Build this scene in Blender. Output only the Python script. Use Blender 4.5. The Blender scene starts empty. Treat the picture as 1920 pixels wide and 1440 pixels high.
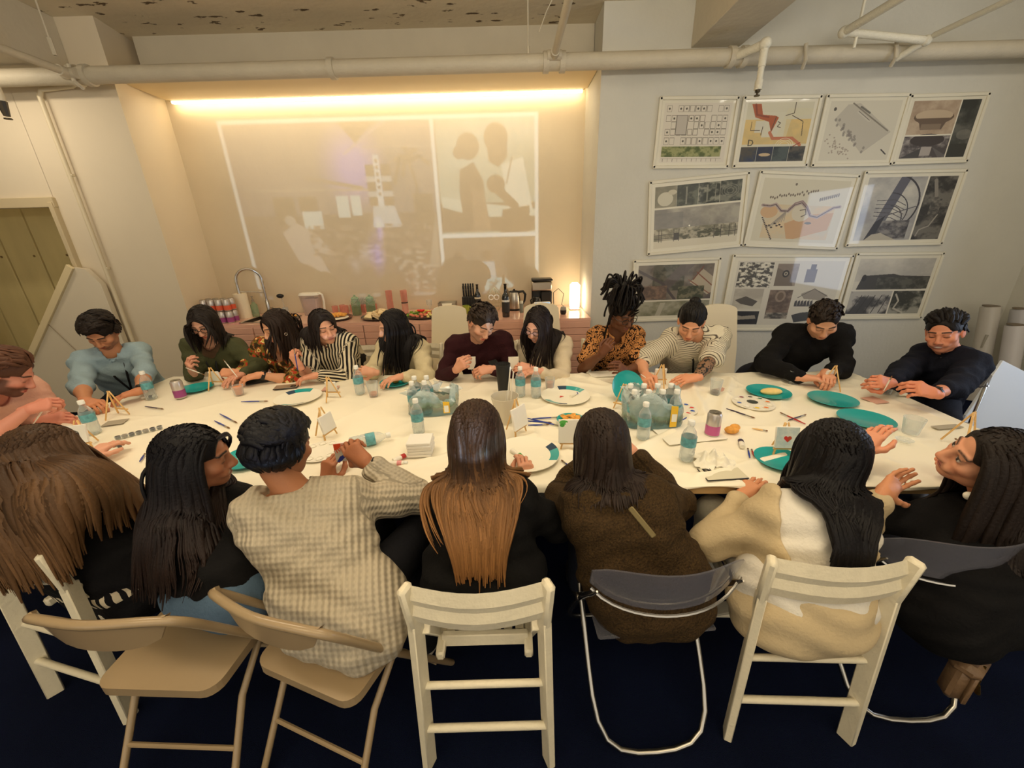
import bpy, bmesh, math, random
import numpy as np
from mathutils import Vector, Matrix
random.seed(7); rng = np.random.default_rng(7)
SC = bpy.context.scene
COL = SC.collection

# ------------------------------------------------------------------ camera
CAM_H = 1.70; FPX = 735.0; PITCH = math.radians(20.85); ROLL = math.radians(1.63)
_f = np.array([0, math.cos(PITCH), -math.sin(PITCH)])
_u0 = np.array([0, math.sin(PITCH), math.cos(PITCH)]); _r0 = np.array([1., 0, 0])
_r = _r0*math.cos(ROLL) - _u0*math.sin(ROLL)
_u = _u0*math.cos(ROLL) + _r0*math.sin(ROLL)
CAMP = np.array([0, 0, CAM_H])
cd = bpy.data.cameras.new('camera'); cam = bpy.data.objects.new('camera', cd); COL.objects.link(cam)
cd.sensor_width = 36.0; cd.lens = FPX/1920*36.0; cd.clip_start = .05; cd.clip_end = 60
cam.matrix_world = Matrix(((_r[0], _u[0], -_f[0], 0), (_r[1], _u[1], -_f[1], 0), (_r[2], _u[2], -_f[2], CAM_H), (0, 0, 0, 1)))
SC.camera = cam

def P(px, py, Y=None, z=None, X=None):
    """room point on a plane (Y, z or X given) seen at photo pixel px, py - used to measure the room"""
    d = _f + _r*(px-960)/FPX + _u*(720-py)/FPX
    t = Y/d[1] if Y is not None else ((z-CAM_H)/d[2] if z is not None else X/d[0])
    return CAMP + d*t

# ------------------------------------------------------------------ view + world + lights
SC.view_settings.view_transform = 'Standard'; SC.view_settings.look = 'None'
SC.view_settings.gamma = 1; SC.view_settings.use_curve_mapping = False
SC.view_settings.exposure = 0.10
w = bpy.data.worlds.new('world'); SC.world = w; w.use_nodes = True
w.node_tree.nodes['Background'].inputs[0].default_value = (1.0, .89, .72, 1)
w.node_tree.nodes['Background'].inputs[1].default_value = .95

def area(name, loc, rot, sx, sy, power, col, spread=180):
    l = bpy.data.lights.new(name, 'AREA'); l.shape = 'RECTANGLE'; l.size = sx; l.size_y = sy
    l.energy = power; l.color = col; l.spread = math.radians(spread)
    o = bpy.data.objects.new(name, l); COL.objects.link(o); o.location = loc; o.rotation_euler = rot
    return o
WARM = (1.0, .80, .53); WARM2 = (1.0, .83, .60)
# ceiling lights over the table; unseen fill added behind the camera and at right
area('ceiling_and_fill_light', (-1.7, 1.75, 3.38), (0, 0, 0), 1.6, .5, 14, WARM2, 115)
area('ceiling_and_fill_light', (.9, 1.70, 3.38), (0, 0, 0), 1.6, .5, 13, WARM2, 115)
area('ceiling_and_fill_light', (-1.8, -.9, 3.36), (0, 0, 0), 1.4, .4, 9, WARM2, 170)
area('ceiling_and_fill_light', (1.8, -.9, 3.36), (0, 0, 0), 1.4, .4, 10, WARM2, 170)
area('ceiling_and_fill_light', (3.5, 1.9, 3.38), (math.radians(28), 0, 0), 1.2, .4, 16, (1.0, .90, .74), 170)  # fill added to brighten the right-hand wall
area('cove_light', (-1.22, 4.28, 2.99), (math.radians(22), 0, 0), 3.8, .06, 7.0, (1.0, .89, .70), 175)
area('ceiling_fill', (0.0, -1.2, 2.3), (math.radians(180-25), 0, 0), 3.6, .3, 115, (1.0, .92, .78), 170)  # upward fill added to brighten the ceiling, not a lamp of the room
area('beam_side_fill', (-.8, 2.0, 3.22), (0, math.radians(-90), 0), .1, 1.2, 5, (1.0, .86, .62), 160)  # added fill that lights the left side of the right beam
area('left_bay_light', (-4.15, 3.2, 3.0), (math.radians(25), 0, 0), .8, .1, 8.5, (1.0, .86, .66), 175)
area('right_bluish_fill', (4.9, 1.6, 1.5), (0, math.radians(90), 0), 1.4, 1.2, 22, (.62, .76, 1.0), 160)  # bluish light added to turn the leaning board blue-white, no window built

# ------------------------------------------------------------------ materials
MATS = {}
def film(name, col, op=.25, rough=.04):
    """thin clear plastic or glass: see-through with a reflecting skin"""
    if name in MATS: return MATS[name]
    m = bpy.data.materials.new(name); m.use_nodes = True; nt = m.node_tree; N = nt.nodes; L = nt.links; b = N['Principled BSDF']
    b.inputs['Base Color'].default_value = col; b.inputs['Roughness'].default_value = rough; b.inputs['Coat Weight'].default_value = .5
    tr = N.new('ShaderNodeBsdfTransparent'); tr.inputs[0].default_value = tuple(.82+.18*c for c in col[:3])+(1,); mx = N.new('ShaderNodeMixShader'); lw = N.new('ShaderNodeLayerWeight'); lw.inputs[0].default_value = .35
    mr = N.new('ShaderNodeMapRange'); mr.inputs['To Min'].default_value = op; mr.inputs['To Max'].default_value = min(1, op+.6); L.new(lw.outputs['Facing'], mr.inputs['Value'])
    L.new(mr.outputs[0], mx.inputs[0]); L.new(tr.outputs[0], mx.inputs[1]); L.new(b.outputs[0], mx.inputs[2]); L.new(mx.outputs[0], N['Material Output'].inputs[0])
    MATS[name] = m; return m
def rgb(r, g, b):
    def c(v):
        v /= 255.0
        return v/12.92 if v <= .04045 else ((v+.055)/1.055)**2.4
    return (c(r), c(g), c(b), 1)
def mat(name, col, rough=.6, metal=0., noise=0., nscale=12., bump=0., bscale=40., trans=0., ior=1.45, coat=0., alpha=1., emit=None, estr=0., sheen=0., spec=None, stretch=None, attr=None, sss=0.):
    if name in MATS: return MATS[name]
    m = bpy.data.materials.new(name); m.use_nodes = True; nt = m.node_tree; N = nt.nodes; L = nt.links
    b = N['Principled BSDF']; b.inputs['Base Color'].default_value = col
    b.inputs['Roughness'].default_value = rough; b.inputs['Metallic'].default_value = metal
    b.inputs['Transmission Weight'].default_value = trans; b.inputs['IOR'].default_value = ior
    b.inputs['Coat Weight'].default_value = coat; b.inputs['Alpha'].default_value = alpha
    b.inputs['Sheen Weight'].default_value = sheen
    if spec is not None: b.inputs['Specular IOR Level'].default_value = spec
    if emit is not None:
        b.inputs['Emission Color'].default_value = emit; b.inputs['Emission Strength'].default_value = estr
    tc = N.new('ShaderNodeTexCoord'); mp = N.new('ShaderNodeMapping'); L.new(tc.outputs['Object'], mp.inputs[0])
    if stretch: mp.inputs['Scale'].default_value = stretch
    src = None
    if attr:
        a = N.new('ShaderNodeAttribute'); a.attribute_name = attr; L.new(a.outputs['Color'], b.inputs['Base Color']); src = a.outputs['Color']
    if noise:
        n = N.new('ShaderNodeTexNoise'); n.inputs['Scale'].default_value = nscale; n.inputs['Detail'].default_value = 5
        L.new(mp.outputs[0], n.inputs['Vector'])
        hs = N.new('ShaderNodeHueSaturation'); mr = N.new('ShaderNodeMapRange')
        mr.inputs['From Min'].default_value = .25; mr.inputs['From Max'].default_value = .75
        mr.inputs['To Min'].default_value = 1-noise; mr.inputs['To Max'].default_value = 1+noise
        L.new(n.outputs['Fac'], mr.inputs['Value']); L.new(mr.outputs[0], hs.inputs['Value'])
        hs.inputs['Color'].default_value = col
        if src: L.new(src, hs.inputs['Color'])
        L.new(hs.outputs[0], b.inputs['Base Color'])
    if bump:
        n2 = N.new('ShaderNodeTexNoise'); n2.inputs['Scale'].default_value = bscale; n2.inputs['Detail'].default_value = 6
        L.new(mp.outputs[0], n2.inputs['Vector'])
        bp = N.new('ShaderNodeBump'); bp.inputs['Strength'].default_value = bump; bp.inputs['Distance'].default_value = .01
        L.new(n2.outputs['Fac'], bp.inputs['Height']); L.new(bp.outputs[0], b.inputs['Normal'])
    MATS[name] = m
    return m

# ------------------------------------------------------------------ mesh helpers
def rotm(rx=0, ry=0, rz=0):
    return np.array(Matrix.Rotation(rz, 3, 'Z') @ Matrix.Rotation(ry, 3, 'Y') @ Matrix.Rotation(rx, 3, 'X'))
def frame(d, up=(0, 0, 1)):
    d = np.array(d, float); d /= np.linalg.norm(d)
    up = np.array(up, float)
    x = np.cross(up, d)
    if np.linalg.norm(x) < 1e-4: x = np.cross((0, 1, 0), d)
    if np.linalg.norm(x) < 1e-4: x = np.cross((1, 0, 0), d)
    x /= np.linalg.norm(x); y = np.cross(d, x)
    return x, y, d
class MB:
    def __init__(s): s.v = []; s.f = []; s.n = 0; s.mi = []; s.cur = 0
    def add(s, v, f):
        v = np.asarray(v, float).reshape(-1, 3); s.v.append(v)
        s.f.extend([tuple(int(i)+s.n for i in q) for q in f]); s.mi.extend([s.cur]*len(f)); s.n += len(v); return s
    def mat(s, i): s.cur = i; return s
    def box(s, c, d, R=None, bev=0.):
        hx, hy, hz = np.array(d)/2
        if bev <= 0:
            v = np.array([(x, y, z) for x in (-hx, hx) for y in (-hy, hy) for z in (-hz, hz)])
            f = [(0, 1, 3, 2), (4, 6, 7, 5), (0, 4, 5, 1), (2, 3, 7, 6), (0, 2, 6, 4), (1, 5, 7, 3)]
        else:
            b = min(bev, hx*.95, hy*.95, hz*.95); v = []; idx = {}
            for x in (-1, 1):
                for y in (-1, 1):
                    for z in (-1, 1):
                        for k in range(3):
                            p = [x*(hx-b), y*(hy-b), z*(hz-b)]; p[k] = (x, y, z)[k]*(hx, hy, hz)[k]
                            idx[(x, y, z, k)] = len(v); v.append(p)
            v = np.array(v); f = []
            def q(a): f.append(a)
            for sx in (-1, 1):
                q([idx[(sx, -1, -1, 0)], idx[(sx, 1, -1, 0)], idx[(sx, 1, 1, 0)], idx[(sx, -1, 1, 0)]][::sx])
                q([idx[(-1, sx, -1, 1)], idx[(-1, sx, 1, 1)], idx[(1, sx, 1, 1)], idx[(1, sx, -1, 1)]][::sx])
                q([idx[(-1, -1, sx, 2)], idx[(1, -1, sx, 2)], idx[(1, 1, sx, 2)], idx[(-1, 1, sx, 2)]][::sx])
            for a in (-1, 1):
                for c2 in (-1, 1):
                    q([idx[(a, c2, -1, 0)], idx[(a, c2, 1, 0)], idx[(a, c2, 1, 1)], idx[(a, c2, -1, 1)]][::-a*c2])
                    q([idx[(a, -1, c2, 0)], idx[(a, 1, c2, 0)], idx[(a, 1, c2, 2)], idx[(a, -1, c2, 2)]][::a*c2])
                    q([idx[(-1, a, c2, 1)], idx[(1, a, c2, 1)], idx[(1, a, c2, 2)], idx[(-1, a, c2, 2)]][::-a*c2])
                    for e in (-1, 1): q([idx[(a, c2, e, 0)], idx[(a, c2, e, 1)], idx[(a, c2, e, 2)]][::a*c2*e])
        if R is not None: v = v @ np.asarray(R).T
        return s.add(v+np.array(c), f)
    def tube(s, pts, r, n=8, caps=True, up=(0, 0, 1), sx=1., sy=1.):
        pts = np.asarray(pts, float); m = len(pts); r = np.broadcast_to(r, (m,))
        t = np.gradient(pts, axis=0); t /= (np.linalg.norm(t, axis=1)[:, None]+1e-9)
        x, y, _ = frame(t[0], up); V = []
        for i in range(m):
            x = x-t[i]*(x@t[i]); x /= np.linalg.norm(x)+1e-9; y = np.cross(t[i], x)
            a = np.arange(n)*2*math.pi/n
            V.append(pts[i]+r[i]*(np.cos(a)[:, None]*x*sx+np.sin(a)[:, None]*y*sy))
        F = [(i*n+j, i*n+(j+1) % n, (i+1)*n+(j+1) % n, (i+1)*n+j) for i in range(m-1) for j in range(n)]
        if caps: F += [tuple(range(n))[::-1], tuple((m-1)*n+j for j in range(n))]
        return s.add(np.concatenate(V), F)
    def bar(s, a, b, w, t, up=(0, 0, 1), bev=.003):
        a = np.array(a, float); b = np.array(b, float); x, y, d = frame(b-a, up)
        R = np.stack([x, y, d], 1)
        return s.box((a+b)/2, (w, t, np.linalg.norm(b-a)), R, bev)
    def lathe(s, prof, n=20, c=(0, 0, 0), R=None, closed=True):
        V = []; c = np.array(c, float)
        a = np.arange(n)*2*math.pi/n
        for r, z in prof: V.append(np.stack([r*np.cos(a), r*np.sin(a), np.full(n, z)], 1))
        V = np.concatenate(V)
        if R is not None: V = V @ np.asarray(R).T
        m = len(prof)
        F = [(i*n+j, i*n+(j+1) % n, (i+1)*n+(j+1) % n, (i+1)*n+j) for i in range(m-1) for j in range(n)]
        if closed: F += [tuple(range(n))[::-1], tuple((m-1)*n+j for j in range(n))]
        return s.add(V+c, F)
    def ell(s, c, r, R=None, n=14, m=9):
        a = np.arange(n)*2*math.pi/n; V = [np.array([[0, 0, -1.]])]
        for i in range(1, m):
            th = -math.pi/2+math.pi*i/m
            V.append(np.stack([math.cos(th)*np.cos(a), math.cos(th)*np.sin(a), np.full(n, math.sin(th))], 1))
        V.append(np.array([[0, 0, 1.]])); V = np.concatenate(V)*np.array(r)
        if R is not None: V = V @ np.asarray(R).T
        F = [(0, 1+(j+1) % n, 1+j) for j in range(n)]
        F += [(1+i*n+j, 1+i*n+(j+1) % n, 1+(i+1)*n+(j+1) % n, 1+(i+1)*n+j) for i in range(m-2) for j in range(n)]
        k = 1+(m-2)*n; F += [(k+j, k+(j+1) % n, k+n) for j in range(n)]
        return s.add(V+np.array(c), F)
    def prism(s, poly, vec):
        poly = np.asarray(poly, float); n = len(poly); vec = np.array(vec, float)
        nrm = np.zeros(3)
        for i in range(n): nrm += np.cross(poly[i]-poly[0], poly[(i+1) % n]-poly[0])
        if nrm@vec > 0: poly = poly[::-1]
        V = np.concatenate([poly, poly+vec])
        F = [tuple(range(n)), tuple(range(n, 2*n))[::-1]]+[(i, i+n, (i+1) % n+n, (i+1) % n) for i in range(n)]
        return s.add(V, F)
    def xf(s, R, t=(0, 0, 0)):
        s.v = [v @ np.asarray(R).T+np.array(t) for v in s.v]; return s
    def mesh(s, name, smooth=None):
        me = bpy.data.meshes.new(name)
        me.from_pydata(np.concatenate(s.v).tolist(), [], s.f)
        if smooth: 
            me.shade_smooth()
            if smooth != True: me.set_sharp_from_angle(angle=math.radians(smooth))
        if any(s.mi): me.polygons.foreach_set('material_index', s.mi)
        return me
def link(name, me, m=None, parent=None):
    o = bpy.data.objects.new(name, me); COL.objects.link(o)
    if m is not None and len(me.materials) == 0:
        for mm in (m if isinstance(m, (list, tuple)) else [m]): me.materials.append(mm)
    if parent is not None: o.parent = parent
    return o
def ob(name, mb, m, parent=None, smooth=40):
    return link(name, mb.mesh(name, smooth), m, parent)
def tag(o, label, cat, group=None):
    o['label'] = label; o['category'] = cat
    if group: o['group'] = group
    return o
def thing(name, label, cat, loc=(0, 0, 0), rz=0, group=None):
    o = bpy.data.objects.new(name, None); COL.objects.link(o); o.empty_display_size = .05
    o.location = loc; o.rotation_euler = (0, 0, rz); return tag(o, label, cat, group)
def struct(name, mb, m, parent=None, smooth=None):
    o = ob(name, mb, m, parent, smooth)
    if parent is None: o['kind'] = 'structure'
    return o
def kids(r): return [o for o in COL.objects if o.parent == r]
def dup(root, label=None, group=None, loc=None, rz=None):
    r = root.copy(); COL.objects.link(r)
    if loc is not None: r.location = loc
    if rz is not None: r.rotation_euler = (0, 0, rz)
    if label: r['label'] = label
    if group: r['group'] = group
    for ch in kids(root):
        c = ch.copy(); COL.objects.link(c); c.parent = r
        for g in kids(ch):
            d = g.copy(); COL.objects.link(d); d.parent = c
    return r
# ------------------------------------------------------------------ room shell
YW = 4.0; YB = 4.7; ZC = 3.42
wall_m = mat('painted_plaster', rgb(214, 205, 184), .75, noise=.03, nscale=3, bump=.25, bscale=18)
wall_cool = mat('grey_white_plaster', rgb(205, 202, 190), .75, noise=.03, nscale=3, bump=.3, bscale=30)
wall_left_m = mat('cream_plaster', rgb(224, 210, 184), .75, noise=.03, nscale=2, bump=.1, bscale=12)
beam_m = mat('beam_plaster', rgb(200, 190, 168), .8, noise=.04, nscale=4, bump=.3, bscale=20)
pipe_m = mat('painted_pipe', rgb(196, 186, 164), .55, noise=.05, nscale=6, bump=.35, bscale=45)
carpet = mat('navy_carpet', rgb(20, 29, 58), .95, noise=.22, nscale=3, bump=.9, bscale=420, spec=.1)

def carpet_tune():
    nt = carpet.node_tree; N = nt.nodes; L = nt.links; b = N['Principled BSDF']
    n = N.new('ShaderNodeTexNoise'); n.inputs['Scale'].default_value = 240; tc = N.new('ShaderNodeTexCoord'); L.new(tc.outputs['Object'], n.inputs['Vector'])
    mx = N.new('ShaderNodeMix'); mx.data_type = 'RGBA'; mx.blend_type = 'MULTIPLY'; mx.inputs[0].default_value = .6
    L.new(b.inputs['Base Color'].links[0].from_socket, mx.inputs[6]); L.new(n.outputs['Color'], mx.inputs[7]); L.new(mx.outputs[2], b.inputs['Base Color'])
carpet_tune()
struct('floor', MB().box((0, 1, -.05), (12.4, 8.4, .1)), carpet)

# ceiling with chipped flakes of paint
def ceiling_mat():
    m = mat('chipped_ceiling_paint', rgb(214, 203, 178), .85, noise=.06, nscale=2.5, bump=.5, bscale=14)
    nt = m.node_tree; N = nt.nodes; L = nt.links; b = N['Principled BSDF']
    tc = N.new('ShaderNodeTexCoord'); mp = N.new('ShaderNodeMapping'); mp.inputs['Scale'].default_value = (3.2, 7.5, 4)
    L.new(tc.outputs['Object'], mp.inputs[0])
    wn = N.new('ShaderNodeTexNoise'); wn.inputs['Scale'].default_value = 2.2; L.new(mp.outputs[0], wn.inputs['Vector'])
    ad = N.new('ShaderNodeMixRGB'); ad.blend_type = 'ADD'; ad.inputs[0].default_value = .35; L.new(mp.outputs[0], ad.inputs[1]); L.new(wn.outputs['Color'], ad.inputs[2])
    v = N.new('ShaderNodeTexVoronoi'); v.inputs['Scale'].default_value = 1.35; v.inputs['Randomness'].default_value = 1; L.new(ad.outputs[0], v.inputs['Vector'])
    n = N.new('ShaderNodeTexNoise'); n.inputs['Scale'].default_value = 5.5; n.inputs['Detail'].default_value = 4; L.new(mp.outputs[0], n.inputs['Vector'])
    a = N.new('ShaderNodeMath'); a.operation = 'ADD'; L.new(v.outputs['Distance'], a.inputs[0])
    sc = N.new('ShaderNodeMath'); sc.operation = 'MULTIPLY'; sc.inputs[1].default_value = .9; L.new(n.outputs['Fac'], sc.inputs[0]); L.new(sc.outputs[0], a.inputs[1])
    cr = N.new('ShaderNodeValToRGB'); L.new(a.outputs[0], cr.inputs[0])
    e = cr.color_ramp.elements; e[0].position = .575; e[0].color = (1, 1, 1, 1); e[1].position = .64; e[1].color = (0, 0, 0, 1)
    mx = N.new('ShaderNodeMixRGB'); L.new(cr.outputs[0], mx.inputs[0]); L.new(b.inputs['Base Color'].links[0].from_socket, mx.inputs[1])
    mx.inputs[2].default_value = rgb(96, 80, 58); L.new(mx.outputs[0], b.inputs['Base Color'])
    return m
struct('ceiling', MB().box((0, 1, ZC+.06), (12.4, 8.4, .12)), ceiling_mat())
# back: column front + right bay as one thick wall, alcove back wall, upper face
struct('wall_back_right', MB().box(((.824+5.1)/2, YW+.4, ZC/2), (5.1-.824, .8, ZC)), wall_cool)
struct('wall_alcove_back', MB().box((-1.25, YB+.06, ZC/2), (4.5, .12, ZC)), mat('alcove_plaster', rgb(220, 204, 174), .7, noise=.03, nscale=2.5, bump=.25, bscale=10))
struct('wall_upper_bay', MB().box((-1.22, 4.52, 3.24), (4.08, .34, .36)), beam_m)
# pillar left of the alcove (its inner side is splayed a little)
struct('wall_pillar_left', MB().prism([(-3.26, YW, 0), (-3.40, YB+.1, 0), (-3.95, YB+.1, 0), (-3.87, YW, 0)], (0, 0, ZC)), wall_left_m)
# left bay wall with the stair opening
LY = 4.02
mb = MB(); mb.box(((-3.87-4.165)/2, LY+.1, ZC/2), (.30, .2, ZC)); mb.box((-5.15, LY+.1, (2.13+ZC)/2), (1.97, .2, ZC-2.13)); mb.box((-6.0, LY+.1, 1.07), (.3, .2, 2.14))
struct('wall_back_left', mb, wall_left_m)
struct('wall_left', MB().box((-6.12, 1, ZC/2), (.1, 8.4, ZC)), wall_left_m)
struct('wall_right', MB().box((5.15, 1, ZC/2), (.1, 8.4, ZC)), wall_cool)
struct('wall_stairwell_back', MB().box((-5.0, 5.15, 1.2), (2.6, .1, 2.6)), wall_left_m)
# door frame and the plank panels seen through it
trim = mat('cream_trim', rgb(205, 188, 152), .6)
mb = MB(); mb.box((-5.05, LY-.012, 2.09), (1.80, .05, .085), bev=.004)
struct('trim_1', mb, trim)
mb = MB(); mb.box((-4.175, LY+.05, 1.78), (.04, .2, .62), bev=.004); struct('trim_2', mb, trim)
plank = mat('yellow_painted_plank', rgb(206, 188, 132), .65, noise=.10, nscale=5, stretch=(1, 1, .3), bump=.2, bscale=20)
d1 = thing('plank_partition', 'yellowish plank partition seen through the doorway at the left', 'partition', (-5.1, 4.6, 0))
for i in range(6):
    ww = .34; xx = -.95+i*.36
    ob('plank', MB().box((xx, 0, 1.2), (ww, .03, 2.4), bev=.004), plank, d1)
    ob('knot_screw', MB().lathe([(.012, 0), (.012, .004)], 8, (xx+.12, -.018, 1.62), rotm(math.pi/2)), mat('dark_wood_knot', rgb(120, 98, 58), .7), d1)
# stair side panel
sp = thing('stair_side_panel', 'white sloping stair side panel beside the doorway', 'stair panel', (-4.6, 3.93, 0))
mb = MB(); mb.prism([(-4.166+4.6, 0, 1.52), (-5.25+4.6, 0, .30), (-5.25+4.6, 0, .02), (-3.95+4.6, 0, .02), (-3.95+4.6, 0, 1.36), (-4.05+4.6, 0, 1.50)], (0, .05, 0))
ob('panel', mb, mat('stair_white', rgb(226, 214, 190), .5, noise=.02, nscale=2), sp)
ob('handrail_edge', MB().bar((-4.16+4.6, -.01, 1.53), (-5.26+4.6, -.01, .31), .03, .06), mat('stair_edge', rgb(232, 214, 170), .35), sp)
ob('seam', MB().bar((-4.62+4.6, -.012, 1.0), (-4.30+4.6, -.012, .45), .006, .004), mat('seam_grey', rgb(140, 125, 98), .7), sp)
# beams
mb = MB(); mb.box((1.756, .45, (3.10+ZC)/2), (.40, 7.1, ZC-3.10), bev=.004); struct('beam_right', mb, beam_m)
mb = MB(); mb.box((-4.05, .45, (3.05+ZC)/2), (.95, 7.1, ZC-3.05), bev=.004); struct('beam_left', mb, beam_m)
# alcove soffit board and the light strip under it
struct('trim_3', MB().box((-1.24, 4.30, 3.05), (4.12, .60, .07), bev=.003), mat('soffit_board', rgb(226, 206, 164), .6))
ls = thing('light_strip', 'glowing warm light strip along the top of the alcove wall', 'light', (-1.25, 4.62, 3.03))
ob('channel', MB().box((0, .0, .0), (4.10, .05, .03), bev=.003), mat('strip_channel', rgb(150, 130, 90), .5), ls)
ob('diffuser', MB().box((0, .03, -.022), (4.06, .035, .02), bev=.003), mat('strip_glow', (1, .8, .5, 1), .5, emit=(1.0, .80, .48, 1), estr=13), ls)
# left vertical conduit
cnd = thing('conduit_pipe', 'slim white vertical conduit on the wall left of the pillar', 'pipe', (-3.88, 3.96, 0))
ob('tube', MB().tube([(0, 0, .02), (0, 0, 2.9)], .018, 10), mat('white_conduit', rgb(222, 208, 176), .45), cnd)
ob('elbow', MB().tube([(0, 0, 2.88), (.03, 0, 2.93), (.30, 0, 2.95), (.34, 0, 2.97)], .018, 10), MATS['white_conduit'], cnd)
for z in (.6, 1.5, 2.3): ob('clip', MB().box((0, .01, z), (.05, .035, .02), bev=.003), MATS['white_conduit'], cnd)
# ---- sprinkler pipes
mp_ = thing('main_ceiling_pipe', 'thick painted pipe running the whole width under the ceiling', 'pipe', (0, 3.8, 2.965))
ob('tube', MB().tube([(-6.0, 0, 0), (5.05, 0, 0)], .058, 20), pipe_m, mp_)
for x in (-3.38, -3.28, .34, .47, -1.35, 1.80, 1.90): ob('collar', MB().tube([(x-.022, 0, 0), (x+.022, 0, 0)], .072, 20), pipe_m, mp_)
for x in (-3.33, 2.35, 3.05): ob('clamp', MB().tube([(x-.012, -.07, .05), (x, -.085, -.06), (x+.015, -.04, -.1)], .014, 8), pipe_m, mp_)
def ypipe(label, x, z, y0, y1, r, drop=None):
    t = thing('sprinkler_pipe', label, 'pipe', (x, y0, z))
    ob('tube', MB().tube([(0, 0, 0), (0, y1-y0, 0)], r, 14), pipe_m, t)
    ob('tee_fitting', MB().tube([(-.055, 0, 0), (.055, 0, 0)], r*1.35, 14).tube([(0, .02, 0), (0, -.08, 0)], r*1.3, 14), pipe_m, t)
    return t
t = ypipe('painted branch pipe coming forward from the main pipe at the left', -3.35, 2.955, 3.72, -.5, .027)
ob('coupling', MB().tube([(0, -.75, 0), (0, -.85, 0)], .036, 12), pipe_m, t)
t = ypipe('white branch pipe rising forward above the projected picture', .40, 2.99, 3.74, 0.2, .026)
# hangers
for lab, px, py, yy in (('thin hanger rod dropping to the main pipe above the projection', 990, 40, 3.8), ('thin hanger rod above the left branch pipe', 88, 60, 3.45)):
    q = P(px, py, Y=yy); t = thing('hanger_rod', lab, 'rod', (q[0], yy, 2.97))
    ob('rod', MB().tube([(0, 0, 0), (0, 0, ZC-2.97)], .006, 8), pipe_m, t)
    ob('nut', MB().tube([(0, 0, .0), (0, 0, .1)], .013, 6), pipe_m, t)
t = thing('loose_wire', 'thin loose wire looping beside the branch pipe', 'wire', (.28, 3.7, 3.0))
ob('wire', MB().tube([(0, 0, .12), (.05, -.05, .22), (.12, -.1, .32), (.2, -.15, .37), (.27, -.2, .33), (.3, -.2, .22)], .004, 6), pipe_m, t)
# right side sprinkler drop
white_pipe = mat('white_pipe', rgb(226, 220, 200), .5, bump=.5, bscale=60)
q0 = P(1435, 82, Y=3.55); q1 = P(1420, 176, Y=3.55)
t = thing('sprinkler_drop', 'white sprinkler drop pipe hanging in front of the framed sheets', 'sprinkler', q0)
q = np.array([P(1385, 104, Y=3.75), q0])-q0
ob('elbow', MB().tube([q[0], q[1]*.5+q[0]*.5, q[1]], [.032, .028, .034], 12).ell((0, 0, 0), (.042, .042, .042)), white_pipe, t)
dz = q1[2]-q0[2]
ob('drop_tube', MB().tube([(0, 0, 0), (0, 0, dz*.45), (0, 0, dz*.46), (0, 0, dz*.9)], [.026, .026, .021, .021], 12).tube([(0, 0, dz*.72), (0, 0, dz*.92)], .027, 12), white_pipe, t)
ob('sprinkler_head', MB().tube([(0, 0, dz*.9), (0, 0, dz*.97)], .018, 10).tube([(0, 0, dz*.97), (0, 0, dz*1.03)], .008, 8).lathe([(.02, dz*1.03), (.02, dz*1.05)], 10), mat('dark_chrome', rgb(70, 62, 50), .35, metal=.8), t)
# right upper pipes
A = P(1583, 60, Y=3.65); Bq = P(1737, 76, Y=3.65)
t = thing('offset_pipe', 'white offset pipe with elbows at the upper right', 'pipe', A)
E1 = np.array([A[0], .3, A[2]])
ob('tube', MB().tube([(0, 0, 0), (0, -3.3, 0)], .028, 12), white_pipe, t)
ob('tube', MB().tube([(0, 0, 0), (Bq-A)], .026, 12), white_pipe, t)
ob('elbow', MB().ell((0, 0, 0), (.04, .04, .04)).ell(Bq-A, (.036, .036, .036)), white_pipe, t)
ob('tube', MB().tube([(Bq-A), P(1680, 110, Y=3.78)-A], .024, 12), white_pipe, t)
ob('hanger', MB().tube([(.1, 0, -.1), (.1, 0, .3)], .01, 8), white_pipe, t)
t = thing('upper_right_pipe', 'thin white pipe running forward at the far upper right', 'pipe', Bq)
ob('tube', MB().tube([(.02, -.03, .02), (.02, -3.3, .02)], .02, 12), white_pipe, t)
# left near sprinkler
q = P(2, 190, Y=2.6)
t = thing('sprinkler_head_left', 'dark pendent sprinkler head at the upper left edge', 'sprinkler', q); t.name = 'pendent_sprinkler'
ob('drop_tube', MB().tube([(-.0, 0, .30), (0, 0, 0)], .022, 10), pipe_m, t)
ob('head', MB().tube([(0, 0, 0), (0, 0, -.07)], [.024, .014], 8).lathe([(.018, -.085), (.018, -.08)], 10), MATS['dark_chrome'], t)

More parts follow.
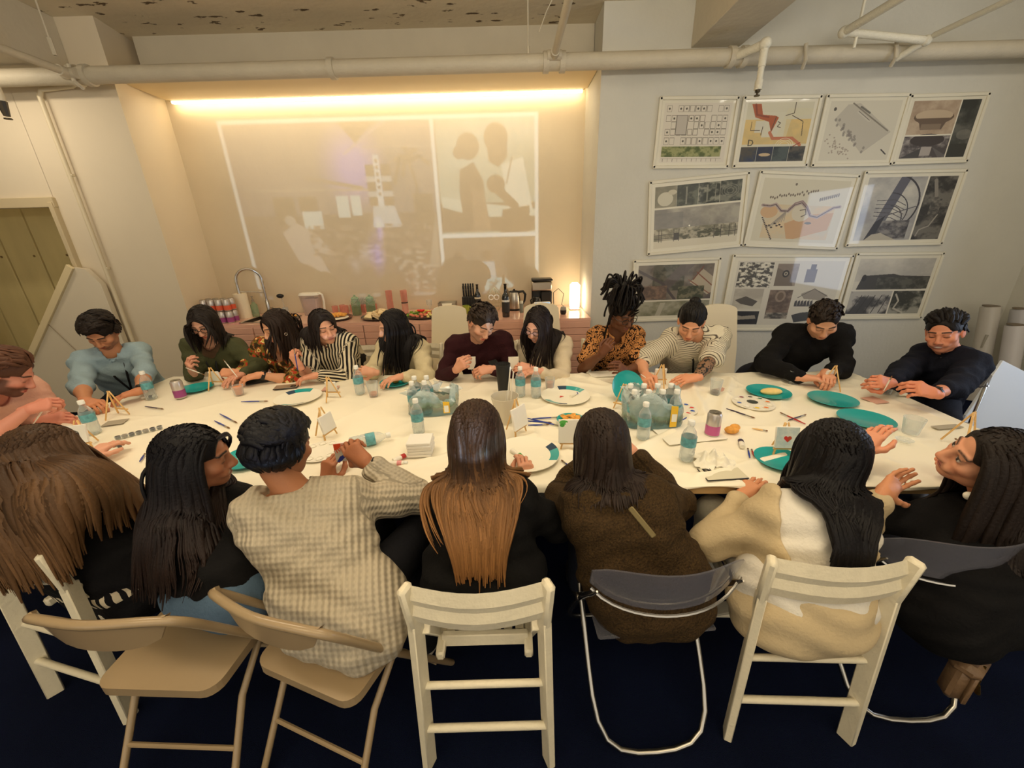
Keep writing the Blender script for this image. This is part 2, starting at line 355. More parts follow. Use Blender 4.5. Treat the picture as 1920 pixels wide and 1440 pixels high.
# ------------------------------------------------------------------ painting of flat prints in memory
def vnoise(w, h, s, seed=0):
    r = np.random.default_rng(seed); a = np.zeros((h, w)); amp = 1; tot = 0
    while s < max(w, h) and amp > .1:
        g = r.random((s+2, s+2)); yy = np.linspace(0, s, h); xx = np.linspace(0, s, w)
        yi = yy.astype(int); xi = xx.astype(int); fy = (yy-yi)[:, None]; fx = (xx-xi)[None]
        fy = fy*fy*(3-2*fy); fx = fx*fx*(3-2*fx)
        a += amp*((g[yi][:, xi]*(1-fx)+g[yi][:, xi+1]*fx)*(1-fy)+(g[yi+1][:, xi]*(1-fx)+g[yi+1][:, xi+1]*fx)*fy)
        tot += amp; amp *= .6; s *= 2
    return a/tot
class Im:
    def __init__(s, w, h, bg=(230, 226, 210)):
        s.w = w; s.h = h; s.a = np.ones((h, w, 3))*np.array(bg, float)
        s.yy, s.xx = np.mgrid[0:h, 0:w]; s.U = (s.xx+.5)/w; s.V = (s.yy+.5)/h
    def put(s, m, c, al=1.):
        s.a[m] = s.a[m]*(1-al)+np.array(c, float)*al; return s
    def rect(s, x0, y0, x1, y1, c, al=1.): return s.put((s.U >= x0) & (s.U < x1) & (s.V >= y0) & (s.V < y1), c, al)
    def ell(s, cx, cy, rx, ry, c, al=1.): return s.put(((s.U-cx)/rx)**2+((s.V-cy)/ry)**2 < 1, c, al)
    def line(s, pts, wd, c, al=1.):
        asp = s.w/s.h
        for (x0, y0), (x1, y1) in zip(pts[:-1], pts[1:]):
            dx, dy = (x1-x0)*asp, y1-y0; L2 = dx*dx+dy*dy+1e-9
            t = np.clip((((s.U-x0)*asp)*dx+(s.V-y0)*dy)/L2, 0, 1)
            s.put(((s.U-x0)*asp-t*dx)**2+(s.V-y0-t*dy)**2 < (wd/2)**2, c, al)
        return s
    def poly(s, pts, c, al=1.):
        m = np.zeros(s.U.shape, bool); n = len(pts)
        for i in range(n):
            (x0, y0), (x1, y1) = pts[i], pts[(i+1) % n]
            if y0 == y1: continue
            cnd = ((y0 > s.V) != (y1 > s.V)) & (s.U < (x1-x0)*(s.V-y0)/(y1-y0)+x0); m ^= cnd
        return s.put(m, c, al)
    def tex(s, x0, y0, x1, y1, c0, c1, sc=8, seed=1, con=1.6, al=1.):
        n = np.clip((vnoise(s.w, s.h, sc, seed)-.5)*con*2+.5, 0, 1)[..., None]
        m = (s.U >= x0) & (s.U < x1) & (s.V >= y0) & (s.V < y1)
        c = np.array(c0, float)*(1-n)+np.array(c1, float)*n; s.a[m] = s.a[m]*(1-al)+c[m]*al; return s
    def image(s, name):
        im = bpy.data.images.new(name, s.w, s.h); px = np.ones((s.h, s.w, 4), np.float32)
        px[..., :3] = np.clip(s.a, 0, 255)[::-1]/255; im.pixels.foreach_set(px.ravel()); im.update(); im.pack(); return im
def print_mat(name, im, rough=.5, coat=0.):
    m = bpy.data.materials.new(name); m.use_nodes = True; nt = m.node_tree; b = nt.nodes['Principled BSDF']
    t = nt.nodes.new('ShaderNodeTexImage'); t.image = im; t.extension = 'EXTEND'
    nt.links.new(t.outputs[0], b.inputs['Base Color']); b.inputs['Roughness'].default_value = rough
    b.inputs['Coat Weight'].default_value = coat; b.inputs['Coat Roughness'].default_value = .04
    return m
def sheet(name, c, ax, ay, th, m, parent=None):
    """thin slab whose front face carries the whole print; ax, ay = full width / height vectors"""
    c = np.array(c, float); ax = np.array(ax, float); ay = np.array(ay, float); n = np.cross(ax, ay); n /= np.linalg.norm(n)
    mb = MB(); fr = [c-ax/2-ay/2, c+ax/2-ay/2, c+ax/2+ay/2, c-ax/2+ay/2]
    mb.add(fr+[p-n*th for p in fr], [(0, 1, 2, 3), (7, 6, 5, 4), (0, 4, 5, 1), (1, 5, 6, 2), (2, 6, 7, 3), (3, 7, 4, 0)])
    me = mb.mesh(name); uv = me.uv_layers.new(name='uv'); q = [(0, 0), (1, 0), (1, 1), (0, 1)]
    for p in me.polygons:
        for li in p.loop_indices:
            k = me.loops[li].vertex_index % 4; uv.data[li].uv = q[k]
    return link(name, me, m, parent)

# ---- ten framed presentation sheets on the right wall
def pic1():
    a = Im(260, 240, (214, 206, 190))
    r = np.random.default_rng(3)
    for row, (y0, y1) in enumerate(((.04, .14), (.2, .3), (.31, .42), (.43, .53), (.57, .69))):
        for i in range(11):
            x0 = .04+i*.085
            if r.random() < .8:
                a.line([(x0, y0), (x0+.07, y0), (x0+.07, y1), (x0, y1), (x0, y0)], .006, (120, 112, 98))
                if r.random() < .6: a.ell(x0+.035, (y0+y1)/2, .014, .018, (88, 84, 74))
    a.rect(.2, .2, .36, .52, (186, 178, 166)); a.line([(.2, .2), (.36, .2), (.36, .52), (.2, .52), (.2, .2)], .006, (100, 95, 85))
    a.tex(.02, .72, .93, .90, (150, 152, 100), (78, 92, 42), 14, 5, 2.2)
    for i in range(12): a.line([(.05+i*.075, .93), (.05+i*.075, .98)], .006, (110, 100, 88))
    return a.line([(.02, .93), (.95, .93)], .004, (130, 120, 100))
def pic2():
    a = Im(260, 240, (206, 200, 176)); a.tex(.0, .28, 1, .70, (216, 186, 120), (200, 176, 120), 5, 2)
    a.rect(.28, .16, .62, .58, (208, 203, 180)); a.rect(.16, .3, .3, .5, (206, 200, 180)); a.poly([(.62, .1), (1, .1), (1, .2), (.7, .25), (.66, .6), (.5, .6)], (210, 202, 170), .6)
    a.poly([(.06, .02), (.2, .02), (.25, .2), (.45, .22), (.5, .25), (.42, .5), (.36, .32), (.14, .24)], (168, 84, 44))
    a.line([(.12, .03), (.16, .2), (.34, .24)], .03, (132, 56, 30)); a.line([(.4, .5), (.46, .6), (.6, .6), (.76, .6), (.86, .68), (.9, .72)], .05, (186, 112, 78)); a.line([(.9, .68), (.8, .74)], .014, (150, 60, 40))
    for p in ([(.1, .32), (.1, .46), (.24, .46)], [(.28, .4), (.27, .54)], [(.46, .24), (.42, .46)], [(.7, .22), (.88, .32), (.9, .56)], [(.72, .0), (.72, .18), (.6, .22)], [(.5, .32), (.54, .34), (.5, .4), (.55, .42)]): a.line(p, .012, (78, 66, 50))
    a.line([(.1, .62), (.1, .72), (.15, .71), (.17, .67), (.15, .63), (.1, .62)], .014, (52, 46, 36))
    for r in (.14, .11, .08): a.line([(.58+.0+r*math.cos(t)*1.0+.08, .74-r*math.sin(t)) for t in np.linspace(.1, 3.0, 12)], .008, (225, 216, 190))
    a.rect(0, .74, 1, 1, (22, 36, 58))
    a.tex(.0, .74, .25, 1, (26, 42, 80), (70, 66, 60), 6, 3); a.tex(.26, .74, .5, 1, (16, 30, 66), (40, 46, 60), 5, 4); a.ell(.38, .88, .09, .03, (190, 166, 130))
    a.tex(.51, .74, .74, 1, (30, 42, 50), (66, 78, 78), 8, 5); a.tex(.75, .74, 1, 1, (24, 32, 40), (82, 76, 66), 9, 6)
    for x in (.25, .5, .745): a.rect(x, .74, x+.008, 1, (170, 168, 150))
    return a
def pic3():
    a = Im(260, 240, (206, 200, 182))
    a.poly([(.25, .06), (.42, .04), (.95, .52), (.6, .88), (.1, .3)], (184, 178, 164)); a.line([(.32, .04), (.62, .28), (.9, .5)], .022, (128, 122, 110)); a.line([(.44, .1), (.58, .2)], .03, (110, 106, 98))
    a.line([(.42, .18), (.6, .33)], .04, (196, 190, 176)); a.line([(.42, .17), (.6, .32)], .01, (98, 94, 88)); a.line([(.88, .82), (.96, .9)], .02, (66, 62, 60))
    r = np.random.default_rng(8)
    for i in range(26):
        t = r.random(); a.ell(.12+t*.52+r.normal()*.025, .3+t*.56+r.normal()*.025, .018, .026, (120, 114, 108), .6)
    for i in range(40):
        t = r.random(); a.ell(.02+t*.36+r.normal()*.03, .6+t*.3+r.normal()*.05, .012, .014, (138, 124, 110), .6)
    return a.ell(.08, .13, .02, .03, (80, 76, 70))
def pic4():
    a = Im(260, 230, (208, 200, 182)); a.tex(0, 0, .7, .58, (160, 138, 116), (184, 164, 140), 5, 3)
    a.ell(.36, .28, .3, .12, (96, 78, 62)); a.ell(.36, .255, .28, .10, (186, 166, 140)); a.poly([(.06, .3), (.66, .3), (.56, .38), (.52, .5), (.2, .5), (.16, .38)], (98, 80, 66)); a.rect(.2, .4, .5, .5, (126, 108, 90))
    a.tex(0, .61, .7, 1, (66, 60, 62), (150, 144, 140), 7, 9, 2); a.ell(.36, .68, .26, .11, (50, 42, 44)); a.rect(.3, .8, .46, .96, (164, 156, 150)); a.poly([(0, 1), (.3, .82), (.3, 1)], (60, 58, 60)); a.poly([(.7, .96), (.46, .8), (.6, 1)], (90, 86, 86))
    a.tex(.72, 0, 1, 1, (30, 34, 32), (88, 88, 82), 4, 11, 1.5); a.rect(.72, .76, 1, 1, (36, 38, 34)); a.ell(.9, .6, .12, .09, (120, 116, 108), .6)
    a.rect(0, .585, .7, .61, (220, 214, 196)); return a.rect(.70, 0, .72, 1, (220, 214, 196))
def pic5():
    a = Im(300, 230, (208, 201, 180)); a.tex(0, 0, .25, .33, (120, 116, 96), (148, 142, 120), 6, 2); a.ell(.12, .2, .09, .11, (198, 192, 170)); a.ell(.2, .1, .05, .04, (192, 184, 160))
    for i, (c0, c1) in enumerate((((48, 52, 42), (96, 100, 84)), ((50, 54, 46), (140, 140, 124)), ((58, 62, 54), (118, 118, 104)))):
        a.tex(.255+i*.25, 0, .5+i*.25, .33, c0, c1, 12, 20+i, 2.2)
    for x in (.36, .37, .6, .61, .7): a.line([(x, .04), (x, .3)], .012, (150, 148, 132))
    for r_ in (.1, .07, .04): a.line([(.87+r_*math.cos(t), .16+r_*math.sin(t)) for t in np.linspace(0, 6.3, 14)], .006, (140, 138, 124))
    a.tex(0, .36, 1, .84, (128, 124, 116), (170, 164, 148), 4, 7, 1.4); a.rect(0, .42, .34, .7, (112, 110, 108), .5); a.tex(0, .68, 1, .88, (176, 168, 146), (120, 116, 96), 16, 9, 2)
    a.tex(.3, .74, .8, .88, (80, 80, 62), (166, 158, 136), 24, 12, 2.4)
    for y in (.78, .84): a.line([(0, y), (.3, y)], .008, (70, 66, 58)); a.line([(.7, y-.03), (1, y-.03)], .008, (70, 66, 58))
    for x in (.06, .09, .24, .3, .72, .8, .9, .97): a.line([(x, .7), (x, .9)], .009, (64, 60, 52))
    a.rect(.24, .76, .3, .88, (66, 62, 58)); a.ell(.42, .66, .01, .012, (255, 252, 235))
    a.rect(0, .33, 1, .36, (218, 212, 192)); return a.rect(0, .9, 1, 1, (208, 200, 178))
def pic6():
    a = Im(300, 230, (206, 199, 176)); a.tex(.1, .4, .9, .95, (210, 186, 146), (200, 188, 160), 5, 4)
    a.poly([(.35, .7), (.6, .55), (.75, .52), (.9, .5), (.88, .78), (.5, .95), (.42, .95)], (196, 156, 112)); a.ell(.14, .52, .1, .1, (200, 164, 122)); a.ell(.52, .52, .11, .14, (206, 196, 172))
    pts = [(.05, .42), (.14, .43), (.2, .4), (.28, .5), (.36, .5), (.42, .4), (.5, .36), (.57, .44), (.63, .56), (.72, .58), (.8, .5), (.88, .42), (.95, .4)]
    a.line(pts, .05, (176, 158, 148)); a.line(pts, .014, (96, 78, 76)); a.line([(x, y-.03) for x, y in pts[4:9]], .02, (146, 122, 118))
    r = np.random.default_rng(4)
    for i in range(22):
        x = .12+i*.025; a.ell(x, .30-i*.006+r.normal()*.012, .009, .02, (96, 84, 70), .85)
    for i in range(10): a.ell(.7+i*.022, .3-i*.009, .009, .03, (100, 88, 74), .8)
    for i in range(14): a.ell(.08+i*.012, .62+i*.026, .010, .012, (70, 58, 50))
    for i in range(7): a.line([(.16+i*.03, .78-i*.02), (.34, .5)], .012, (150, 140, 124)); a.ell(.15+i*.03, .74+r.normal()*.02, .015, .012, (62, 50, 44))
    a.ell(.38, .08, .012, .02, (110, 100, 86)); a.line([(.5, .48), (.56, .46), (.58, .54), (.53, .58)], .014, (96, 84, 70)); return a.ell(.63, .68, .04, .02, (104, 96, 76))
def pic7():
    a = Im(300, 240, (208, 202, 186)); a.tex(0, 0, .66, 1, (150, 148, 146), (196, 192, 180), 3, 6, 1.3)
    a.poly([(.36, 0), (.48, 0), (.36, .5), (.24, .5)], (84, 84, 96)); a.poly([(.24, .5), (.36, .5), (.24, 1), (.14, 1)], (70, 70, 82), .8)
    for k, r_ in enumerate((.40, .26, .19)): a.line([(.28+r_*math.cos(t)*.9+k*.02, .42+k*.12+r_*1.15*math.sin(t)) for t in np.linspace(-1.5, .6, 16)], .024 if k == 0 else .014, (46, 44, 52))
    for i in range(5): a.line([(.16, .36+i*.06), (.36, .35+i*.07), (.5, .44+i*.07)], .01, (70, 68, 74))
    a.line([(.3, .6), (.62, .46)], .014, (80, 78, 84)); a.tex(.24, .68, .6, .98, (46, 44, 50), (130, 126, 122), 8, 9, 2); a.poly([(.12, 1), (.2, .7), (.3, .6), (.22, 1)], (40, 38, 44)); a.poly([(.2, .9), (.3, .88), (.5, 1), (.12, 1)], (176, 168, 150))
    a.tex(.68, 0, 1, 1, (30, 28, 26), (104, 100, 92), 6, 12, 2.1); a.line([(.76, .06), (.82, .3)], .05, (130, 124, 114)); a.line([(.9, .6), (.84, .78), (.74, .84), (.72, .94)], .02, (150, 144, 132)); a.tex(.78, .35, .9, .6, (120, 114, 104), (60, 58, 54), 14, 3, 2)
    return a.rect(.66, 0, .68, 1, (220, 215, 198))
def pic8():
    a = Im(300, 210, (206, 199, 180)); a.tex(0, 0, 1, .68, (92, 84, 78), (122, 112, 100), 6, 4, 1.5)
    a.tex(.2, .0, .62, .5, (72, 72, 60), (100, 96, 84), 14, 8, 2.4); a.poly([(.55, .0), (.75, 0), (.4, .5), (.25, .5)], (92, 82, 80), .8); a.line([(0, .1), (.34, .36), (.52, .68)], .05, (78, 70, 70))
    a.poly([(.7, .35), (.86, .1), (1, .25), (1, .55), (.95, .6)], (176, 164, 142)); a.line([(.78, .16), (1, .42)], .02, (130, 84, 64)); a.line([(.68, .3), (.98, .58)], .016, (130, 84, 64)); a.line([(.86, .05), (.74, .3)], .02, (120, 76, 60))
    a.tex(.05, .4, .4, .66, (130, 104, 88), (96, 80, 70), 18, 9, 2.2); a.tex(.55, .42, .9, .68, (66, 70, 52), (120, 114, 92), 18, 7, 2.2)
    a.rect(0, .68, 1, .71, (214, 208, 190)); a.tex(0, .71, 1, 1, (108, 108, 84), (160, 156, 136), 6, 3, 1.5); return a.poly([(.33, .74), (.4, .74), (.34, 1), (.27, 1)], (172, 166, 148))
def pic9():
    a = Im(340, 230, (206, 200, 184)); a.tex(.02, .02, .34, .4, (214, 208, 190), (74, 70, 62), 34, 4, 3.4)
    a.tex(.02, .42, .3, .74, (196, 190, 172), (168, 160, 146), 4, 5); a.poly([(.04, .6), (.14, .54), (.26, .62), (.22, .7), (.1, .66)], (84, 78, 70)); a.rect(.0, .78, .3, .99, (40, 38, 38)); a.poly([(.02, .82), (.14, .86), (.26, .84), (.28, .9), (.08, .92)], (150, 142, 128))
    a.tex(.38, .04, .58, .38, (170, 156, 140), (132, 118, 104), 4, 7); a.poly([(.38, .1), (.52, .2), (.56, .38), (.38, .38)], (112, 100, 86)); a.ell(.47, .19, .032, .055, (48, 42, 36)); a.ell(.47, .19, .018, .03, (170, 160, 140)); a.ell(.47, .19, .008, .014, (40, 36, 30))
    a.rect(.66, .12, .76, .32, (104, 90, 82)); a.rect(.69, .05, .74, .14, (96, 84, 78)); a.tex(.36, .44, .58, .8, (90, 74, 62), (134, 114, 98), 10, 8, 2); a.ell(.47, .54, .05, .09, (140, 122, 104)); a.ell(.47, .54, .03, .06, (104, 86, 70)); a.tex(.36, .8, .58, .9, (70, 66, 60), (160, 150, 134), 20, 9, 2)
    for i in range(6): a.poly([(.62+i*.03, .62), (.64+i*.03, .6), (.65+i*.03, .7), (.62+i*.03, .7)], (70, 68, 70))
    a.poly([(.66, .5), (.78, .42), (.92, .52), (.88, .6), (.7, .58)], (150, 142, 130)); a.line([(.64, .56), (.78, .42), (.92, .54)], .01, (104, 98, 90)); a.poly([(.62, .84), (.7, .8), (.86, .78), (.9, .9), (.66, .96)], (62, 62, 62)); return a
def pic10():
    a = Im(300, 230, (206, 201, 186)); a.tex(0, 0, 1, .4, (170, 166, 158), (202, 197, 184), 3, 5, 1.2)
    a.poly([(.08, .4), (.1, .3), (.5, .27), (.6, .3), (1, .32), (1, .54), (.05, .56)], (60, 58, 56)); a.tex(.3, .33, 1, .54, (50, 50, 46), (84, 84, 76), 16, 6, 2); a.ell(.12, .34, .03, .06, (40, 38, 38)); a.rect(0, .55, 1, .58, (218, 212, 196))
    a.tex(0, .58, .56, 1, (60, 60, 62), (172, 168, 160), 5, 9, 2.2)
    for i in range(5): a.line([(.05+i*.1, .98), (.16+i*.09, .66)], .014, (48, 46, 48))
    a.tex(.58, .58, 1, 1, (44, 46, 40), (150, 148, 136), 6, 10, 2.2); a.line([(.62, .64), (.68, .76), (.64, .9), (.78, .98)], .03, (176, 170, 156)); return a.rect(.56, .58, .58, 1, (218, 212, 196))
frame_m = mat('white_frame', rgb(222, 216, 196), .4)
quads = [((1238, 183), (1385, 182), (1363, 315), (1222, 316)), ((1393, 182), (1540, 180), (1510, 312), (1372, 315)), ((1549, 179), (1700, 177), (1672, 310), (1518, 313)),
    ((1706, 178), (1850, 176), (1813, 303), (1668, 310)), ((1217, 342), (1403, 322), (1390, 462), (1213, 478)), ((1424, 320), (1610, 330), (1567, 467), (1392, 462)),
    ((1620, 322), (1812, 318), (1762, 458), (1583, 462)), ((1184, 488), (1352, 483), (1333, 597), (1183, 603)), ((1370, 478), (1594, 478), (1562, 619), (1350, 618)), ((1602, 476), (1768, 472), (1724, 597), (1572, 597))]
labs = ['framed sheet of small plan drawings over a green strip, top left', 'framed watercolour plan with rust red ribbon over dark blue photos', 'framed pale axonometric drawing of a long building, third in top row', 'framed sheet with a saucer-shaped building, top right corner',
    'tilted framed sheet with garden plans over a grey landscape photo', 'tilted framed site map in tan ink with a winding river', 'framed sheet with curved glass roof beside a dark aerial photo', 'framed aerial photo of diagonal streets, lower left behind the two guests', 'large framed sheet of many small grey building photos, bottom row middle', 'framed sheet of dark skyline above two aerial photos, bottom right']
for i, (q, lab, pf) in enumerate(zip(quads, labs, (pic1, pic2, pic3, pic4, pic5, pic6, pic7, pic8, pic9, pic10))):
    c = [P(*p, Y=YW) for p in q]; cen = sum(c)/4
    ax = (c[1]-c[0]+c[2]-c[3])/2; ay = (c[0]-c[3]+c[1]-c[2])/2
    wd = np.linalg.norm(ax); hd = np.linalg.norm(ay); ex = ax/wd; ey = np.array([-ex[2], 0, ex[0]])
    t = thing('framed_sheet', lab, 'picture', (cen[0], YW-.001, cen[2]), group='framed sheets on the right wall')
    mb = MB(); fw = .016
    for s_ in (-1, 1):
        mb.bar(ex*(s_*(wd/2-fw/2))-ey*hd/2+np.array([0, -.014, 0]), ex*(s_*(wd/2-fw/2))+ey*hd/2+np.array([0, -.014, 0]), .026, fw, (0, 1, 0))
        mb.bar(-ex*wd/2+ey*(s_*(hd/2-fw/2))+np.array([0, -.014, 0]), ex*wd/2+ey*(s_*(hd/2-fw/2))+np.array([0, -.014, 0]), .026, fw, (0, 1, 0))
    ob('frame', mb, frame_m, t)
    im = pf(); b = Im(im.w+30, im.h+30, (220, 214, 194)); b.a[15:-15, 15:-15] = im.a
    sheet('print', (0, -.012, 0), ex*(wd-2*fw), ey*(hd-2*fw), .008, print_mat('print_%d' % i, b.image('sheet_%d' % i), .5, .8), t)

# ---- projector: a real lamp behind the photographer throwing the collage on the alcove wall
PJ = np.array([.15, -.9, 1.02]); X0, X1 = -2.93, .345; ZT = 2.86; ZB = 1.06
def slide():
    a = Im(1000, 560, (0, 0, 0)); W = (225, 236, 255)
    # main photo
    a.tex(.01, .02, .66, .5, (78, 84, 110), (104, 104, 128), 3, 3, 1.2)
    g = np.clip(1-np.hypot((a.U-.40)/.12, (a.V-.24)/.26), 0, 1)[..., None]; a.a += g*np.array([60, 40, 190])*(a.U < .66)[..., None]
    a.tex(.01, .5, .66, 1, (22, 22, 34), (54, 50, 66), 6, 5, 1.6)
    a.line([(.04, .36), (.44, .37)], .012, (150, 140, 140)); a.line([(.24, .30), (.42, .36)], .02, (110, 98, 100))
    a.poly([(.36, 0), (.5, 0), (.42, .13)], (34, 26, 26)); a.line([(.38, .18), (.52, .02)], .012, (150, 140, 180)); a.line([(.44, .15), (.66, .15)], .006, (150, 140, 150))
    for x0, x1, y0, y1, c in ((.12, .19, .40, .56, (12, 8, 8)), (.205, .265, .40, .48, (10, 8, 8)), (.21, .275, .48, .58, (190, 215, 235)), (.33, .37, .40, .52, (195, 220, 240)), (.378, .41, .40, .51, (195, 220, 240)), (.44, .475, .24, .46, (36, 26, 24)), (.49, .52, .24, .46, (36, 26, 24)), (.585, .65, .40, .62, (16, 10, 10))): a.rect(x0, y0, x1, y1, c)
    for y in (.30, .38): a.rect(.44, y, .52, y+.03, (160, 175, 200))
    a.rect(.468, .19, .487, .46, (196, 214, 244))
    for k in range(6): a.rect(.473, .21+k*.035, .482, .23+k*.035, (60, 56, 80))
    a.poly([(.45, .46), (.52, .46), (.54, .58), (.44, .58)], (170, 190, 220))
    a.line([(.60, .62), (.60, .34), (.585, .24)], .014, (34, 24, 22))
    for e in ((.53, .34), (.54, .22), (.57, .16), (.61, .17), (.645, .24), (.56, .30)): a.line([(.585, .23), ((.585+e[0])/2, min(.2, e[1])), e], .02, (38, 26, 24))
    a.poly([(.13, .60), (.18, .54), (.24, .60), (.30, .74), (.24, .72), (.27, .86), (.21, .90), (.17, .78)], (160, 156, 168)); a.ell(.165, .53, .018, .03, (150, 150, 160))
    n = vnoise(1000, 560, 60, 9); m = (a.V > .56) & (a.V < .80) & (a.U > .22) & (a.U < .64) & (n > .54); a.put(m, (112, 98, 98))
    m = (a.V > .72) & (a.U > .5) & (a.U < .65) & (n > .57); a.put(m, (150, 146, 150))
    for cx, cy, rx, ry, c in ((.44, .74, .035, .16, (60, 60, 235)), (.40, .74, .03, .1, (120, 130, 160)), (.36, .80, .03, .08, (110, 120, 140)), (.46, .60, .02, .09, (90, 90, 230))):
        g = np.clip(1-np.hypot((a.U-cx)/rx, (a.V-cy)/ry), 0, 1)[..., None]; a.a += g*np.array(c)*.9*(a.U < .66)[..., None]
    a.poly([(.655, .5), (.655, .84), (.62, .80)], (130, 126, 126))
    # upper right photo
    a.tex(.675, .02, .99, .63, (140, 162, 160), (180, 205, 215), 3, 8, 1.3)
    a.rect(.675, .46, .99, .62, (40, 28, 26)); a.poly([(.68, .42), (.8, .46), (.99, .50), (.99, .54), (.8, .54), (.68, .48)], (190, 206, 210))
    dk = (46, 30, 24)
    a.ell(.775, .16, .036, .07, dk); a.ell(.745, .19, .018, .035, dk); a.poly([(.745, .28), (.79, .24), (.82, .34), (.83, .62), (.75, .62), (.74, .4)], dk); a.poly([(.78, .38), (.82, .4), (.84, .62), (.78, .62)], (120, 96, 80))
    a.ell(.865, .12, .038, .075, dk); a.poly([(.835, .14), (.84, .24), (.87, .27), (.9, .22), (.9, .1)], (56, 36, 28)); a.poly([(.88, .26), (.95, .22), (.98, .5), (.9, .5)], (214, 222, 226)); a.ell(.86, .36, .03, .05, dk); a.line([(.86, .38), (.92, .48)], .05, dk)
    a.poly([(.88, .5), (.97, .48), (.97, .63), (.87, .63)], (30, 20, 18)); a.line([(.915, .22), (.895, .36)], .006, (30, 24, 24))
    # lower right photo
    a.tex(.675, .66, .99, 1, (92, 84, 80), (112, 102, 98), 3, 8, 1.2)
    for cx, cy, c in ((.72, .80, (150, 146, 150)), (.82, .80, (170, 186, 210)), (.75, .87, (140, 130, 130))): a.ell(cx, cy-.04, .015, .03, dk); a.poly([(cx-.025, cy), (cx+.025, cy), (cx+.03, cy+.1), (cx-.03, cy+.1)], c)
    a.ell(.92, .69, .015, .03, dk); a.poly([(.89, .72), (.95, .72), (.955, .92), (.89, .92)], (34, 26, 26)); a.line([(.89, .74), (.875, .8), (.895, .84)], .014, dk)
    a.poly([(.74, .9), (.88, .9), (.94, 1), (.70, 1)], (160, 196, 214)); n = vnoise(1000, 560, 70, 4); a.put((a.V > .9) & (a.U > .72) & (a.U < .92) & (n > .57), (70, 90, 100))
    for r_ in ((0, 0, 1, .022), (0, 0, .012, 1), (.988, 0, 1, 1), (.660, 0, .672, 1), (.66, .63, 1, .655)): a.rect(*r_, W)
    a.rect(0, .978, 1, 1, (120, 130, 145)); return a.image('projected_collage')
sl = bpy.data.lights.new('projector_beam', 'SPOT'); sl.spot_size = math.radians(125); sl.spot_blend = 0; sl.shadow_soft_size = .012; sl.energy = 700; sl.color = (.72, .88, 1)
so = bpy.data.objects.new('projector_beam', sl); COL.objects.link(so); so.location = PJ; so.rotation_euler = (math.radians(90), 0, 0)
sl.use_nodes = True; nt = sl.node_tree; N = nt.nodes; L = nt.links; em = [n for n in N if n.type == 'EMISSION'][0]
tc = N.new('ShaderNodeTexCoord'); sp3 = N.new('ShaderNodeSeparateXYZ'); L.new(tc.outputs['Normal'], sp3.inputs[0])
def math_(op, a, b):
    m = N.new('ShaderNodeMath'); m.operation = op
    for i, v in enumerate((a, b)):
        if isinstance(v, (int, float)): m.inputs[i].default_value = v
        else: L.new(v, m.inputs[i])
    return m.outputs[0]
D = YB-PJ[1]
az = math_('ABSOLUTE', sp3.outputs['Z'], 0)
uu = math_('DIVIDE', math_('SUBTRACT', math_('MULTIPLY', math_('DIVIDE', sp3.outputs['X'], az), D), X0-PJ[0]), X1-X0)
vv = math_('DIVIDE', math_('SUBTRACT', math_('MULTIPLY', math_('DIVIDE', sp3.outputs['Y'], az), D), ZB-PJ[2]), ZT-ZB)
cb = N.new('ShaderNodeCombineXYZ'); L.new(uu, cb.inputs[0]); L.new(vv, cb.inputs[1])
ti = N.new('ShaderNodeTexImage'); ti.image = slide(); ti.extension = 'CLIP'; L.new(cb.outputs[0], ti.inputs[0]); L.new(ti.outputs[0], em.inputs[0]); em.inputs[1].default_value = 1.0
# the projector itself, on a small stand behind the photographer
t = thing('projector', 'small white projector on a stand behind the photographer', 'projector', (PJ[0], PJ[1]-.14, 0))
ob('housing', MB().box((0, 0, 1.02), (.26, .2, .09), bev=.01), mat('white_plastic', rgb(225, 222, 212), .4), t)
ob('lens', MB().lathe([(.03, 0), (.03, .02), (.024, .024)], 16, (0, .1, 1.02), rotm(-math.pi/2)), mat('lens_glass', rgb(30, 32, 40), .1), t)
ob('stand', MB().tube([(0, 0, .02), (0, 0, .975)], .015, 10).lathe([(.16, 0), (.15, .02)], 20), mat('black_metal', rgb(22, 22, 24), .4, metal=.5), t)
# ------------------------------------------------------------------ materials for things
pink = mat('pink_tile', rgb(222, 172, 150), .28, noise=.06, nscale=5, coat=.3)
pinktop = mat('pink_top_tile', rgb(232, 182, 160), .18, noise=.04, nscale=5, coat=.5)
grout = mat('light_grout', rgb(212, 186, 164), .7)
chrome = mat('chrome', rgb(190, 186, 178), .26, metal=1.)
steel = mat('brushed_steel', rgb(176, 168, 154), .32, metal=1.)
black = mat('black_plastic', rgb(20, 19, 18), .35)
blackm = mat('matte_black', rgb(28, 27, 26), .6)
glass = film('clear_glass', rgb(225, 228, 224), .12)
clearp = film('clear_plastic', rgb(226, 232, 230), .13)
water_m = film('water', rgb(214, 226, 226), .10)
white = mat('white_gloss', rgb(236, 230, 214), .3)
paper = mat('white_paper', rgb(238, 232, 214), .75)
teal = mat('teal_plate', rgb(20, 158, 158), .3, coat=.4)
wood = mat('pale_wood', rgb(222, 180, 116), .55, noise=.12, nscale=30, stretch=(1, 1, 8))
blue_h = mat('blue_handle', rgb(40, 62, 150), .35)
green_glass = film('green_tinted_glass', rgb(150, 190, 150), .3)
pink_glass = film('pink_tinted_glass', rgb(240, 170, 150), .4)
dark_glass = mat('dark_bottle_glass', rgb(14, 14, 10), .08, coat=.6)
pastry = mat('golden_pastry', rgb(226, 160, 70), .6, noise=.25, nscale=40, bump=.4, bscale=60)

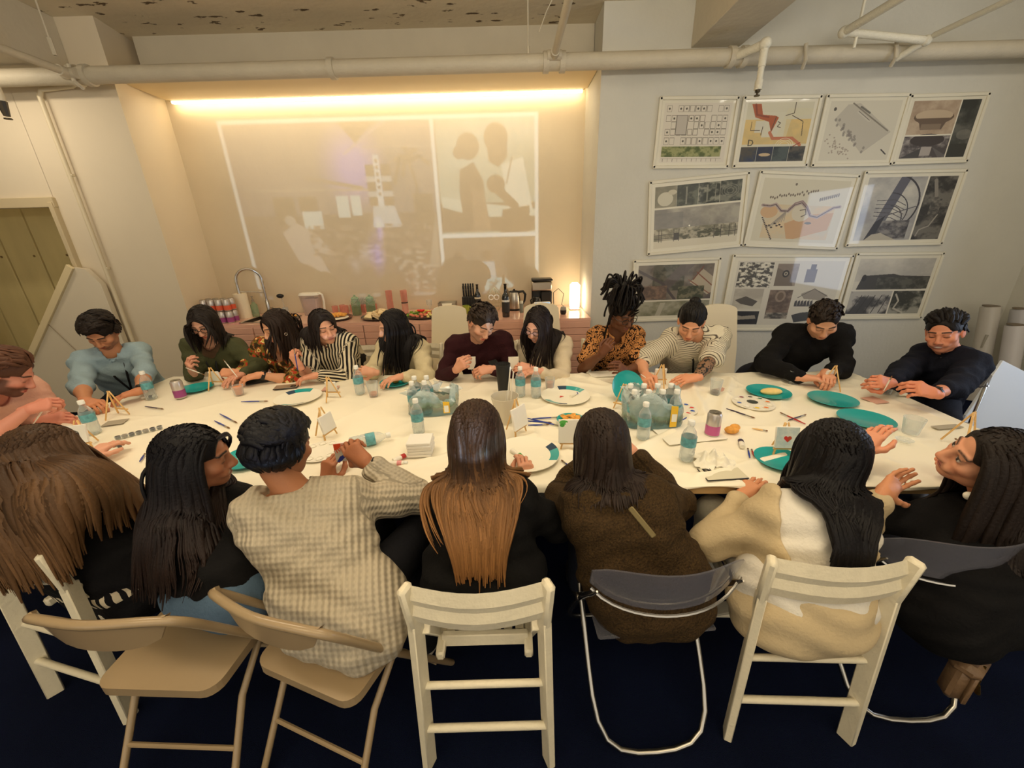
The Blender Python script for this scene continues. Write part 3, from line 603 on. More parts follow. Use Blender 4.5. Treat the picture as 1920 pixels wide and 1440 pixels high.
# ------------------------------------------------------------------ kitchen counter in the alcove
CT = .90
FY0, FY1 = 4.06, 3.90      # front face: left end, right end
def fy(x): return FY0+(x+3.25)/(4.05)*(FY1-FY0)
ct = thing('kitchen_counter', 'pink tiled kitchen counter filling the alcove under the projection', 'counter', (-1.22, 4.35, 0))
mb = MB(); mb.prism([(-3.24+1.22, .34, 0), (.81+1.22, .34, 0), (.81+1.22, fy(.81)-4.35+.015, 0), (-3.24+1.22, fy(-3.24)-4.35+.015, 0)], (0, 0, CT-.03))
ob('cabinet', mb, grout, ct)
sx0, sx1, sy0, sy1 = -2.86, -2.38, 4.13, 4.48
mb = MB()
def slab(x0, x1, y0a, y0b, y1):
    mb.prism([(x0+1.22, y1-4.35, CT-.03), (x1+1.22, y1-4.35, CT-.03), (x1+1.22, y0b-4.35, CT-.03), (x0+1.22, y0a-4.35, CT-.03)], (0, 0, .03))
slab(-3.255, sx0, fy(-3.255), fy(sx0), 4.69); slab(sx0, sx1, fy(sx0), fy(sx1), sy0); slab(sx0, sx1, sy1, sy1, 4.69); slab(sx1, .81, fy(sx1), fy(.81), 4.69)
ob('countertop', mb, pinktop, ct)
ang = math.atan2(FY1-FY0, 4.05); R = rotm(0, 0, ang)
tm = [MB().box((0, 0, 0), (.572, .02, .066), bev=.004).mesh('tile')]
tm[0].materials.append(pink)
for row in range(13):
    for c in range(7):
        x = -3.25+.29+c*.58-.29*(row % 1)
        if x > .6: continue
        o = link('tile', tm[0], None, ct); o.location = (x+1.22, fy(x)-4.35, CT-.065-row*.069); o.rotation_euler = (0, 0, ang)
snk = thing('kitchen_sink', 'dark under-mounted sink basin set into the pink counter', 'sink', ((sx0+sx1)/2, (sy0+sy1)/2, CT-.2))
w_, d_ = (sx1-sx0), (sy1-sy0)
ob('basin', MB().box((0, 0, 0), (w_, d_, .01)).box((-w_/2+.005, 0, .1), (.01, d_, .2)).box((w_/2-.005, 0, .1), (.01, d_, .2)).box((0, -d_/2+.005, .1), (w_, .01, .2)).box((0, d_/2-.005, .1), (w_, .01, .2)), mat('dark_steel', rgb(62, 56, 48), .35, metal=.7), snk)
mb = MB()
for a_, b_ in (((-w_/2, -d_/2), (w_/2, -d_/2)), ((w_/2, -d_/2), (w_/2, d_/2)), ((w_/2, d_/2), (-w_/2, d_/2)), ((-w_/2, d_/2), (-w_/2, -d_/2))): mb.bar((a_[0], a_[1], .204), (b_[0], b_[1], .204), .018, .008)
ob('rim', mb, steel, snk)
ob('drain', MB().lathe([(.03, .006), (.03, .012), (.01, .012)], 16), steel, snk)

def on_counter(px, y): q = P(px, 578, Y=y); return q[0]
def at(px, py, z=CT): q = P(px, py, z=z); q[1] = min(q[1], 4.55); return q
def axx(px): return max(P(px, 585, Y=4.40)[0], -3.22)
# faucet
fx = axx(488); ft = thing('spring_faucet', 'tall chrome spring faucet arching over the sink', 'faucet', (fx, 4.57, CT))
ob('base', MB().lathe([(.032, 0), (.032, .012), (.02, .02), (.02, .16), (.016, .17)], 16), chrome, ft)
pts = [(0, 0, .16)]+[(-.105+.105*math.cos(a), -.06+.06*math.cos(a), .40+.125*math.sin(a)) for a in np.linspace(0, math.pi, 15)]+[(-.212, -.12, .36)]
ob('riser', MB().tube(pts, .011, 10), chrome, ft)
p2 = np.array(pts); seg = []
for i in range(len(p2)-1):
    for k in range(7): seg.append(p2[i]*(1-k/7)+p2[i+1]*k/7)
seg = np.array(seg[4:]); mb = MB()
for i in range(0, len(seg)-1, 2): mb.tube([seg[i], seg[i]+(seg[i+1]-seg[i])*.8], .0165, 8)
o = ob('spring_coil', mb, chrome, ft); o['kind'] = 'stuff'
ob('spray_head', MB().tube([(-.212, -.12, .37), (-.21, -.12, .25), (-.208, -.12, .17), (-.208, -.12, .13)], [.013, .014, .022, .024], 12), chrome, ft)
ob('support_arm', MB().tube([(0, 0, .26), (-.1, -.06, .275), (-.205, -.118, .29)], .006, 8), chrome, ft)
ob('handle', MB().tube([(.0, 0, .07), (.06, -.02, .09)], .008, 8), chrome, ft)

def lathe_thing(name, label, cat, loc, parts, group=None, rz=0):
    t = thing(name, label, cat, loc, rz, group)
    for pn, prof, m, n in parts: ob(pn, MB().lathe(prof, n), m, t, 50)
    return t
# soap bottle next to the faucet
q = at(505, 583); t = lathe_thing('soap_dispenser', 'green tinted soap dispenser bottle beside the sink', 'bottle', (axx(465), 4.53, CT),
    [('bottle', [(.035, 0), (.035, .13), (.015, .15), (.015, .165)], green_glass, 16), ('pump', [(.013, .165), (.013, .19), (.005, .19), (.005, .22), (.012, .22), (.012, .228)], steel, 10)])
t = thing('dish_brush', 'black headed dish brush standing in a clear holder', 'brush', (axx(522), 4.55, CT))
ob('holder', MB().lathe([(.03, 0), (.03, .09), (.026, .09), (.026, .005)], 14, closed=False), clearp, t)
ob('stick', MB().tube([(0, 0, .01), (-.015, 0, .2)], .006, 8), clearp, t); ob('bristles', MB().ell((-.02, -.01, .22), (.04, .03, .025)), blackm, t)
# paper towel roll
t = thing('paper_towel_roll', 'white paper towel roll standing at the left end of the counter', 'roll', (-3.0, 4.46, CT))
ob('roll', MB().lathe([(.022, 0), (.068, 0), (.068, .27), (.022, .27), (.022, 0)], 24, closed=False), mat('towel_paper', rgb(240, 228, 200), .8, bump=.2, bscale=80), t)
ob('core', MB().lathe([(.020, .0), (.020, .272), (.017, .272), (.017, 0)], 16, closed=False), mat('cardboard', rgb(180, 140, 100), .8), t)
# soda cans, upper and lower rows
def can_parts(t, bands):
    ob('body', MB().lathe([(.026, 0), (.033, .008), (.033, .112), (.027, .122)], 16), mat('can_silver', rgb(200, 192, 186), .3, metal=.6), t, 50)
    ob('printed_band', MB().lathe([(.0335, .012), (.0335, .06)], 16, closed=False), bands, t, 50)
    ob('rim', MB().lathe([(.0265, .122), (.0275, .125), (.024, .1235), (.0, .1215)], 16), steel, t, 50)
    ob('pull_tab', MB().box((.004, 0, .1245), (.022, .013, .0015), bev=.0005), steel, t)
orange_b = mat('orange_can_band', rgb(226, 96, 62), .4); purple_b = mat('purple_can_band', rgb(150, 66, 126), .4); magenta_b = mat('magenta_can_band', rgb(196, 92, 150), .4)
protoc = thing('soda_can', 'silver soda can with orange band in the stacked row by the paper towels', 'can', (0, 0, CT), 0, 'stacked orange soda cans'); can_parts(protoc, orange_b)
protop = thing('soda_can', 'silver soda can with purple band in the bottom row by the paper towels', 'can', (0, 0, CT), 0, 'purple soda cans of the bottom row'); can_parts(protop, purple_b)
cx = -3.0
first = True
for i in range(4):
    for j in range(2):
        l = (cx-.20+i*.075, 4.16+j*.08+i*.006, CT)
        if i == j == 0: protop.location = l
        else: dup(protop, loc=l, rz=i*.7)
for i in range(4):
    for j in range(2):
        l = (cx-.20+i*.075, 4.16+j*.08+i*.006, CT+.1265)
        if i == j == 0: protoc.location = l
        else: dup(protoc, loc=l, rz=i*.9+j)
# water filter pitcher
t = thing('filter_pitcher', 'clear water filter pitcher with white lid and handle on the counter', 'pitcher', (axx(578), 4.52, CT))
def rbox(w, d, z0, z1, k=1., r=.02): return [(w*k, d*k, z) for z in (z0, z1)]
mb = MB(); pol = lambda w, d, z: [(x*w+sx*(0), y*d, z) for x, y, sx in ((-.5, -.35, 0), (-.35, -.5, 0), (.35, -.5, 0), (.5, -.35, 0), (.5, .35, 0), (.35, .5, 0), (-.35, .5, 0), (-.5, .35, 0))]
a_ = pol(.17, .11, 0); b_ = pol(.215, .13, .225); mb.add(a_+b_, [tuple(range(8))[::-1], tuple(range(8, 16))]+[(i, (i+1) % 8, (i+1) % 8+8, i+8) for i in range(8)])
ob('jug', mb, film('smoky_clear', rgb(214, 196, 188), .35), t, 30)
mb = MB(); a_ = pol(.17, .11, .19); b_ = pol(.12, .08, .06); mb.add(a_+b_, [tuple(range(8)), tuple(range(8, 16))[::-1]]+[(i, i+8, (i+1) % 8+8, (i+1) % 8) for i in range(8)])
ob('filter_insert', mb, mat('frosted_insert', rgb(225, 205, 200), .4, alpha=1), t, 30)
mb = MB(); a_ = pol(.225, .14, .225); b_ = pol(.2, .12, .25); mb.add(a_+b_, [tuple(range(8))[::-1], tuple(range(8, 16))]+[(i, (i+1) % 8, (i+1) % 8+8, i+8) for i in range(8)])
ob('lid', mb, white, t, 30); ob('handle', MB().tube([(.10, 0, .24), (.135, 0, .225), (.14, 0, .15), (.13, 0, .05), (.09, 0, .02)], .013, 8), white, t)
# pink tumblers row
pt = lathe_thing('pink_tumbler', 'short pink glass tumbler in the row behind the food trays', 'glass', (0, 0, CT), [('cup', [(.028, 0), (.034, .09), (.031, .09), (.026, .006)], pink_glass, 14)], 'pink tumblers behind the food trays')
for i in range(8):
    l = (axx(618)+i*.062, 4.55+(i % 2)*.06, CT)
    if i == 0: pt.location = l
    else: dup(pt, loc=l)
# napkin holder stripes
t = thing('napkin_rack', 'tilted striped acrylic rack of napkins behind the tumblers', 'rack', (axx(665), 4.62, CT))
for i in range(7): ob('divider', MB().bar((-.10+i*.03, 0, .02+i*.004), (-.02+i*.03, 0, .16), .004, .06), clearp, t)
# two swing-top jars
def jar(px, label):
    t = thing('swing_top_jar', label, 'jar', (at(px, 585)[0], 4.42, CT))
    ob('glass_body', MB().lathe([(.045, 0), (.05, .01), (.05, .14), (.038, .165), (.038, .175)], 18), green_glass, t, 50)
    ob('contents', MB().lathe([(.044, .004), (.045, .10), (.03, .108)], 14), mat('dried_snacks', rgb(150, 116, 66), .8, noise=.5, nscale=120, bump=1, bscale=150), t)
    ob('lid', MB().lathe([(.04, .178), (.042, .186), (.03, .2), (.012, .205), (.014, .22), (.002, .225)], 18), green_glass, t, 50)
    ob('wire_clasp', MB().tube([(-.04, -.01, .15), (-.045, -.045, .17), (.0, -.055, .13), (.045, -.045, .17), (.04, -.01, .15)], .0025, 6), steel, t)
jar(681, 'green glass swing-top jar of snacks, the left one of two'); jar(706, 'green glass swing-top jar of snacks beside the sandwiches, right one')
# stacked pink highball glasses
for px, lab in ((737, 'tall stack of pink highball glasses left of the gold one'),):
    t = thing('highball_stack', lab, 'glass', (at(px, 585)[0], 4.48, CT))
    for k in range(2): ob('glass', MB().lathe([(.034, .0), (.038, .13), (.035, .13), (.031, .006)], 14).xf(np.eye(3), (0, 0, k*.125)), pink_glass, t, 50)
t = thing('straw_glass', 'tall pink glass of gold straws on a dark base behind the fruit tray', 'glass', (axx(760), 4.42, CT))
ob('stem_glass', MB().lathe([(.034, 0), (.036, .12)], 14), pink_glass, t, 50); ob('dark_base', MB().lathe([(.037, .12), (.037, .13)], 14), blackm, t)
ob('cup', MB().lathe([(.034, .13), (.038, .26), (.035, .26), (.031, .134)], 14, closed=False), pink_glass, t, 50)
for i in range(9): ob('straw', MB().tube([(.012*math.cos(i*2.4), .012*math.sin(i*2.4), .132), (.022*math.cos(i*2.1), .02*math.sin(i*2.1), .215+.01*(i % 3))], .004, 6), mat('gold_straw', rgb(214, 162, 60), .3, metal=.6), t)
t = lathe_thing('wine_glass', 'small clear glass standing left of the napkin box', 'glass', (axx(805), 4.45, CT), [('bowl', [(.02, 0), (.02, .004), (.004, .008), (.004, .06), (.03, .09), (.032, .14), (.029, .14)], clearp, 14)])
# food trays
tray_m = mat('black_tray', rgb(24, 22, 20), .25, coat=.4)
def tray(px, py, y, r, label):
    q = at(px, py); t = thing('food_tray', label, 'tray', (q[0], y, CT))
    ob('platter', MB().lathe([(r*.8, 0), (r, .012), (r*1.02, .022), (r*.97, .022), (r*.8, .008)], 28), tray_m, t, 50); return t, q[0]
food = {}
def food_mat(n, c): return mat(n, c, .6, noise=.15, nscale=60, bump=.3, bscale=80)
t, x = tray(552, 592, 4.24, .17, 'round black tray of golden pastries nearest the sink')
for i in range(34):
    a, rr = i*2.4, .022*math.sqrt(i+.3); f_ = thing('pastry', 'small golden pastry piled on the tray nearest the sink', 'food', (x+rr*math.cos(a), 4.24+rr*math.sin(a)*.95, CT+.03+.035*(1-rr/.14)), a, 'golden pastries on the tray nearest the sink')
    if i == 0: pm = MB().ell((0, 0, 0), (.03, .02, .016), n=10, m=6).mesh('pastry', True); pm.materials.append(pastry)
    link('crust', pm, None, f_)
t, x = tray(638, 592, 4.22, .20, 'round black tray with cheese slices and nuggets beside the jars')
ob('doily', MB().lathe([(.15, .011), (.16, .014)], 24), paper, t)
for i in range(18):
    a, rr = i*2.4, .02*math.sqrt(i+.3); f_ = thing('nugget', 'fried golden nugget in the pile on the doily tray', 'food', (x+.03+rr*math.cos(a), 4.27+rr*math.sin(a)*.8, CT+.03+.02*(1-rr/.1)), a, 'fried nuggets on the doily tray')
    link('crust', pm, None, f_)
sand = mat('white_sandwich_bread', rgb(238, 214, 168), .7, noise=.08, nscale=50)
t, x = tray(722, 592, 4.22, .21, 'round black tray of triangular sandwiches behind the black-haired guest')
sm = MB().prism([(-.045, -.03, 0), (.045, -.03, 0), (0, .045, 0)], (0, 0, .014)).prism([(-.045, -.03, .019), (.045, -.03, .019), (0, .045, .019)], (0, 0, .014)).mesh('bread'); sm.materials.append(sand)
fm = MB().prism([(-.043, -.028, .0135), (.043, -.028, .0135), (0, .042, .0135)], (0, 0, .006)).mesh('filling'); fm.materials.append(mat('sandwich_filling', rgb(196, 150, 90), .7))
for i in range(24):
    a, rr = i*2.4, .034*math.sqrt(i+.2); f_ = thing('sandwich', 'white triangular tea sandwich heaped on the sandwich tray', 'food', (x+rr*math.cos(a), 4.22+rr*math.sin(a)*.9, CT+.014+.05*max(0, 1-rr/.13)), a, 'tea sandwiches on the sandwich tray')
    f_.rotation_euler = (.5*math.sin(a), .4*math.cos(a*1.3), a); link('bread', sm, None, f_); link('filling', fm, None, f_)
t, x = tray(800, 590, 4.24, .22, 'round black tray of cut fruit with a red flower in the middle')
cols = [(214, 60, 50), (236, 196, 90), (120, 150, 50), (232, 130, 100), (240, 214, 130)]
fms = []
for i, c in enumerate(cols):
    m_ = MB().box((0, 0, 0), (.035, .026, .02), bev=.005).mesh('cut_fruit'); m_.materials.append(mat('fruit_%d' % i, rgb(*c), .35)); fms.append(m_)
names = ['red melon', 'yellow pineapple', 'green kiwi', 'pink melon', 'pale cheese']
for i in range(48):
    a, rr = i*2.4, .028*math.sqrt(i+.2); k = int(a/(2*math.pi)*5) % 5
    f_ = thing('fruit_piece', 'cut piece of %s on the fruit tray' % names[k], 'food', (x+rr*math.cos(a), 4.24+rr*math.sin(a)*.95, CT+.024+.012*(i % 2)), a, 'cut %s pieces on the fruit tray' % names[k]); link('flesh', fms[k], None, f_)
t = thing('flower_garnish', 'bright red flower garnish in the middle of the fruit tray', 'flower', (x-.04, 4.24, CT+.05))
for i in range(7): ob('petal', MB().ell((.025*math.cos(i*.9), .025*math.sin(i*.9), .01), (.022, .016, .008), rotm(0, -.5, i*.9), 10, 6), mat('red_petal', rgb(226, 40, 30), .5), t)
# napkin box
t = thing('napkin_box', 'silver napkin box with a curved opening on the counter', 'box', (axx(838), 4.50, CT), .05)
mb = MB(); mb.box((0, 0, .004), (.20, .16, .008)); mb.box((0, .077, .055), (.20, .006, .10)); mb.box((-.097, 0, .055), (.006, .16, .10)); mb.box((.097, 0, .055), (.006, .16, .10)); mb.prism([(-.1, -.08, .0), (.1, -.08, 0), (.1, -.08, .105), (.06, -.08, .105), (.045, -.08, .06), (0, -.08, .045), (-.045, -.08, .06), (-.06, -.08, .105), (-.1, -.08, .105)], (0, .006, 0))
ob('case', mb, steel, t); ob('napkins', MB().box((0, 0, .045), (.18, .14, .07), bev=.006), paper, t)
# knife block
t = thing('knife_block', 'black knife block full of black handled knives', 'knife block', (axx(879), 4.52, CT))
ob('block', MB().box((0, 0, .08), (.15, .10, .16), bev=.006), black, t)
for i in range(5):
    for j in range(2):
        if (i, j) == (4, 0): continue
        h_ = .235+.02*((i*3+j) % 3)
        k_ = ob('knife', MB().bar((-.055+i*.027, -.02+j*.035, .16), (-.058+i*.027, -.02+j*.035, h_+.045), .018, .014, (0, 1, 0), .004), mat('knife_handle', rgb(30, 28, 26), .3), t)
        ob('rivet', MB().ell((-.057+i*.027, -.029+j*.035, h_), (.003, .003, .003), n=6, m=4), steel, k_)
for i in range(5): ob('slot', MB().box((-.06+i*.03, -.0505, .08), (.002, .002, .15)), mat('slot_grey', rgb(70, 68, 64), .5), t)
# bottles of wine
def wine(px, py, label, lab, sc=1.):
    q = at(px, py); t = thing('wine_bottle', label, 'bottle', q)
    ob('bottle', MB().lathe([(.034*sc, 0), (.037*sc, .01), (.037*sc, .185*sc), (.03*sc, .21*sc), (.014*sc, .235*sc), (.013*sc, .30*sc), (.016*sc, .303*sc), (.016*sc, .312*sc)], 18), dark_glass, t, 50)
    ob('paper_label', MB().lathe([(.0376*sc, .05), (.0376*sc, .14*sc)], 18, closed=False), mat('dark_label_%s' % lab, rgb(44, 40, 36), .6), t, 50)
    ob('label_print', MB().lathe([(.038*sc, .145*sc), (.038*sc, .165*sc)], 18, closed=False), mat('pale_label', rgb(205, 195, 170), .6), t, 50)
wine(897, 583, 'dark wine bottle between the knife block and the wire bowl', 'a', .95)
wine(949, 594, 'tall dark wine bottle in front of the kettle', 'b', 1.08)
# wire basket
t = thing('wire_basket', 'white wire basket of eyeglass-shaped party glasses on the counter', 'basket', (axx(927), 4.50, CT))
mb = MB()
for k in range(14):
    a = k*2*math.pi/14; mb.tube([(.05*math.cos(a), .05*math.sin(a), 0), (.085*math.cos(a), .085*math.sin(a), .07), (.07*math.cos(a), .07*math.sin(a), .17), (.03*math.cos(a), .03*math.sin(a), .23), (0, 0, .25)], .0022, 5)
o = ob('wires', mb, mat('cream_wire', rgb(205, 190, 150), .4), t); o['kind'] = 'stuff'
for z, r in ((.01, .055), (.07, .085), (.17, .07)): ob('hoop', MB().tube([(r*math.cos(a), r*math.sin(a), z) for a in np.linspace(0, 2*math.pi, 25)], .003, 6), MATS['cream_wire'], t)
for x in (-.03, .03): ob('party_glasses_ring', MB().tube([(x+.026*math.cos(a), -.088, .155+.026*math.sin(a)) for a in np.linspace(0, 2*math.pi, 17)], .006, 6), white, t)
t = lathe_thing('green_mug', 'lime green cup standing before the knife block', 'mug', (axx(876), 4.32, CT), [('cup', [(.03, 0), (.037, .01), (.038, .09), (.034, .09), (.032, .01)], mat('lime_ceramic', rgb(150, 160, 56), .35), 18)])
ob('handle', MB().tube([(.036, 0, .075), (.06, 0, .065), (.06, 0, .03), (.036, 0, .02)], .006, 8), MATS['lime_ceramic'], t)
# plates stack
t = thing('paper_plate_stack', 'stack of white paper plates with teal marks on the counter', 'plates', (axx(853), 4.17, CT))
for k in range(5): ob('plate', MB().lathe([(.08, k*.006), (.125, k*.006+.014), (.127, k*.006+.014), (.082, k*.006+.003)], 24), paper, t, 50)
ob('teal_mark', MB().prism([(.117, .03, .0415), (.09, .05, .0405), (.10, .075, .0415), (.127, .06, .0425)], (0, 0, .0012)), teal, t)
# kettle
t = thing('electric_kettle', 'steel electric kettle with black handle and lid', 'kettle', (axx(965), 4.47, CT))
ob('body', MB().lathe([(.075, .02), (.078, .03), (.06, .19), (.055, .2)], 24), steel, t, 50); ob('base', MB().lathe([(.08, 0), (.082, .018), (.075, .02)], 24), black, t)
ob('lid', MB().lathe([(.056, .2), (.05, .212), (.01, .22), (.012, .232)], 20), black, t, 50); ob('handle', MB().tube([(.05, 0, .2), (.1, 0, .205), (.125, 0, .17), (.115, 0, .1), (.085, 0, .05)], [.014, .013, .014, .012, .01], 10), black, t)
ob('spout', MB().prism([(-.05, -.025, .15), (-.05, .025, .15), (-.085, 0, .195), (-.05, 0, .2)][:3], (0, 0, .05)), steel, t)
t = lathe_thing('seasoning_bottle', 'small grey spice bottle with pale cap before the coffee maker', 'bottle', at(978, 586), [('bottle', [(.02, 0), (.02, .09), (.012, .1)], mat('grey_label', rgb(110, 112, 100), .4), 14), ('cap', [(.019, .1), (.019, .125)], mat('pale_cap', rgb(205, 205, 185), .5), 14)])
# coffee maker
t = thing('coffee_maker', 'black and steel drip coffee maker at the right of the counter', 'coffee maker', (axx(1017), 4.50, CT))
ob('housing', MB().box((0, .06, .16), (.22, .08, .32), bev=.01).box((.05, -.02, .1), (.12, .1, .2), bev=.008), black, t); ob('steel_front', MB().box((-.005, -.01, .26), (.225, .16, .10), bev=.012), steel, t)
ob('lid', MB().box((0, -.005, .325), (.23, .17, .025), bev=.008), black, t); ob('base', MB().box((0, -.01, .012), (.225, .17, .024), bev=.006), black, t)
cfe = ob('carafe', MB().lathe([(.045, .028), (.055, .06), (.05, .12), (.04, .14)], 18, (-.055, -.03, 0)), mat('carafe_glass', rgb(50, 44, 38), .05, trans=.4), t, 50); ob('carafe_handle', MB().tube([(-.10, -.05, .13), (-.13, -.07, .11), (-.12, -.06, .06)], .008, 8), black, cfe)
# smart display
t = thing('smart_display', 'small white smart display showing a blue screen', 'display', (axx(1014), 4.20, CT), .1)
scm = Im(120, 70, (60, 130, 220)); scm.rect(0, 0, 1, .18, (120, 180, 235)); scm.rect(.12, .45, .7, .8, (40, 90, 190)); scm.rect(.4, .3, .5, .5, (15, 30, 80)); scm.ell(.82, .35, .06, .1, (190, 220, 245))
im_ = scm.image('display_picture'); m_ = print_mat('display_screen', im_, .2); b_ = m_.node_tree.nodes['Principled BSDF']; m_.node_tree.links.new([n for n in m_.node_tree.nodes if n.type == 'TEX_IMAGE'][0].outputs[0], b_.inputs['Emission Color']); b_.inputs['Emission Strength'].default_value = .8
ob('case', MB().box((0, 0, .065), (.18, .03, .12), rotm(-.25), .01), white, t); sheet('screen', (0, -.0175, .068), (.16, 0, 0), (0, .0243, .097), .002, m_, t); ob('stand', MB().box((0, .035, .02), (.12, .06, .04), bev=.01), white, t)
# small device + lamp
t = thing('smart_speaker', 'small grey and black smart speaker beside the glowing lamp', 'speaker', at(1056, 589)); ob('body', MB().lathe([(.026, 0), (.034, .02), (.034, .045)], 18), black, t, 50); ob('top', MB().lathe([(.034, .045), (.028, .075), (.02, .08)], 18), mat('grey_fabric', rgb(150, 145, 135), .7), t, 50)
t = thing('table_lamp', 'glowing white column lamp at the right end of the counter', 'lamp', (axx(1080)-.02, 4.40, CT))
ob('lamp_shade', MB().box((0, 0, .15), (.105, .105, .28), bev=.025), mat('lamp_glow', (1, .9, .7, 1), .5, emit=(1.0, .82, .55, 1), estr=9), t); ob('base', MB().box((0, 0, .006), (.11, .11, .012), bev=.004), white, t)
t = thing('power_cable', 'dark cables looping between the coffee maker and the lamp', 'cable', (axx(1050), 4.5, CT+.01)); ob('cable', MB().tube([(-.06, 0, 0), (-.06, .05, .16), (0, .08, .2), (.06, .06, .14), (.03, 0, .03), (.07, 0, 0)], .004, 6), black, t)

# ------------------------------------------------------------------ the long table
TL = {'FL': (-2.60, 2.86), 'FR': (2.34, 2.54), 'NR': (2.25, 1.24), 'NL': (-2.66, 1.47)}
TZ = .75
tb = thing('long_table', 'long wooden table under the white plastic cover', 'table', (-.15, 2.0, 0))
poly = [TL[k] for k in ('FL', 'FR', 'NR', 'NL')]
ob('tabletop', MB().prism([(x+.15, y-2.0, TZ-.045) for x, y in poly], (0, 0, .04)), mat('oak_edge', rgb(196, 160, 108), .5, noise=.15, nscale=8, stretch=(1, 8, 8)), tb)
for lx, ly in ((-2.35, 1.65), (-2.35, 2.65), (-.45, 1.52), (-.45, 2.55), (.75, 1.48), (.75, 2.48), (2.0, 1.42), (2.0, 2.38)):
    ob('leg', MB().tube([(lx+.15, ly-2, 0), (lx+.15, ly-2, TZ-.045)], [.022, .036], 12), mat('white_leg', rgb(214, 196, 170), .45), tb)
ob('apron', MB().bar((-2.3+.15, 1.62-2, TZ-.08), (2.0+.15, 1.40-2, TZ-.08), .03, .06).bar((-2.3+.15, 2.7-2, TZ-.08), (2.0+.15, 2.44-2, TZ-.08), .03, .06), MATS['white_leg'], tb)
# plastic cover: fine creased sheet lying on the top and lapping over the far and near edges
nu, nv = 420, 150
U_, V_ = np.meshgrid(np.linspace(0, 1, nu), np.linspace(-.07, 1.07, nv))
Vc = np.clip(V_, 0, 1); lerp = lambda a, b, t: np.array(a)[None, None]*(1-t[..., None])+np.array(b)[None, None]*t[..., None]
nearp = lerp(TL['NL'], TL['NR'], U_); farp = lerp(TL['FL'], TL['FR'], U_); XY = nearp*(1-Vc[..., None])+farp*Vc[..., None]
X_, Y_ = XY[..., 0], XY[..., 1]
def ridge(x, y, ang, f, ph, sharp=6):
    t = (x*math.cos(ang)+y*math.sin(ang))*f+ph+.5*np.sin(y*2.1+ph)+.35*np.sin(x*3.1+ph*2); return np.exp(-sharp*np.abs(np.sin(t)))
def cren(a, b, s, seed): return np.clip((vnoise(nu, nv, s, seed)-a)/(b-a), 0, 1)
Zz = np.zeros_like(X_)
for ang, f, ph, am, sd in ((.5, 6, .3, .006, 1), (-.7, 8, 1.2, .005, 2), (1.3, 5, 2.2, .005, 3), (.1, 9, .7, .004, 4), (-1.2, 7, 3.1, .004, 5)):
    Zz += ridge(X_, Y_, ang, f, ph)*am*cren(.42, .62, 5, sd)
amp = .45+.9*np.clip((X_+.4)/.8, 0, 1)*(1-.3*np.clip((X_-1.6)/.6, 0, 1)); Zz = Zz*amp*1.7+ .0012*vnoise(nu, nv, 40, 9)
for (x0, y0, x1, y1, h_) in ((.55, 2.55, .95, 1.9, .02), (1.2, 2.5, 1.0, 1.75, .018), (1.5, 2.5, 1.05, 1.8, .014), (.3, 1.4, .8, 1.75, .018), (.75, 1.35, 1.2, 1.5, .016), (-.5, 1.5, .1, 1.75, .012), (.2, 2.6, .75, 2.3, .012)):
    dx, dy = x1-x0, y1-y0; t_ = np.clip(((X_-x0)*dx+(Y_-y0)*dy)/(dx*dx+dy*dy), 0, 1); dd = np.hypot(X_-x0-t_*dx, Y_-y0-t_*dy); Zz += h_*np.exp(-(dd/.022)**2)
over = np.clip(np.abs(V_-Vc)/.07, 0, 1); drop = over**.9*(.075+.03*np.sin(X_*5)+.02*np.sin(X_*13))*np.where(V_ < 0, np.clip(.35+1.2*(np.sin(X_*2.1+2.2)), .12, 1), 1)
sgn = np.sign(V_-Vc); Yo = Y_+sgn*(.004+.012*np.minimum(over*4, 1)+.006*np.sin(X_*22)*over)
Zf = TZ+Zz*(1-over)-drop
me = bpy.data.meshes.new('cover'); vs = np.stack([X_, Yo, Zf], -1).reshape(-1, 3)
ii = (np.arange(nv-1)[:, None]*nu+np.arange(nu-1)[None]).ravel(); fs = np.stack([ii, ii+1, ii+nu+1, ii+nu], 1)
me.from_pydata(vs.tolist(), [], fs.tolist()); me.shade_smooth()
cl = link('table_cover', me, mat('white_plastic_cover', rgb(244, 236, 214), .42, spec=.4)); tag(cl, 'creased white plastic cover spread over the whole long table', 'tablecloth')
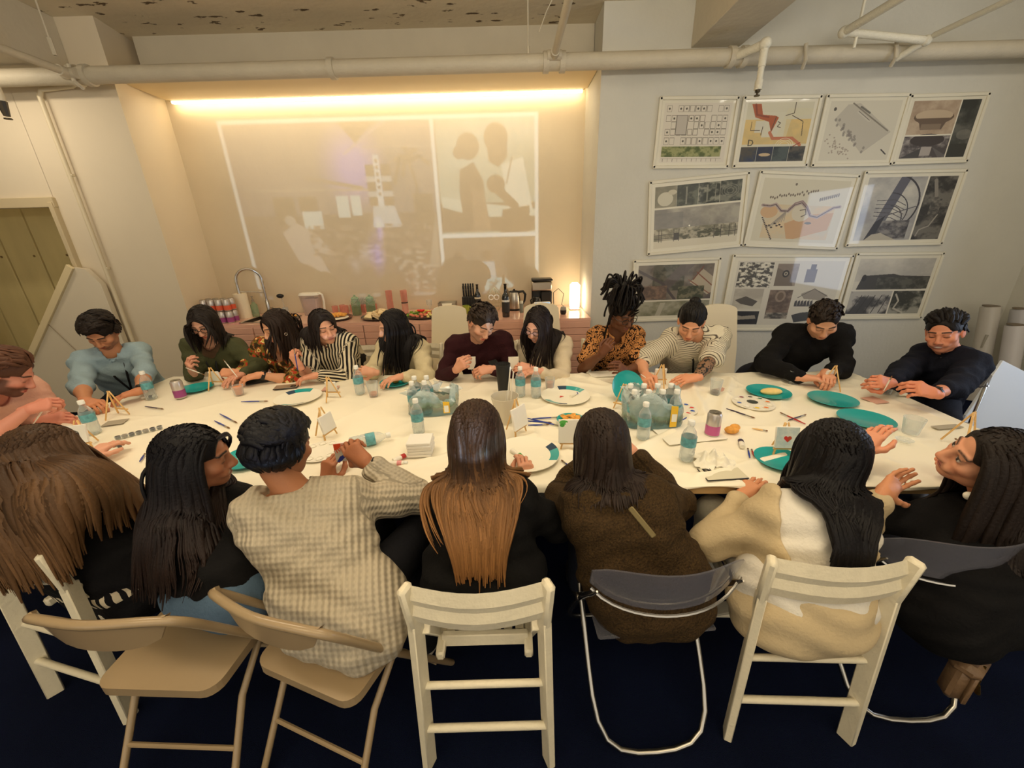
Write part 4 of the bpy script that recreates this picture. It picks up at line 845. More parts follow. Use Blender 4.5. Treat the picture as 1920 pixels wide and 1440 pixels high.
# ------------------------------------------------------------------ chairs  (local +Y = the way the sitter faces)
wchair = mat('worn_white_paint', rgb(226, 216, 190), .45, noise=.06, nscale=14, bump=.25, bscale=70)
beige = mat('beige_metal', rgb(160, 138, 106), .3, coat=.35, noise=.03, nscale=6)
cream_ch = mat('cream_shell', rgb(230, 216, 184), .45)
acryl = film('smoke_acrylic', rgb(120, 120, 130), .22)
def white_folding(label, x, y, rz, group='white wooden folding chairs'):
    t = thing('folding_chair', label, 'chair', (x, y, 0), rz, group)
    for s in (-1, 1):
        ob('rear_leg', MB().bar((s*.205, -.25, 0), (s*.19, -.215, .64), .026, .05), wchair, t)
        ob('back_post', MB().bar((s*.19, -.215, .60), (s*.20, -.235, .80), .028, .045, bev=.008), wchair, t)
        ob('front_leg', MB().bar((s*.165, .22, 0), (s*.165, -.20, .60), .024, .04), wchair, t)
        ob('seat_rail', MB().bar((s*.145, -.17, .418), (s*.15, .20, .435), .028, .035, bev=.006), wchair, t)
    for i in range(7): ob('seat_slat', MB().bar((-.117+i*.039, -.10, .440), (-.117+i*.039, .2, .452), .028, .012), wchair, t)
    ob('seat_crossbar', MB().bar((-.145, -.115, .430), (.145, -.115, .430), .05, .022, (0, 1, 0)), wchair, t)
    mb = MB(); n = 9; pr = []
    for z0 in (.695, .755):
        pts = [(-.19+.38*i/(n-1), -.225-.035*math.sin(math.pi*i/(n-1)), z0) for i in range(n)]
        mb.tube(pts, [.030]*n, 4, up=(0, 1, 0), sx=1.35, sy=.45)
    ob('backrest', mb, wchair, t, None)
    ob('rung', MB().tube([(-.2, -.245, .19), (.2, -.245, .19)], .0125, 10), wchair, t); ob('rung', MB().tube([(-.165, .15, .10), (.165, .15, .10)], .0115, 10), wchair, t); ob('rung', MB().tube([(-.2, -.225, .37), (.2, -.225, .37)], .0115, 10), wchair, t)
    return t
def metal_folding(label, x, y, rz):
    t = thing('metal_folding_chair', label, 'chair', (x, y, 0), rz, 'beige metal folding chairs')
    fr = [(-.235, .26, 0), (-.23, -.02, .44), (-.225, -.2, .74), (-.19, -.235, .79), (0, -.265, .80), (.19, -.235, .79), (.225, -.2, .74), (.23, -.02, .44), (.235, .26, 0)]
    P2 = []
    for i in range(len(fr)-1):
        a, b = np.array(fr[i]), np.array(fr[i+1])
        for k in range(5): P2.append(a+(b-a)*k/5)
    P2.append(np.array(fr[-1])); P2 = np.array(P2)
    for _ in range(3): P2[1:-1] = (P2[:-2]+P2[1:-1]*2+P2[2:])/4
    ob('front_frame', MB().tube(P2, .0125, 10, up=(1, 0, 0)), beige, t)
    mb = MB(); n = 11; V = []
    for i in range(n):
        u = i/(n-1)*2-1; yy = -.262+.034*u*u; dpt = .10*math.sqrt(max(0, 1-u**4))+.006
        V += [(u*.19, yy, .795), (u*.19, yy+.012, .795-dpt), (u*.19, yy+.018, .795-dpt), (u*.19, yy+.006, .795)]
    mb.add(V, [(i*4+j, i*4+(j+1) % 4, (i+1)*4+(j+1) % 4, (i+1)*4+j) for i in range(n-1) for j in range(4)])
    ob('back_panel', mb, beige, t)
    for s in (-1, 1):
        ob('rear_leg', MB().tube([(s*.19, .05, .44), (s*.185, -.12, .30), (s*.19, -.30, 0)], .0115, 10), beige, t)
        ob('rubber_foot', MB().lathe([(.015, 0), (.015, .02)], 10, (s*.19, -.30, 0)), blackm, t)
    ob('rear_crossbar', MB().tube([(-.187, -.20, .17), (.187, -.20, .17)], .008, 8), beige, t); ob('front_crossbar', MB().tube([(-.233, .16, .14), (.233, .16, .14)], .008, 8), beige, t)
    pol = [(sx*(hx-.05)+.05*math.cos(a), sy*.15+.05*math.sin(a)) for sx, sy, a0, hx in ((-1, -1, math.pi, .195), (1, -1, 1.5*math.pi, .195), (1, 1, 0, .21), (-1, 1, .5*math.pi, .21)) for a in np.linspace(a0, a0+math.pi/2, 6)]
    mb = MB(); mb.prism([(a, b, .432) for a, b in pol], (0, 0, .018)); ob('seat', mb, beige, t, None)
    mb = MB(); mb.prism([(a*1.0, b*1.0, .418) for a, b in pol], (0, 0, .014)); ob('seat_rim', mb, beige, t, None)
    return t
def acrylic_chair(label, x, y, rz):
    t = thing('acrylic_chair', label, 'chair', (x, y, 0), rz, 'clear acrylic chairs with chrome frames')
    def sm(pts, k=4):
        q = []
        for i in range(len(pts)-1):
            a, b = np.array(pts[i], float), np.array(pts[i+1], float)
            for j in range(6): q.append(a+(b-a)*j/6)
        q.append(np.array(pts[-1], float)); q = np.array(q)
        for _ in range(k): q[1:-1] = (q[:-2]+q[1:-1]*2+q[2:])/4
        return q
    ob('rear_frame', MB().tube(sm([(-.21, .06, .45), (-.205, -.27, .012), (.205, -.27, .012), (.21, .06, .45)]), .010, 10), chrome, t)
    ob('front_frame', MB().tube(sm([(-.225, -.20, .70), (-.225, .0, .45), (-.22, .26, .012), (.22, .26, .012), (.225, .0, .45), (.225, -.20, .70)]), [.003]+[.010]*29+[.003], 10), chrome, t)
    mb = MB(); n = 13; V = []
    for i in range(n):
        u = i/(n-1)*2-1; y = -.255+.08*u*u; hh = .075*math.sqrt(max(.05, 1-.8*u**4))
        V += [(u*.235, y, .72+hh), (u*.235, y+.02, .72-hh), (u*.235, y+.026, .72-hh), (u*.235, y+.006, .72+hh)]
    mb.add(V, [(i*4+j, i*4+(j+1) % 4, (i+1)*4+(j+1) % 4, (i+1)*4+j) for i in range(n-1) for j in range(4)]+[(0, 1, 2, 3), tuple(4*(n-1)+k for k in (3, 2, 1, 0))])
    ob('backrest', mb, acryl, t)
    ob('chrome_edge', MB().tube([(u*.237, -.252+.08*u*u, .72-.078*math.sqrt(max(.05, 1-.8*u**4))) for u in np.linspace(-1, 1, 17)], .005, 6), chrome, t)
    ob('seat', MB().box((0, .02, .452), (.40, .38, .014), bev=.006), acryl, t)
    for s in (-1, 1): ob('pivot', MB().tube([(s*.20, .0, .45), (s*.235, .0, .45)], .014, 12), steel, t)
    return t
def highback(label, x, y, rz):
    t = thing('high_back_chair', label, 'chair', (x, y, 0), rz, 'cream high-back chairs on the far side')
    mb = MB(); pol = []
    for a in np.linspace(0, math.pi, 13): pol.append((.10*np.sign(math.cos(a))*min(1, abs(math.cos(a))*1.0)+.065*math.cos(a), 1.03+.055*math.sin(a)))
    pts = [(x_, -.235-.10*((z_-.45)/.65), z_) for x_, z_ in [(.19, .46), (.19, .70)]+pol+[(-.19, .70), (-.19, .46)]]
    mb.prism(pts, (0, -.022, -.0)); ob('backrest', mb, cream_ch, t, 30)
    ob('seat', MB().box((0, -.02, .445), (.40, .42, .03), bev=.012), cream_ch, t)
    for sx in (-1, 1):
        for sy in (-1, 1): ob('leg', MB().tube([(sx*.17, sy*.17-.02, .43), (sx*.19, sy*.20-.02, 0)], .012, 8), chrome, t)
    return t
white_folding('white wooden folding chair in the front middle, facing the table', -.115, 1.05, 0)
white_folding('white wooden folding chair under the guest in the beige cardigan', .955, 1.10, math.radians(-3))
white_folding('white wooden folding chair at the left front, turned sideways under the striped sleeves', -1.64, 1.26, math.radians(-14))
metal_folding('beige metal folding chair under the guest in blue jeans', -1.10, .985, math.radians(-3))
metal_folding('beige metal folding chair under the guest in the cable-knit sweater', -.60, .98, math.radians(-20))
acrylic_chair('clear acrylic chair with chrome frame under the brown fleece jacket', .45, 1.08, math.radians(3))
acrylic_chair('clear acrylic chair with chrome frame at the right under the guest in black', 1.42, 1.15, math.radians(-3))
# part of a white chair at the right edge carrying the handbag
white_folding('white wooden chair at the right edge beside the hanging handbag', 2.18, 1.18, math.radians(50))
highback('cream high-back chair standing empty in the middle of the far side', -.585, 3.44, math.pi)
highback('cream high-back chair behind the guest in the black sweater', 1.83, 3.10, math.pi)
highback('cream high-back chair behind the guest in the cream sweater', .30, 3.42, math.pi)
white_folding('white chair of the guest in the light blue shirt', -2.62, 3.22, math.radians(185))
white_folding('white folding chair of the guest in the black and white striped shirt', -1.28, 3.22, math.radians(180))
white_folding('white folding chair of the guest in the green jacket', -2.26, 3.28, math.radians(180))
white_folding('white folding chair of the guest in the floral blouse', -1.73, 3.28, math.radians(180))
white_folding('white folding chair of the guest in the cream jacket', -.84, 3.24, math.radians(178))
white_folding('white folding chair of the guest in the maroon sweater', -.14, 3.26, math.radians(180))
white_folding('white folding chair of the guest with piled-up locs', .86, 3.24, math.radians(180))
white_folding('white folding chair of the guest in the striped tee', 1.32, 3.10, math.radians(180))
acrylic_chair('acrylic chair with dark frame at the far right behind the navy pullover', 2.86, 2.46, math.radians(128))
white_folding('white chair at the left end of the table under the bearded guest', -2.86, 1.80, math.radians(-80))

# ------------------------------------------------------------------ things on the table
def T(px, py, dz=.006): return P(px, py, z=TZ+dz)
label_m = mat('teal_bottle_label', rgb(96, 160, 168), .4, noise=.35, nscale=60)
cap_m = mat('white_cap', rgb(235, 235, 228), .4)
def bottle_parts(t):
    ob('bottle', MB().lathe([(.024, 0), (.031, .006), (.031, .045), (.029, .05), (.031, .055), (.031, .115), (.026, .14), (.013, .162), (.012, .178)], 18), clearp, t, 50)
    ob('water', MB().lathe([(.022, .003), (.0285, .008), (.0285, .09)], 16), water_m, t, 50)
    ob('label', MB().lathe([(.0318, .075), (.0318, .118)], 18, closed=False), label_m, t, 50)
    ob('cap', MB().lathe([(.0145, .172), (.0145, .19), (.013, .192)], 16), cap_m, t, 50)
bts = [(285, 748, 'water bottle standing before the guest in the light blue shirt'), (178, 812, 'water bottle standing at the left end near the bearded guest'), (676, 738, 'water bottle beside the glass of pink drink'),
       (786, 812, 'water bottle standing on the middle near the canvas stack'), (976, 742, 'water bottle right beside the black tumbler'), (1005, 744, 'water bottle left of the pale pink cup'),
       (1205, 822, 'water bottle in front of the wrapped multipack'), (1286, 862, 'nearly full water bottle by the crumpled napkin')]
b0 = None
for px, py, lab in bts:
    q = T(px, py)
    if b0 is None: b0 = thing('water_bottle', lab, 'bottle', q, 0, 'loose water bottles'); bottle_parts(b0)
    else: dup(b0, lab, loc=q, rz=px*.1)
o = dup(b0, 'water bottle lying on its side right of the sweater guest\'s hand', loc=T(655, 832, .034)); o.rotation_euler = (0, math.radians(90), math.radians(25))
def pack(px, py, label, rz, crown, W=.29, Dp=.2, Hh=.13, nb=8):
    q = T(px, py); t = thing('bottle_multipack', label, 'multipack', q, rz)
    r = np.random.default_rng(int(px))
    nu_, nv_ = 56, 14; V = []
    for j in range(nv_):
        tt = j/(nv_-1); zz = Hh*min(1, tt*1.25) if tt < .8 else Hh+.02*math.sin(8*tt)
        for i in range(nu_):
            a = i/nu_*2*math.pi; c, s = math.cos(a), math.sin(a); k = (abs(c)**4+abs(s)**4)**-.25
            rr = k*(1-.05*math.sin(a*5+tt*4)-.03*r.random())*(1.0 if tt < .8 else 1-.25*(tt-.8)/.2)
            V.append((c*rr*W/2, s*rr*Dp/2, zz+(.035*math.sin(a*3+1)+.02*r.random() if tt > .75 else 0)))
    mb = MB(); mb.add(V, [(j*nu_+i, j*nu_+(i+1) % nu_, (j+1)*nu_+(i+1) % nu_, (j+1)*nu_+i) for j in range(nv_-1) for i in range(nu_)])
    wm = mat('printed_wrap', rgb(90, 150, 150), .18, noise=.6, nscale=14, bump=1.6, bscale=34, coat=.8)
    wrap = ob('wrap', mb, wm, t, 30)
    nt = wm.node_tree
    if not any(n.type == 'VALTORGB' for n in nt.nodes):
        N = nt.nodes; L = nt.links; b = N['Principled BSDF']; tc = N.new('ShaderNodeTexCoord'); sx = N.new('ShaderNodeSeparateXYZ'); L.new(tc.outputs['Object'], sx.inputs[0])
        nn = N.new('ShaderNodeTexNoise'); nn.inputs['Scale'].default_value = 16; L.new(tc.outputs['Object'], nn.inputs['Vector'])
        ad = N.new('ShaderNodeMath'); ad.operation = 'MULTIPLY_ADD'; L.new(nn.outputs['Fac'], ad.inputs[0]); ad.inputs[1].default_value = .11; L.new(sx.outputs['Z'], ad.inputs[2])
        cr = N.new('ShaderNodeValToRGB'); L.new(ad.outputs[0], cr.inputs[0]); e = cr.color_ramp.elements; e[0].position = .03; e[0].color = rgb(36, 96, 110); e[1].position = .2; e[1].color = rgb(190, 205, 200)
        for p_, c_ in ((.075, (50, 120, 130)), (.10, (60, 84, 58)), (.125, (120, 150, 130)), (.15, (160, 190, 195))): k = e.new(p_); k.color = rgb(*c_)
        L.new(cr.outputs[0], b.inputs['Base Color']); b.inputs['Alpha'].default_value = .72
    for i in range(4):
        for j in range(2):
            if i*2+j >= nb: continue
            bb = thing('packed_bottle', 'water bottle inside the wrapped multipack %s' % crown, 'bottle', (q[0]+(math.cos(rz)*(-.105+i*.07)-math.sin(rz)*(-.045+j*.085)), q[1]+(math.sin(rz)*(-.105+i*.07)+math.cos(rz)*(-.045+j*.085)), TZ+.012), i, 'water bottles inside the multipack '+crown)
            for c in kids(b0):
                cc = c.copy(); COL.objects.link(cc); cc.parent = bb
    ob('yellow_label', MB().prism([(.065, -Dp*.54, .02), (.10, -Dp*.52, .02), (.10, -Dp*.51, Hh), (.065, -Dp*.53, Hh+.004)], (0, .003, 0)), mat('yellow_print', rgb(236, 190, 50), .3), t)
    ob('yellow_label_white_box', MB().box((.0825, -Dp*.545, Hh*.55), (.024, .003, .04)), cap_m, t)
    for k in range(6):
        a = r.random()*6; mb = MB(); c0 = np.array([math.cos(a)*W*.4, math.sin(a)*Dp*.42, Hh*.9])
        mb.add([c0, c0+(.06*r.normal(), .05*r.normal(), .03), c0+(.05*r.normal(), .03*r.normal(), .05), c0+(.03, .05, .045)], [(0, 1, 2), (0, 2, 3), (1, 2, 3)])
        ob('torn_film', mb, film('crinkled_film', rgb(225, 232, 230), .45), t)
    return t
pack(815, 768, 'torn open multipack of water bottles left of the middle, printed teal wrap', .05, 'on the left', .28, .19, .085, 4)
pack(1218, 790, 'wrapped multipack of water bottles with teal print right of the middle', -.05, 'on the right')
def can(px, py, label, band):
    t = thing('drink_can', label, 'can', T(px, py)); can_parts(t, band); return t
can(340, 746, 'silver drink can with purple band by the light blue shirt guest', purple_b); can(1334, 816, 'silver drink can with magenta band on the right half of the table', magenta_b)
# plates
def plate(px, py, r, label, m, rim=True, name='plate', group=None):
    q = T(px, py); t = thing(name, label, 'plate', q, 0, group)
    ob('dish', MB().lathe([(r*.68, 0), (r*.72, .002), (r*.97, .014), (r, .015), (r, .018), (r*.95, .0175), (r*.70, .006), (0.001, .006)], 32), m, t, 50); return t, q
tg = 'round teal plates'
plate(370, 730, .10, 'teal plate behind the purple banded can', teal, group=tg)
t, q = plate(742, 719, .105, 'teal plate with a bite of pastry beside the torn multipack', teal, group=tg)
tt = thing('pastry_bite', 'bitten piece of pastry on the teal plate in the far middle', 'food', (q[0], q[1], TZ+.026)); ob('crust', MB().ell((0, 0, 0), (.025, .02, .015)), pastry, tt)
tt = thing('plastic_fork', 'clear plastic fork on the table beside the bitten pastry plate', 'fork', T(770, 735)); ob('handle', MB().bar((0, 0, .01), (.11, -.05, .006), .008, .003), clearp, tt); ob('tines', MB().bar((0, 0, .01), (-.04, .02, .014), .02, .003), clearp, tt)
plate(470, 860, .115, 'teal plate with crumbs between the profile guest and the sweater guest', teal, group=tg)
t, q = plate(1440, 738, .12, 'teal plate holding a half-moon pastry', teal, group=tg)
tt = thing('half_moon_pastry', 'pale half-moon pastry on the teal plate', 'food', (q[0]+.01, q[1]-.01, TZ+.024)); ob('crust', MB().ell((0, 0, 0), (.065, .035, .02)), mat('pale_pastry', rgb(238, 206, 130), .6, noise=.1, nscale=30), tt)
plate(1560, 752, .12, 'empty teal plate before the black sweater guest', teal, group=tg)
plate(1622, 790, .12, 'teal plate half hidden behind the straight black hair', teal, group=tg)
plate(1462, 866, .10, 'teal plate peeking out under the heart canvas', teal, group=tg)
q = T(1172, 745); t = thing('plate', 'teal plate standing up behind the right multipack', 'plate', (q[0], q[1]-.02, TZ+.08), 0, tg); ob('dish', MB().lathe([(.07, 0), (.10, .014), (.10, .017), (.07, .004)], 28, R=rotm(math.radians(60), 0, .2)), teal, t, 50)
whitep = mat('speckled_paper_plate', rgb(240, 234, 214), .5)
def wplate(px, py, r, label, rz):
    t, q = plate(px, py, r, label, whitep, name='paper_plate', group='white paper plates with teal marks'); t.rotation_euler[2] = rz
    for a0, col, w0 in ((.3, teal, .9), (1.15, mat('navy_print', rgb(40, 66, 90), .5), .45), (3.4, teal, .7), (4.1, MATS['navy_print'], .35)):
        mb = MB(); n = 8; V = []
        for i in range(n):
            a = a0+w0*i/(n-1)
            for rr, z in ((r*.74, .0085), (r*.985, .0195)): V.append((rr*math.cos(a), rr*math.sin(a), z))
        mb.add(V, [(2*i, 2*i+1, 2*i+3, 2*i+2) for i in range(n-1)]); ob('printed_mark', mb, col, t)
    return t, q
wplate(560, 748, .14, 'white paper plate with teal marks in the far left middle', 1.0)
t, q = wplate(1060, 745, .15, 'white paper plate with teal marks behind the brown fleece guest', 0.2)
mb = MB(); mb.prism([(-.04, -.01, .008), (-.01, .0, .008), (-.03, .012, .008)], (0, 0, .002)); ob('red_paint', mb, mat('red_paint', rgb(214, 60, 50), .3), t)
tp = thing('paint_tube', 'paint tube lying on the white plate behind the fleece guest', 'paint tube', (q[0]+.05, q[1], TZ+.02), .8); ob('tube', MB().tube([(-.03, 0, 0), (.03, 0, 0)], [.010, .007], 10), white, tp); ob('cap', MB().tube([(.03, 0, 0), (.042, 0, 0)], .006, 8), blue_h, tp)
t, q = wplate(985, 855, .155, 'white paper plate with teal marks in front of the long brown hair', 2.4)
tp = thing('paint_tube', 'green paint tube lying on the front white plate', 'paint tube', (q[0]-.04, q[1], TZ+.02), -.9); ob('tube', MB().tube([(-.035, 0, 0), (.035, 0, 0)], [.012, .008], 10), white, tp); ob('green_end', MB().tube([(.02, 0, 0), (.05, 0, 0)], [.0125, .007], 10), mat('green_paint', rgb(60, 160, 70), .35), tp)
# palettes
pcols = [(214, 50, 50), (240, 200, 40), (30, 30, 34), (50, 90, 170), (230, 120, 40), (120, 40, 60), (240, 236, 226), (40, 110, 80)]
def palette(px, py, r, label, used):
    q = T(px, py); t = thing('paint_palette', label, 'palette', q)
    ob('dish', MB().lathe([(r*.9, 0), (r, .006), (r, .009), (0.001, .007)], 28), white, t, 50)
    for i in range(10):
        a = i*2*math.pi/10; ob('well_rim', MB().lathe([(.017, .008), (.019, .012), (.014, .012), (.012, .0085)], 12, (r*.74*math.cos(a), r*.74*math.sin(a), 0), closed=False), white, t)
        if used and (i % used) != used-1 or (not used and i in (6,)):
            k = (i*3+int(px)) % 8; ob('paint', MB().lathe([(.014, .0085), (.012, .0105), (.001, .011)], 10, (r*.74*math.cos(a), r*.74*math.sin(a), 0)), mat('paint_%d' % k, rgb(*pcols[k]), .25), t)
    if used: ob('mixed_paint', MB().lathe([(.03, .0085), (.001, .0095)], 9, (.0, .01, 0)), mat('mixed_%d' % used, rgb(*((50, 56, 50) if px > 1300 else (236, 200, 60))), .3), t)
palette(603, 848, .10, 'white palette by the hands of the sweater guest', 0); palette(1272, 768, .10, 'palette with red and yellow paint beside the right multipack', 4); palette(1412, 757, .11, 'palette smeared with dark paint before the half-moon pastry', 5)
# easels and small canvases
def easel(px, py, rz, label, canvas=None, h=.15):
    q = T(px, py); t = thing('mini_easel', label, 'easel', q, rz)
    for s in (-1, 1): ob('front_leg', MB().bar((s*.045, -.03, 0), (s*.006, .0, h), .009, .007), wood, t)
    ob('back_leg', MB().bar((0, .065, 0), (0, .002, h*.96), .009, .007), wood, t); ob('crossbar', MB().bar((-.05, -.028, .035), (.05, -.028, .035), .01, .009), wood, t)
    return t, q
canv = mat('canvas_white', rgb(236, 232, 222), .8, bump=.15, bscale=300)
def canvas(loc, rz, tilt, label, art=None, sz=.075):
    t = thing('mini_canvas', label, 'canvas', loc, rz)
    R = rotm(tilt, 0, 0); ob('stretcher', MB().box((0, 0, 0), (sz, .012, sz), R, .002), canv, t)
    ay = R @ np.array([0, 0, 1.]); n = R @ np.array([0, -1., 0])
    if art:
        nm, fn = art; im = Im(96, 96, (232, 230, 220)); fn(im); sheet('painting', n*.0072, (sz*.98, 0, 0), ay*sz*.98, .0008, print_mat('painting_'+nm, im.image(nm), .6), t)
    return t
def on_easel(px, py, rz, elab, clab, art=None, sz=.075, h=.15):
    t, q = easel(px, py, rz, elab, h=h); c, s = math.cos(rz), math.sin(rz); l = np.array([0, -.022, .04+sz/2])
    canvas((q[0]-s*l[1], q[1]+c*l[1], q[2]+l[2]), rz, math.radians(-12), clab, art, sz)
easel(222, 780, 2.9, 'little wooden easel before the light blue shirt guest', h=.16)
on_easel(405, 727, math.pi-.1, 'little wooden easel before the floral blouse guest', 'small canvas seen from behind on the easel before the floral blouse')
on_easel(622, 748, math.pi-.1, 'little wooden easel near the white plate in the far middle', 'small canvas seen from behind beside the far white plate', sz=.07)
on_easel(612, 820, 1.3, 'little wooden easel behind the head of the sweater guest', 'small canvas seen edge-on behind the sweater guest', sz=.09, h=.17)
def art_ball(a): a.ell(.45, .5, .22, .22, (30, 28, 28)); a.ell(.52, .42, .08, .08, (220, 215, 205)); a.ell(.4, .58, .08, .05, (120, 110, 104))
on_easel(165, 838, .15, 'little wooden easel by the long brown hair at the left', 'small canvas painted with a shiny black ball', ('ball', art_ball), .09)
on_easel(968, 812, .9, 'little wooden easel beside the white vase', 'tall blank canvas leaning on the easel beside the white vase', None, .11, .19)
def art_fish(a):
    a.ell(.2, .1, .18, .1, (90, 180, 80)); a.ell(.14, .22, .1, .08, (70, 160, 60)); a.ell(.33, .14, .05, .05, (232, 230, 220)); a.ell(.82, .74, .16, .17, (34, 74, 190)); a.ell(.76, .6, .1, .1, (54, 104, 210)); a.line([(.88, .5), (.8, .7)], .03, (30, 50, 120))
on_easel(1068, 838, -.05, 'little wooden easel in front of the brown fleece guest', 'small canvas with green and blue paint marks before the fleece guest', ('fish', art_fish), .11)
def art_heart(a):
    a.tex(0, 0, 1, 1, (190, 205, 205), (214, 220, 214), 4, 3)
    t_ = np.linspace(0, 2*math.pi, 40); hx = .5+.17*np.sin(t_)**3; hy = .55-(.17/16)*(13*np.cos(t_)-5*np.cos(2*t_)-2*np.cos(3*t_)-np.cos(4*t_))
    a.poly(list(zip(hx, hy)), (206, 46, 36)); a.poly([(x_+.02, y_) for x_, y_ in zip(hx, hy) if x_ > .48], (150, 90, 40), .5)
on_easel(1462, 848, -.1, 'little wooden easel left of the straight black hair', 'small pale blue canvas painted with a red heart', ('heart', art_heart), .095)
on_easel(1556, 728, math.pi+.25, 'little wooden easel before the black sweater guest', 'small canvas seen from behind before the black sweater guest')
easel(1800, 836, .4, 'little wooden easel at the right end before the smiling guest in black', h=.17)
on_easel(1238, 724, math.pi, 'little wooden easel before the striped tee guest', 'small white canvas held by the striped tee guest')
easel(1168, 765, -.6, 'little wooden easel half hidden behind the right multipack')
# stack of blank canvases
q = T(790, 848); st = None
for k in range(5):
    lab = 'blank white canvas of the neat stack near the middle, %s' % ('topmost', 'second from top', 'middle one', 'second from bottom', 'bottom one')[4-k]
    t = thing('blank_canvas', lab, 'canvas', (q[0]+.003*(k % 2), q[1]+.002*(k % 3), TZ+.014+k*.0145), math.radians(2*(k % 3)), 'stack of blank canvases'); ob('stretcher', MB().box((0, 0, 0), (.11, .10, .0135), bev=.002), canv, t)
# tumbler, vase, cups
q = T(945, 740)
t = thing('black_tumbler', 'tall matte black tumbler standing in the far middle', 'tumbler', q); ob('body', MB().lathe([(.033, 0), (.034, .004), (.046, .205), (.043, .205), (.032, .02)], 26, closed=False), blackm, t, 50); ob('inner', MB().lathe([(.0425, .2), (.032, .02), (.001, .018)], 24, closed=False), mat('dark_inner', rgb(60, 58, 56), .4), t, 50)
q = T(948, 790)
t = thing('white_vase', 'pale conical pot with upright sticks behind the long brown hair', 'vase', q); ob('body', MB().lathe([(.04, 0), (.042, .004), (.075, .15), (.072, .15), (.04, .008)], 26, closed=False), mat('pale_ceramic', rgb(206, 198, 180), .4), t, 50)
for i, (a, b) in enumerate((((.02, 0, .01), (.05, .01, .28)), ((.0, 0, .01), (.035, .03, .30)), ((-.01, 0, .01), (.015, -.03, .19)))): ob('stick', MB().tube([a, b], .0035, 6), white, t)
# white square paddles held up by two far guests
for px, lab, x2 in ((882, 'white tapered foam piece on a stick held by the maroon sweater guest', 893), (963, 'white tapered foam piece on a stick by the cream sweater guest', 948)):
    q = P(px, 680, Y=2.62); t = thing('foam_piece', lab, 'craft piece', q)
    ob('head', MB().prism([(-.036, 0, .035), (.036, 0, .035), (.036, 0, -.01), (.018, 0, -.05), (-.018, 0, -.05), (-.036, 0, -.01)], (0, .03, 0)), white, t); ob('stick', MB().tube([(0, .015, -.045), ((x2-px)*.003, -.05, TZ+.01-q[2])], .0045, 8), clearp if px < 900 else white, t)
def cup(px, py, label, liquid, lh, r=.036, h=.095):
    q = T(px, py); t = thing('plastic_cup', label, 'cup', q); ob('cup', MB().lathe([(r*.72, 0), (r*.74, .002), (r, h), (r*.955, h), (r*.70, .005), (.001, .005)], 22, closed=False), clearp, t, 50)
    if liquid: ob('drink', MB().lathe([(r*.69, .006), (r*.70+r*.22*lh/h, lh)], 20), liquid, t, 50)
    return t
orange_l = mat('orange_drink', rgb(240, 150, 96), .2); rose_l = mat('rose_drink', rgb(232, 170, 140), .15, trans=.3); wine_l = mat('red_wine', rgb(66, 14, 26), .12); amber_l = mat('amber_drink', rgb(226, 134, 80), .15, trans=.3)
cup(449, 740, 'clear cup full of orange drink before the floral blouse guest', orange_l, .055, h=.065); cup(701, 742, 'clear tumbler with a little amber drink right of a water bottle', amber_l, .022, .038); cup(1031, 730, 'clear cup of pale pink drink behind the white plate', rose_l, .05, .034, .08)
cup(1340, 739, 'clear cup with dark red wine before the tattooed forearm', wine_l, .022); cup(1487, 722, 'clear cup with dark red wine before the black sweater guest', wine_l, .018, .034); cup(1660, 737, 'clear cup with red wine before the navy pullover guest', wine_l, .014, .036); cup(1706, 812, 'empty clear cup toward the right end of the table', None, 0, .042, .08)
cup(1695, 828, 'low clear cup lid near the empty cup at the right end', None, 0, .034, .012)
# phones, cards, papers
def phone(px, py, rz, label, back, w_=.075, h_=.15, cam_=True, zz=0):
    t = thing('phone', label, 'phone', T(px, py, .012), rz); ob('body', MB().box((0, 0, 0), (w_, h_, .008), bev=.003), back, t); ob('edge', MB().box((0, 0, -.0005), (w_+.003, h_+.003, .0055), bev=.0025), blackm, t)
    if cam_: ob('camera_bump', MB().box((w_*.22, h_*.32, .005), (.03, .034, .003), bev=.001), black, t); ob('lens', MB().lathe([(.006, .0065), (.006, .008)], 10, (w_*.22, h_*.36, 0)), steel, t)
    return t
phone(537, 725, -1.35, 'beige phone lying face down in the far left middle', mat('beige_phone', rgb(150, 128, 104), .35))
phone(490, 713, -1.0, 'dark phone under the hands of the floral blouse guest', black, .09, .19, False)
phone(1355, 888, 1.62, 'pale phone in a dark case near the table edge, in front of the napkin', mat('cream_phone', rgb(214, 206, 180), .3), .085, .17)
def card(px, py, rz, sx, sy, label, col, name='paper_square'):
    t = thing(name, label, 'paper', T(px, py, .010), rz); ob('sheet', MB().box((0, 0, 0), (sx, sy, .002)), col, t); return t
gry = mat('grey_card', rgb(168, 158, 138), .7); pnk = mat('pink_card', rgb(206, 160, 140), .7)
card(216, 792, .3, .10, .07, 'grey paper square by the left water bottle', gry); card(1640, 750, .2, .09, .09, 'pink paper square right of the empty teal plate', pnk); card(1166, 708, .0, .07, .07, 'dark grey paper square before the guest with locs', mat('dark_card', rgb(120, 112, 104), .7)); card(1352, 732, .3, .09, .07, 'pink paper triangle behind the red wine cup', pnk)
card(1776, 800, .1, .14, .035, 'narrow grey card beside the right end easel', gry); card(620, 728, .1, .10, .08, 'pink tinted card under the far middle easel', pnk); card(340, 726, .5, .09, .07, 'grey card left of the purple banded can', gry); card(1150, 700, .05, .34, .12, 'large white paper sheet before the guest with locs', paper)
card(1290, 812, .15, .3, .18, 'white paper napkin sheet under the front bottle', paper, 'paper_sheet')
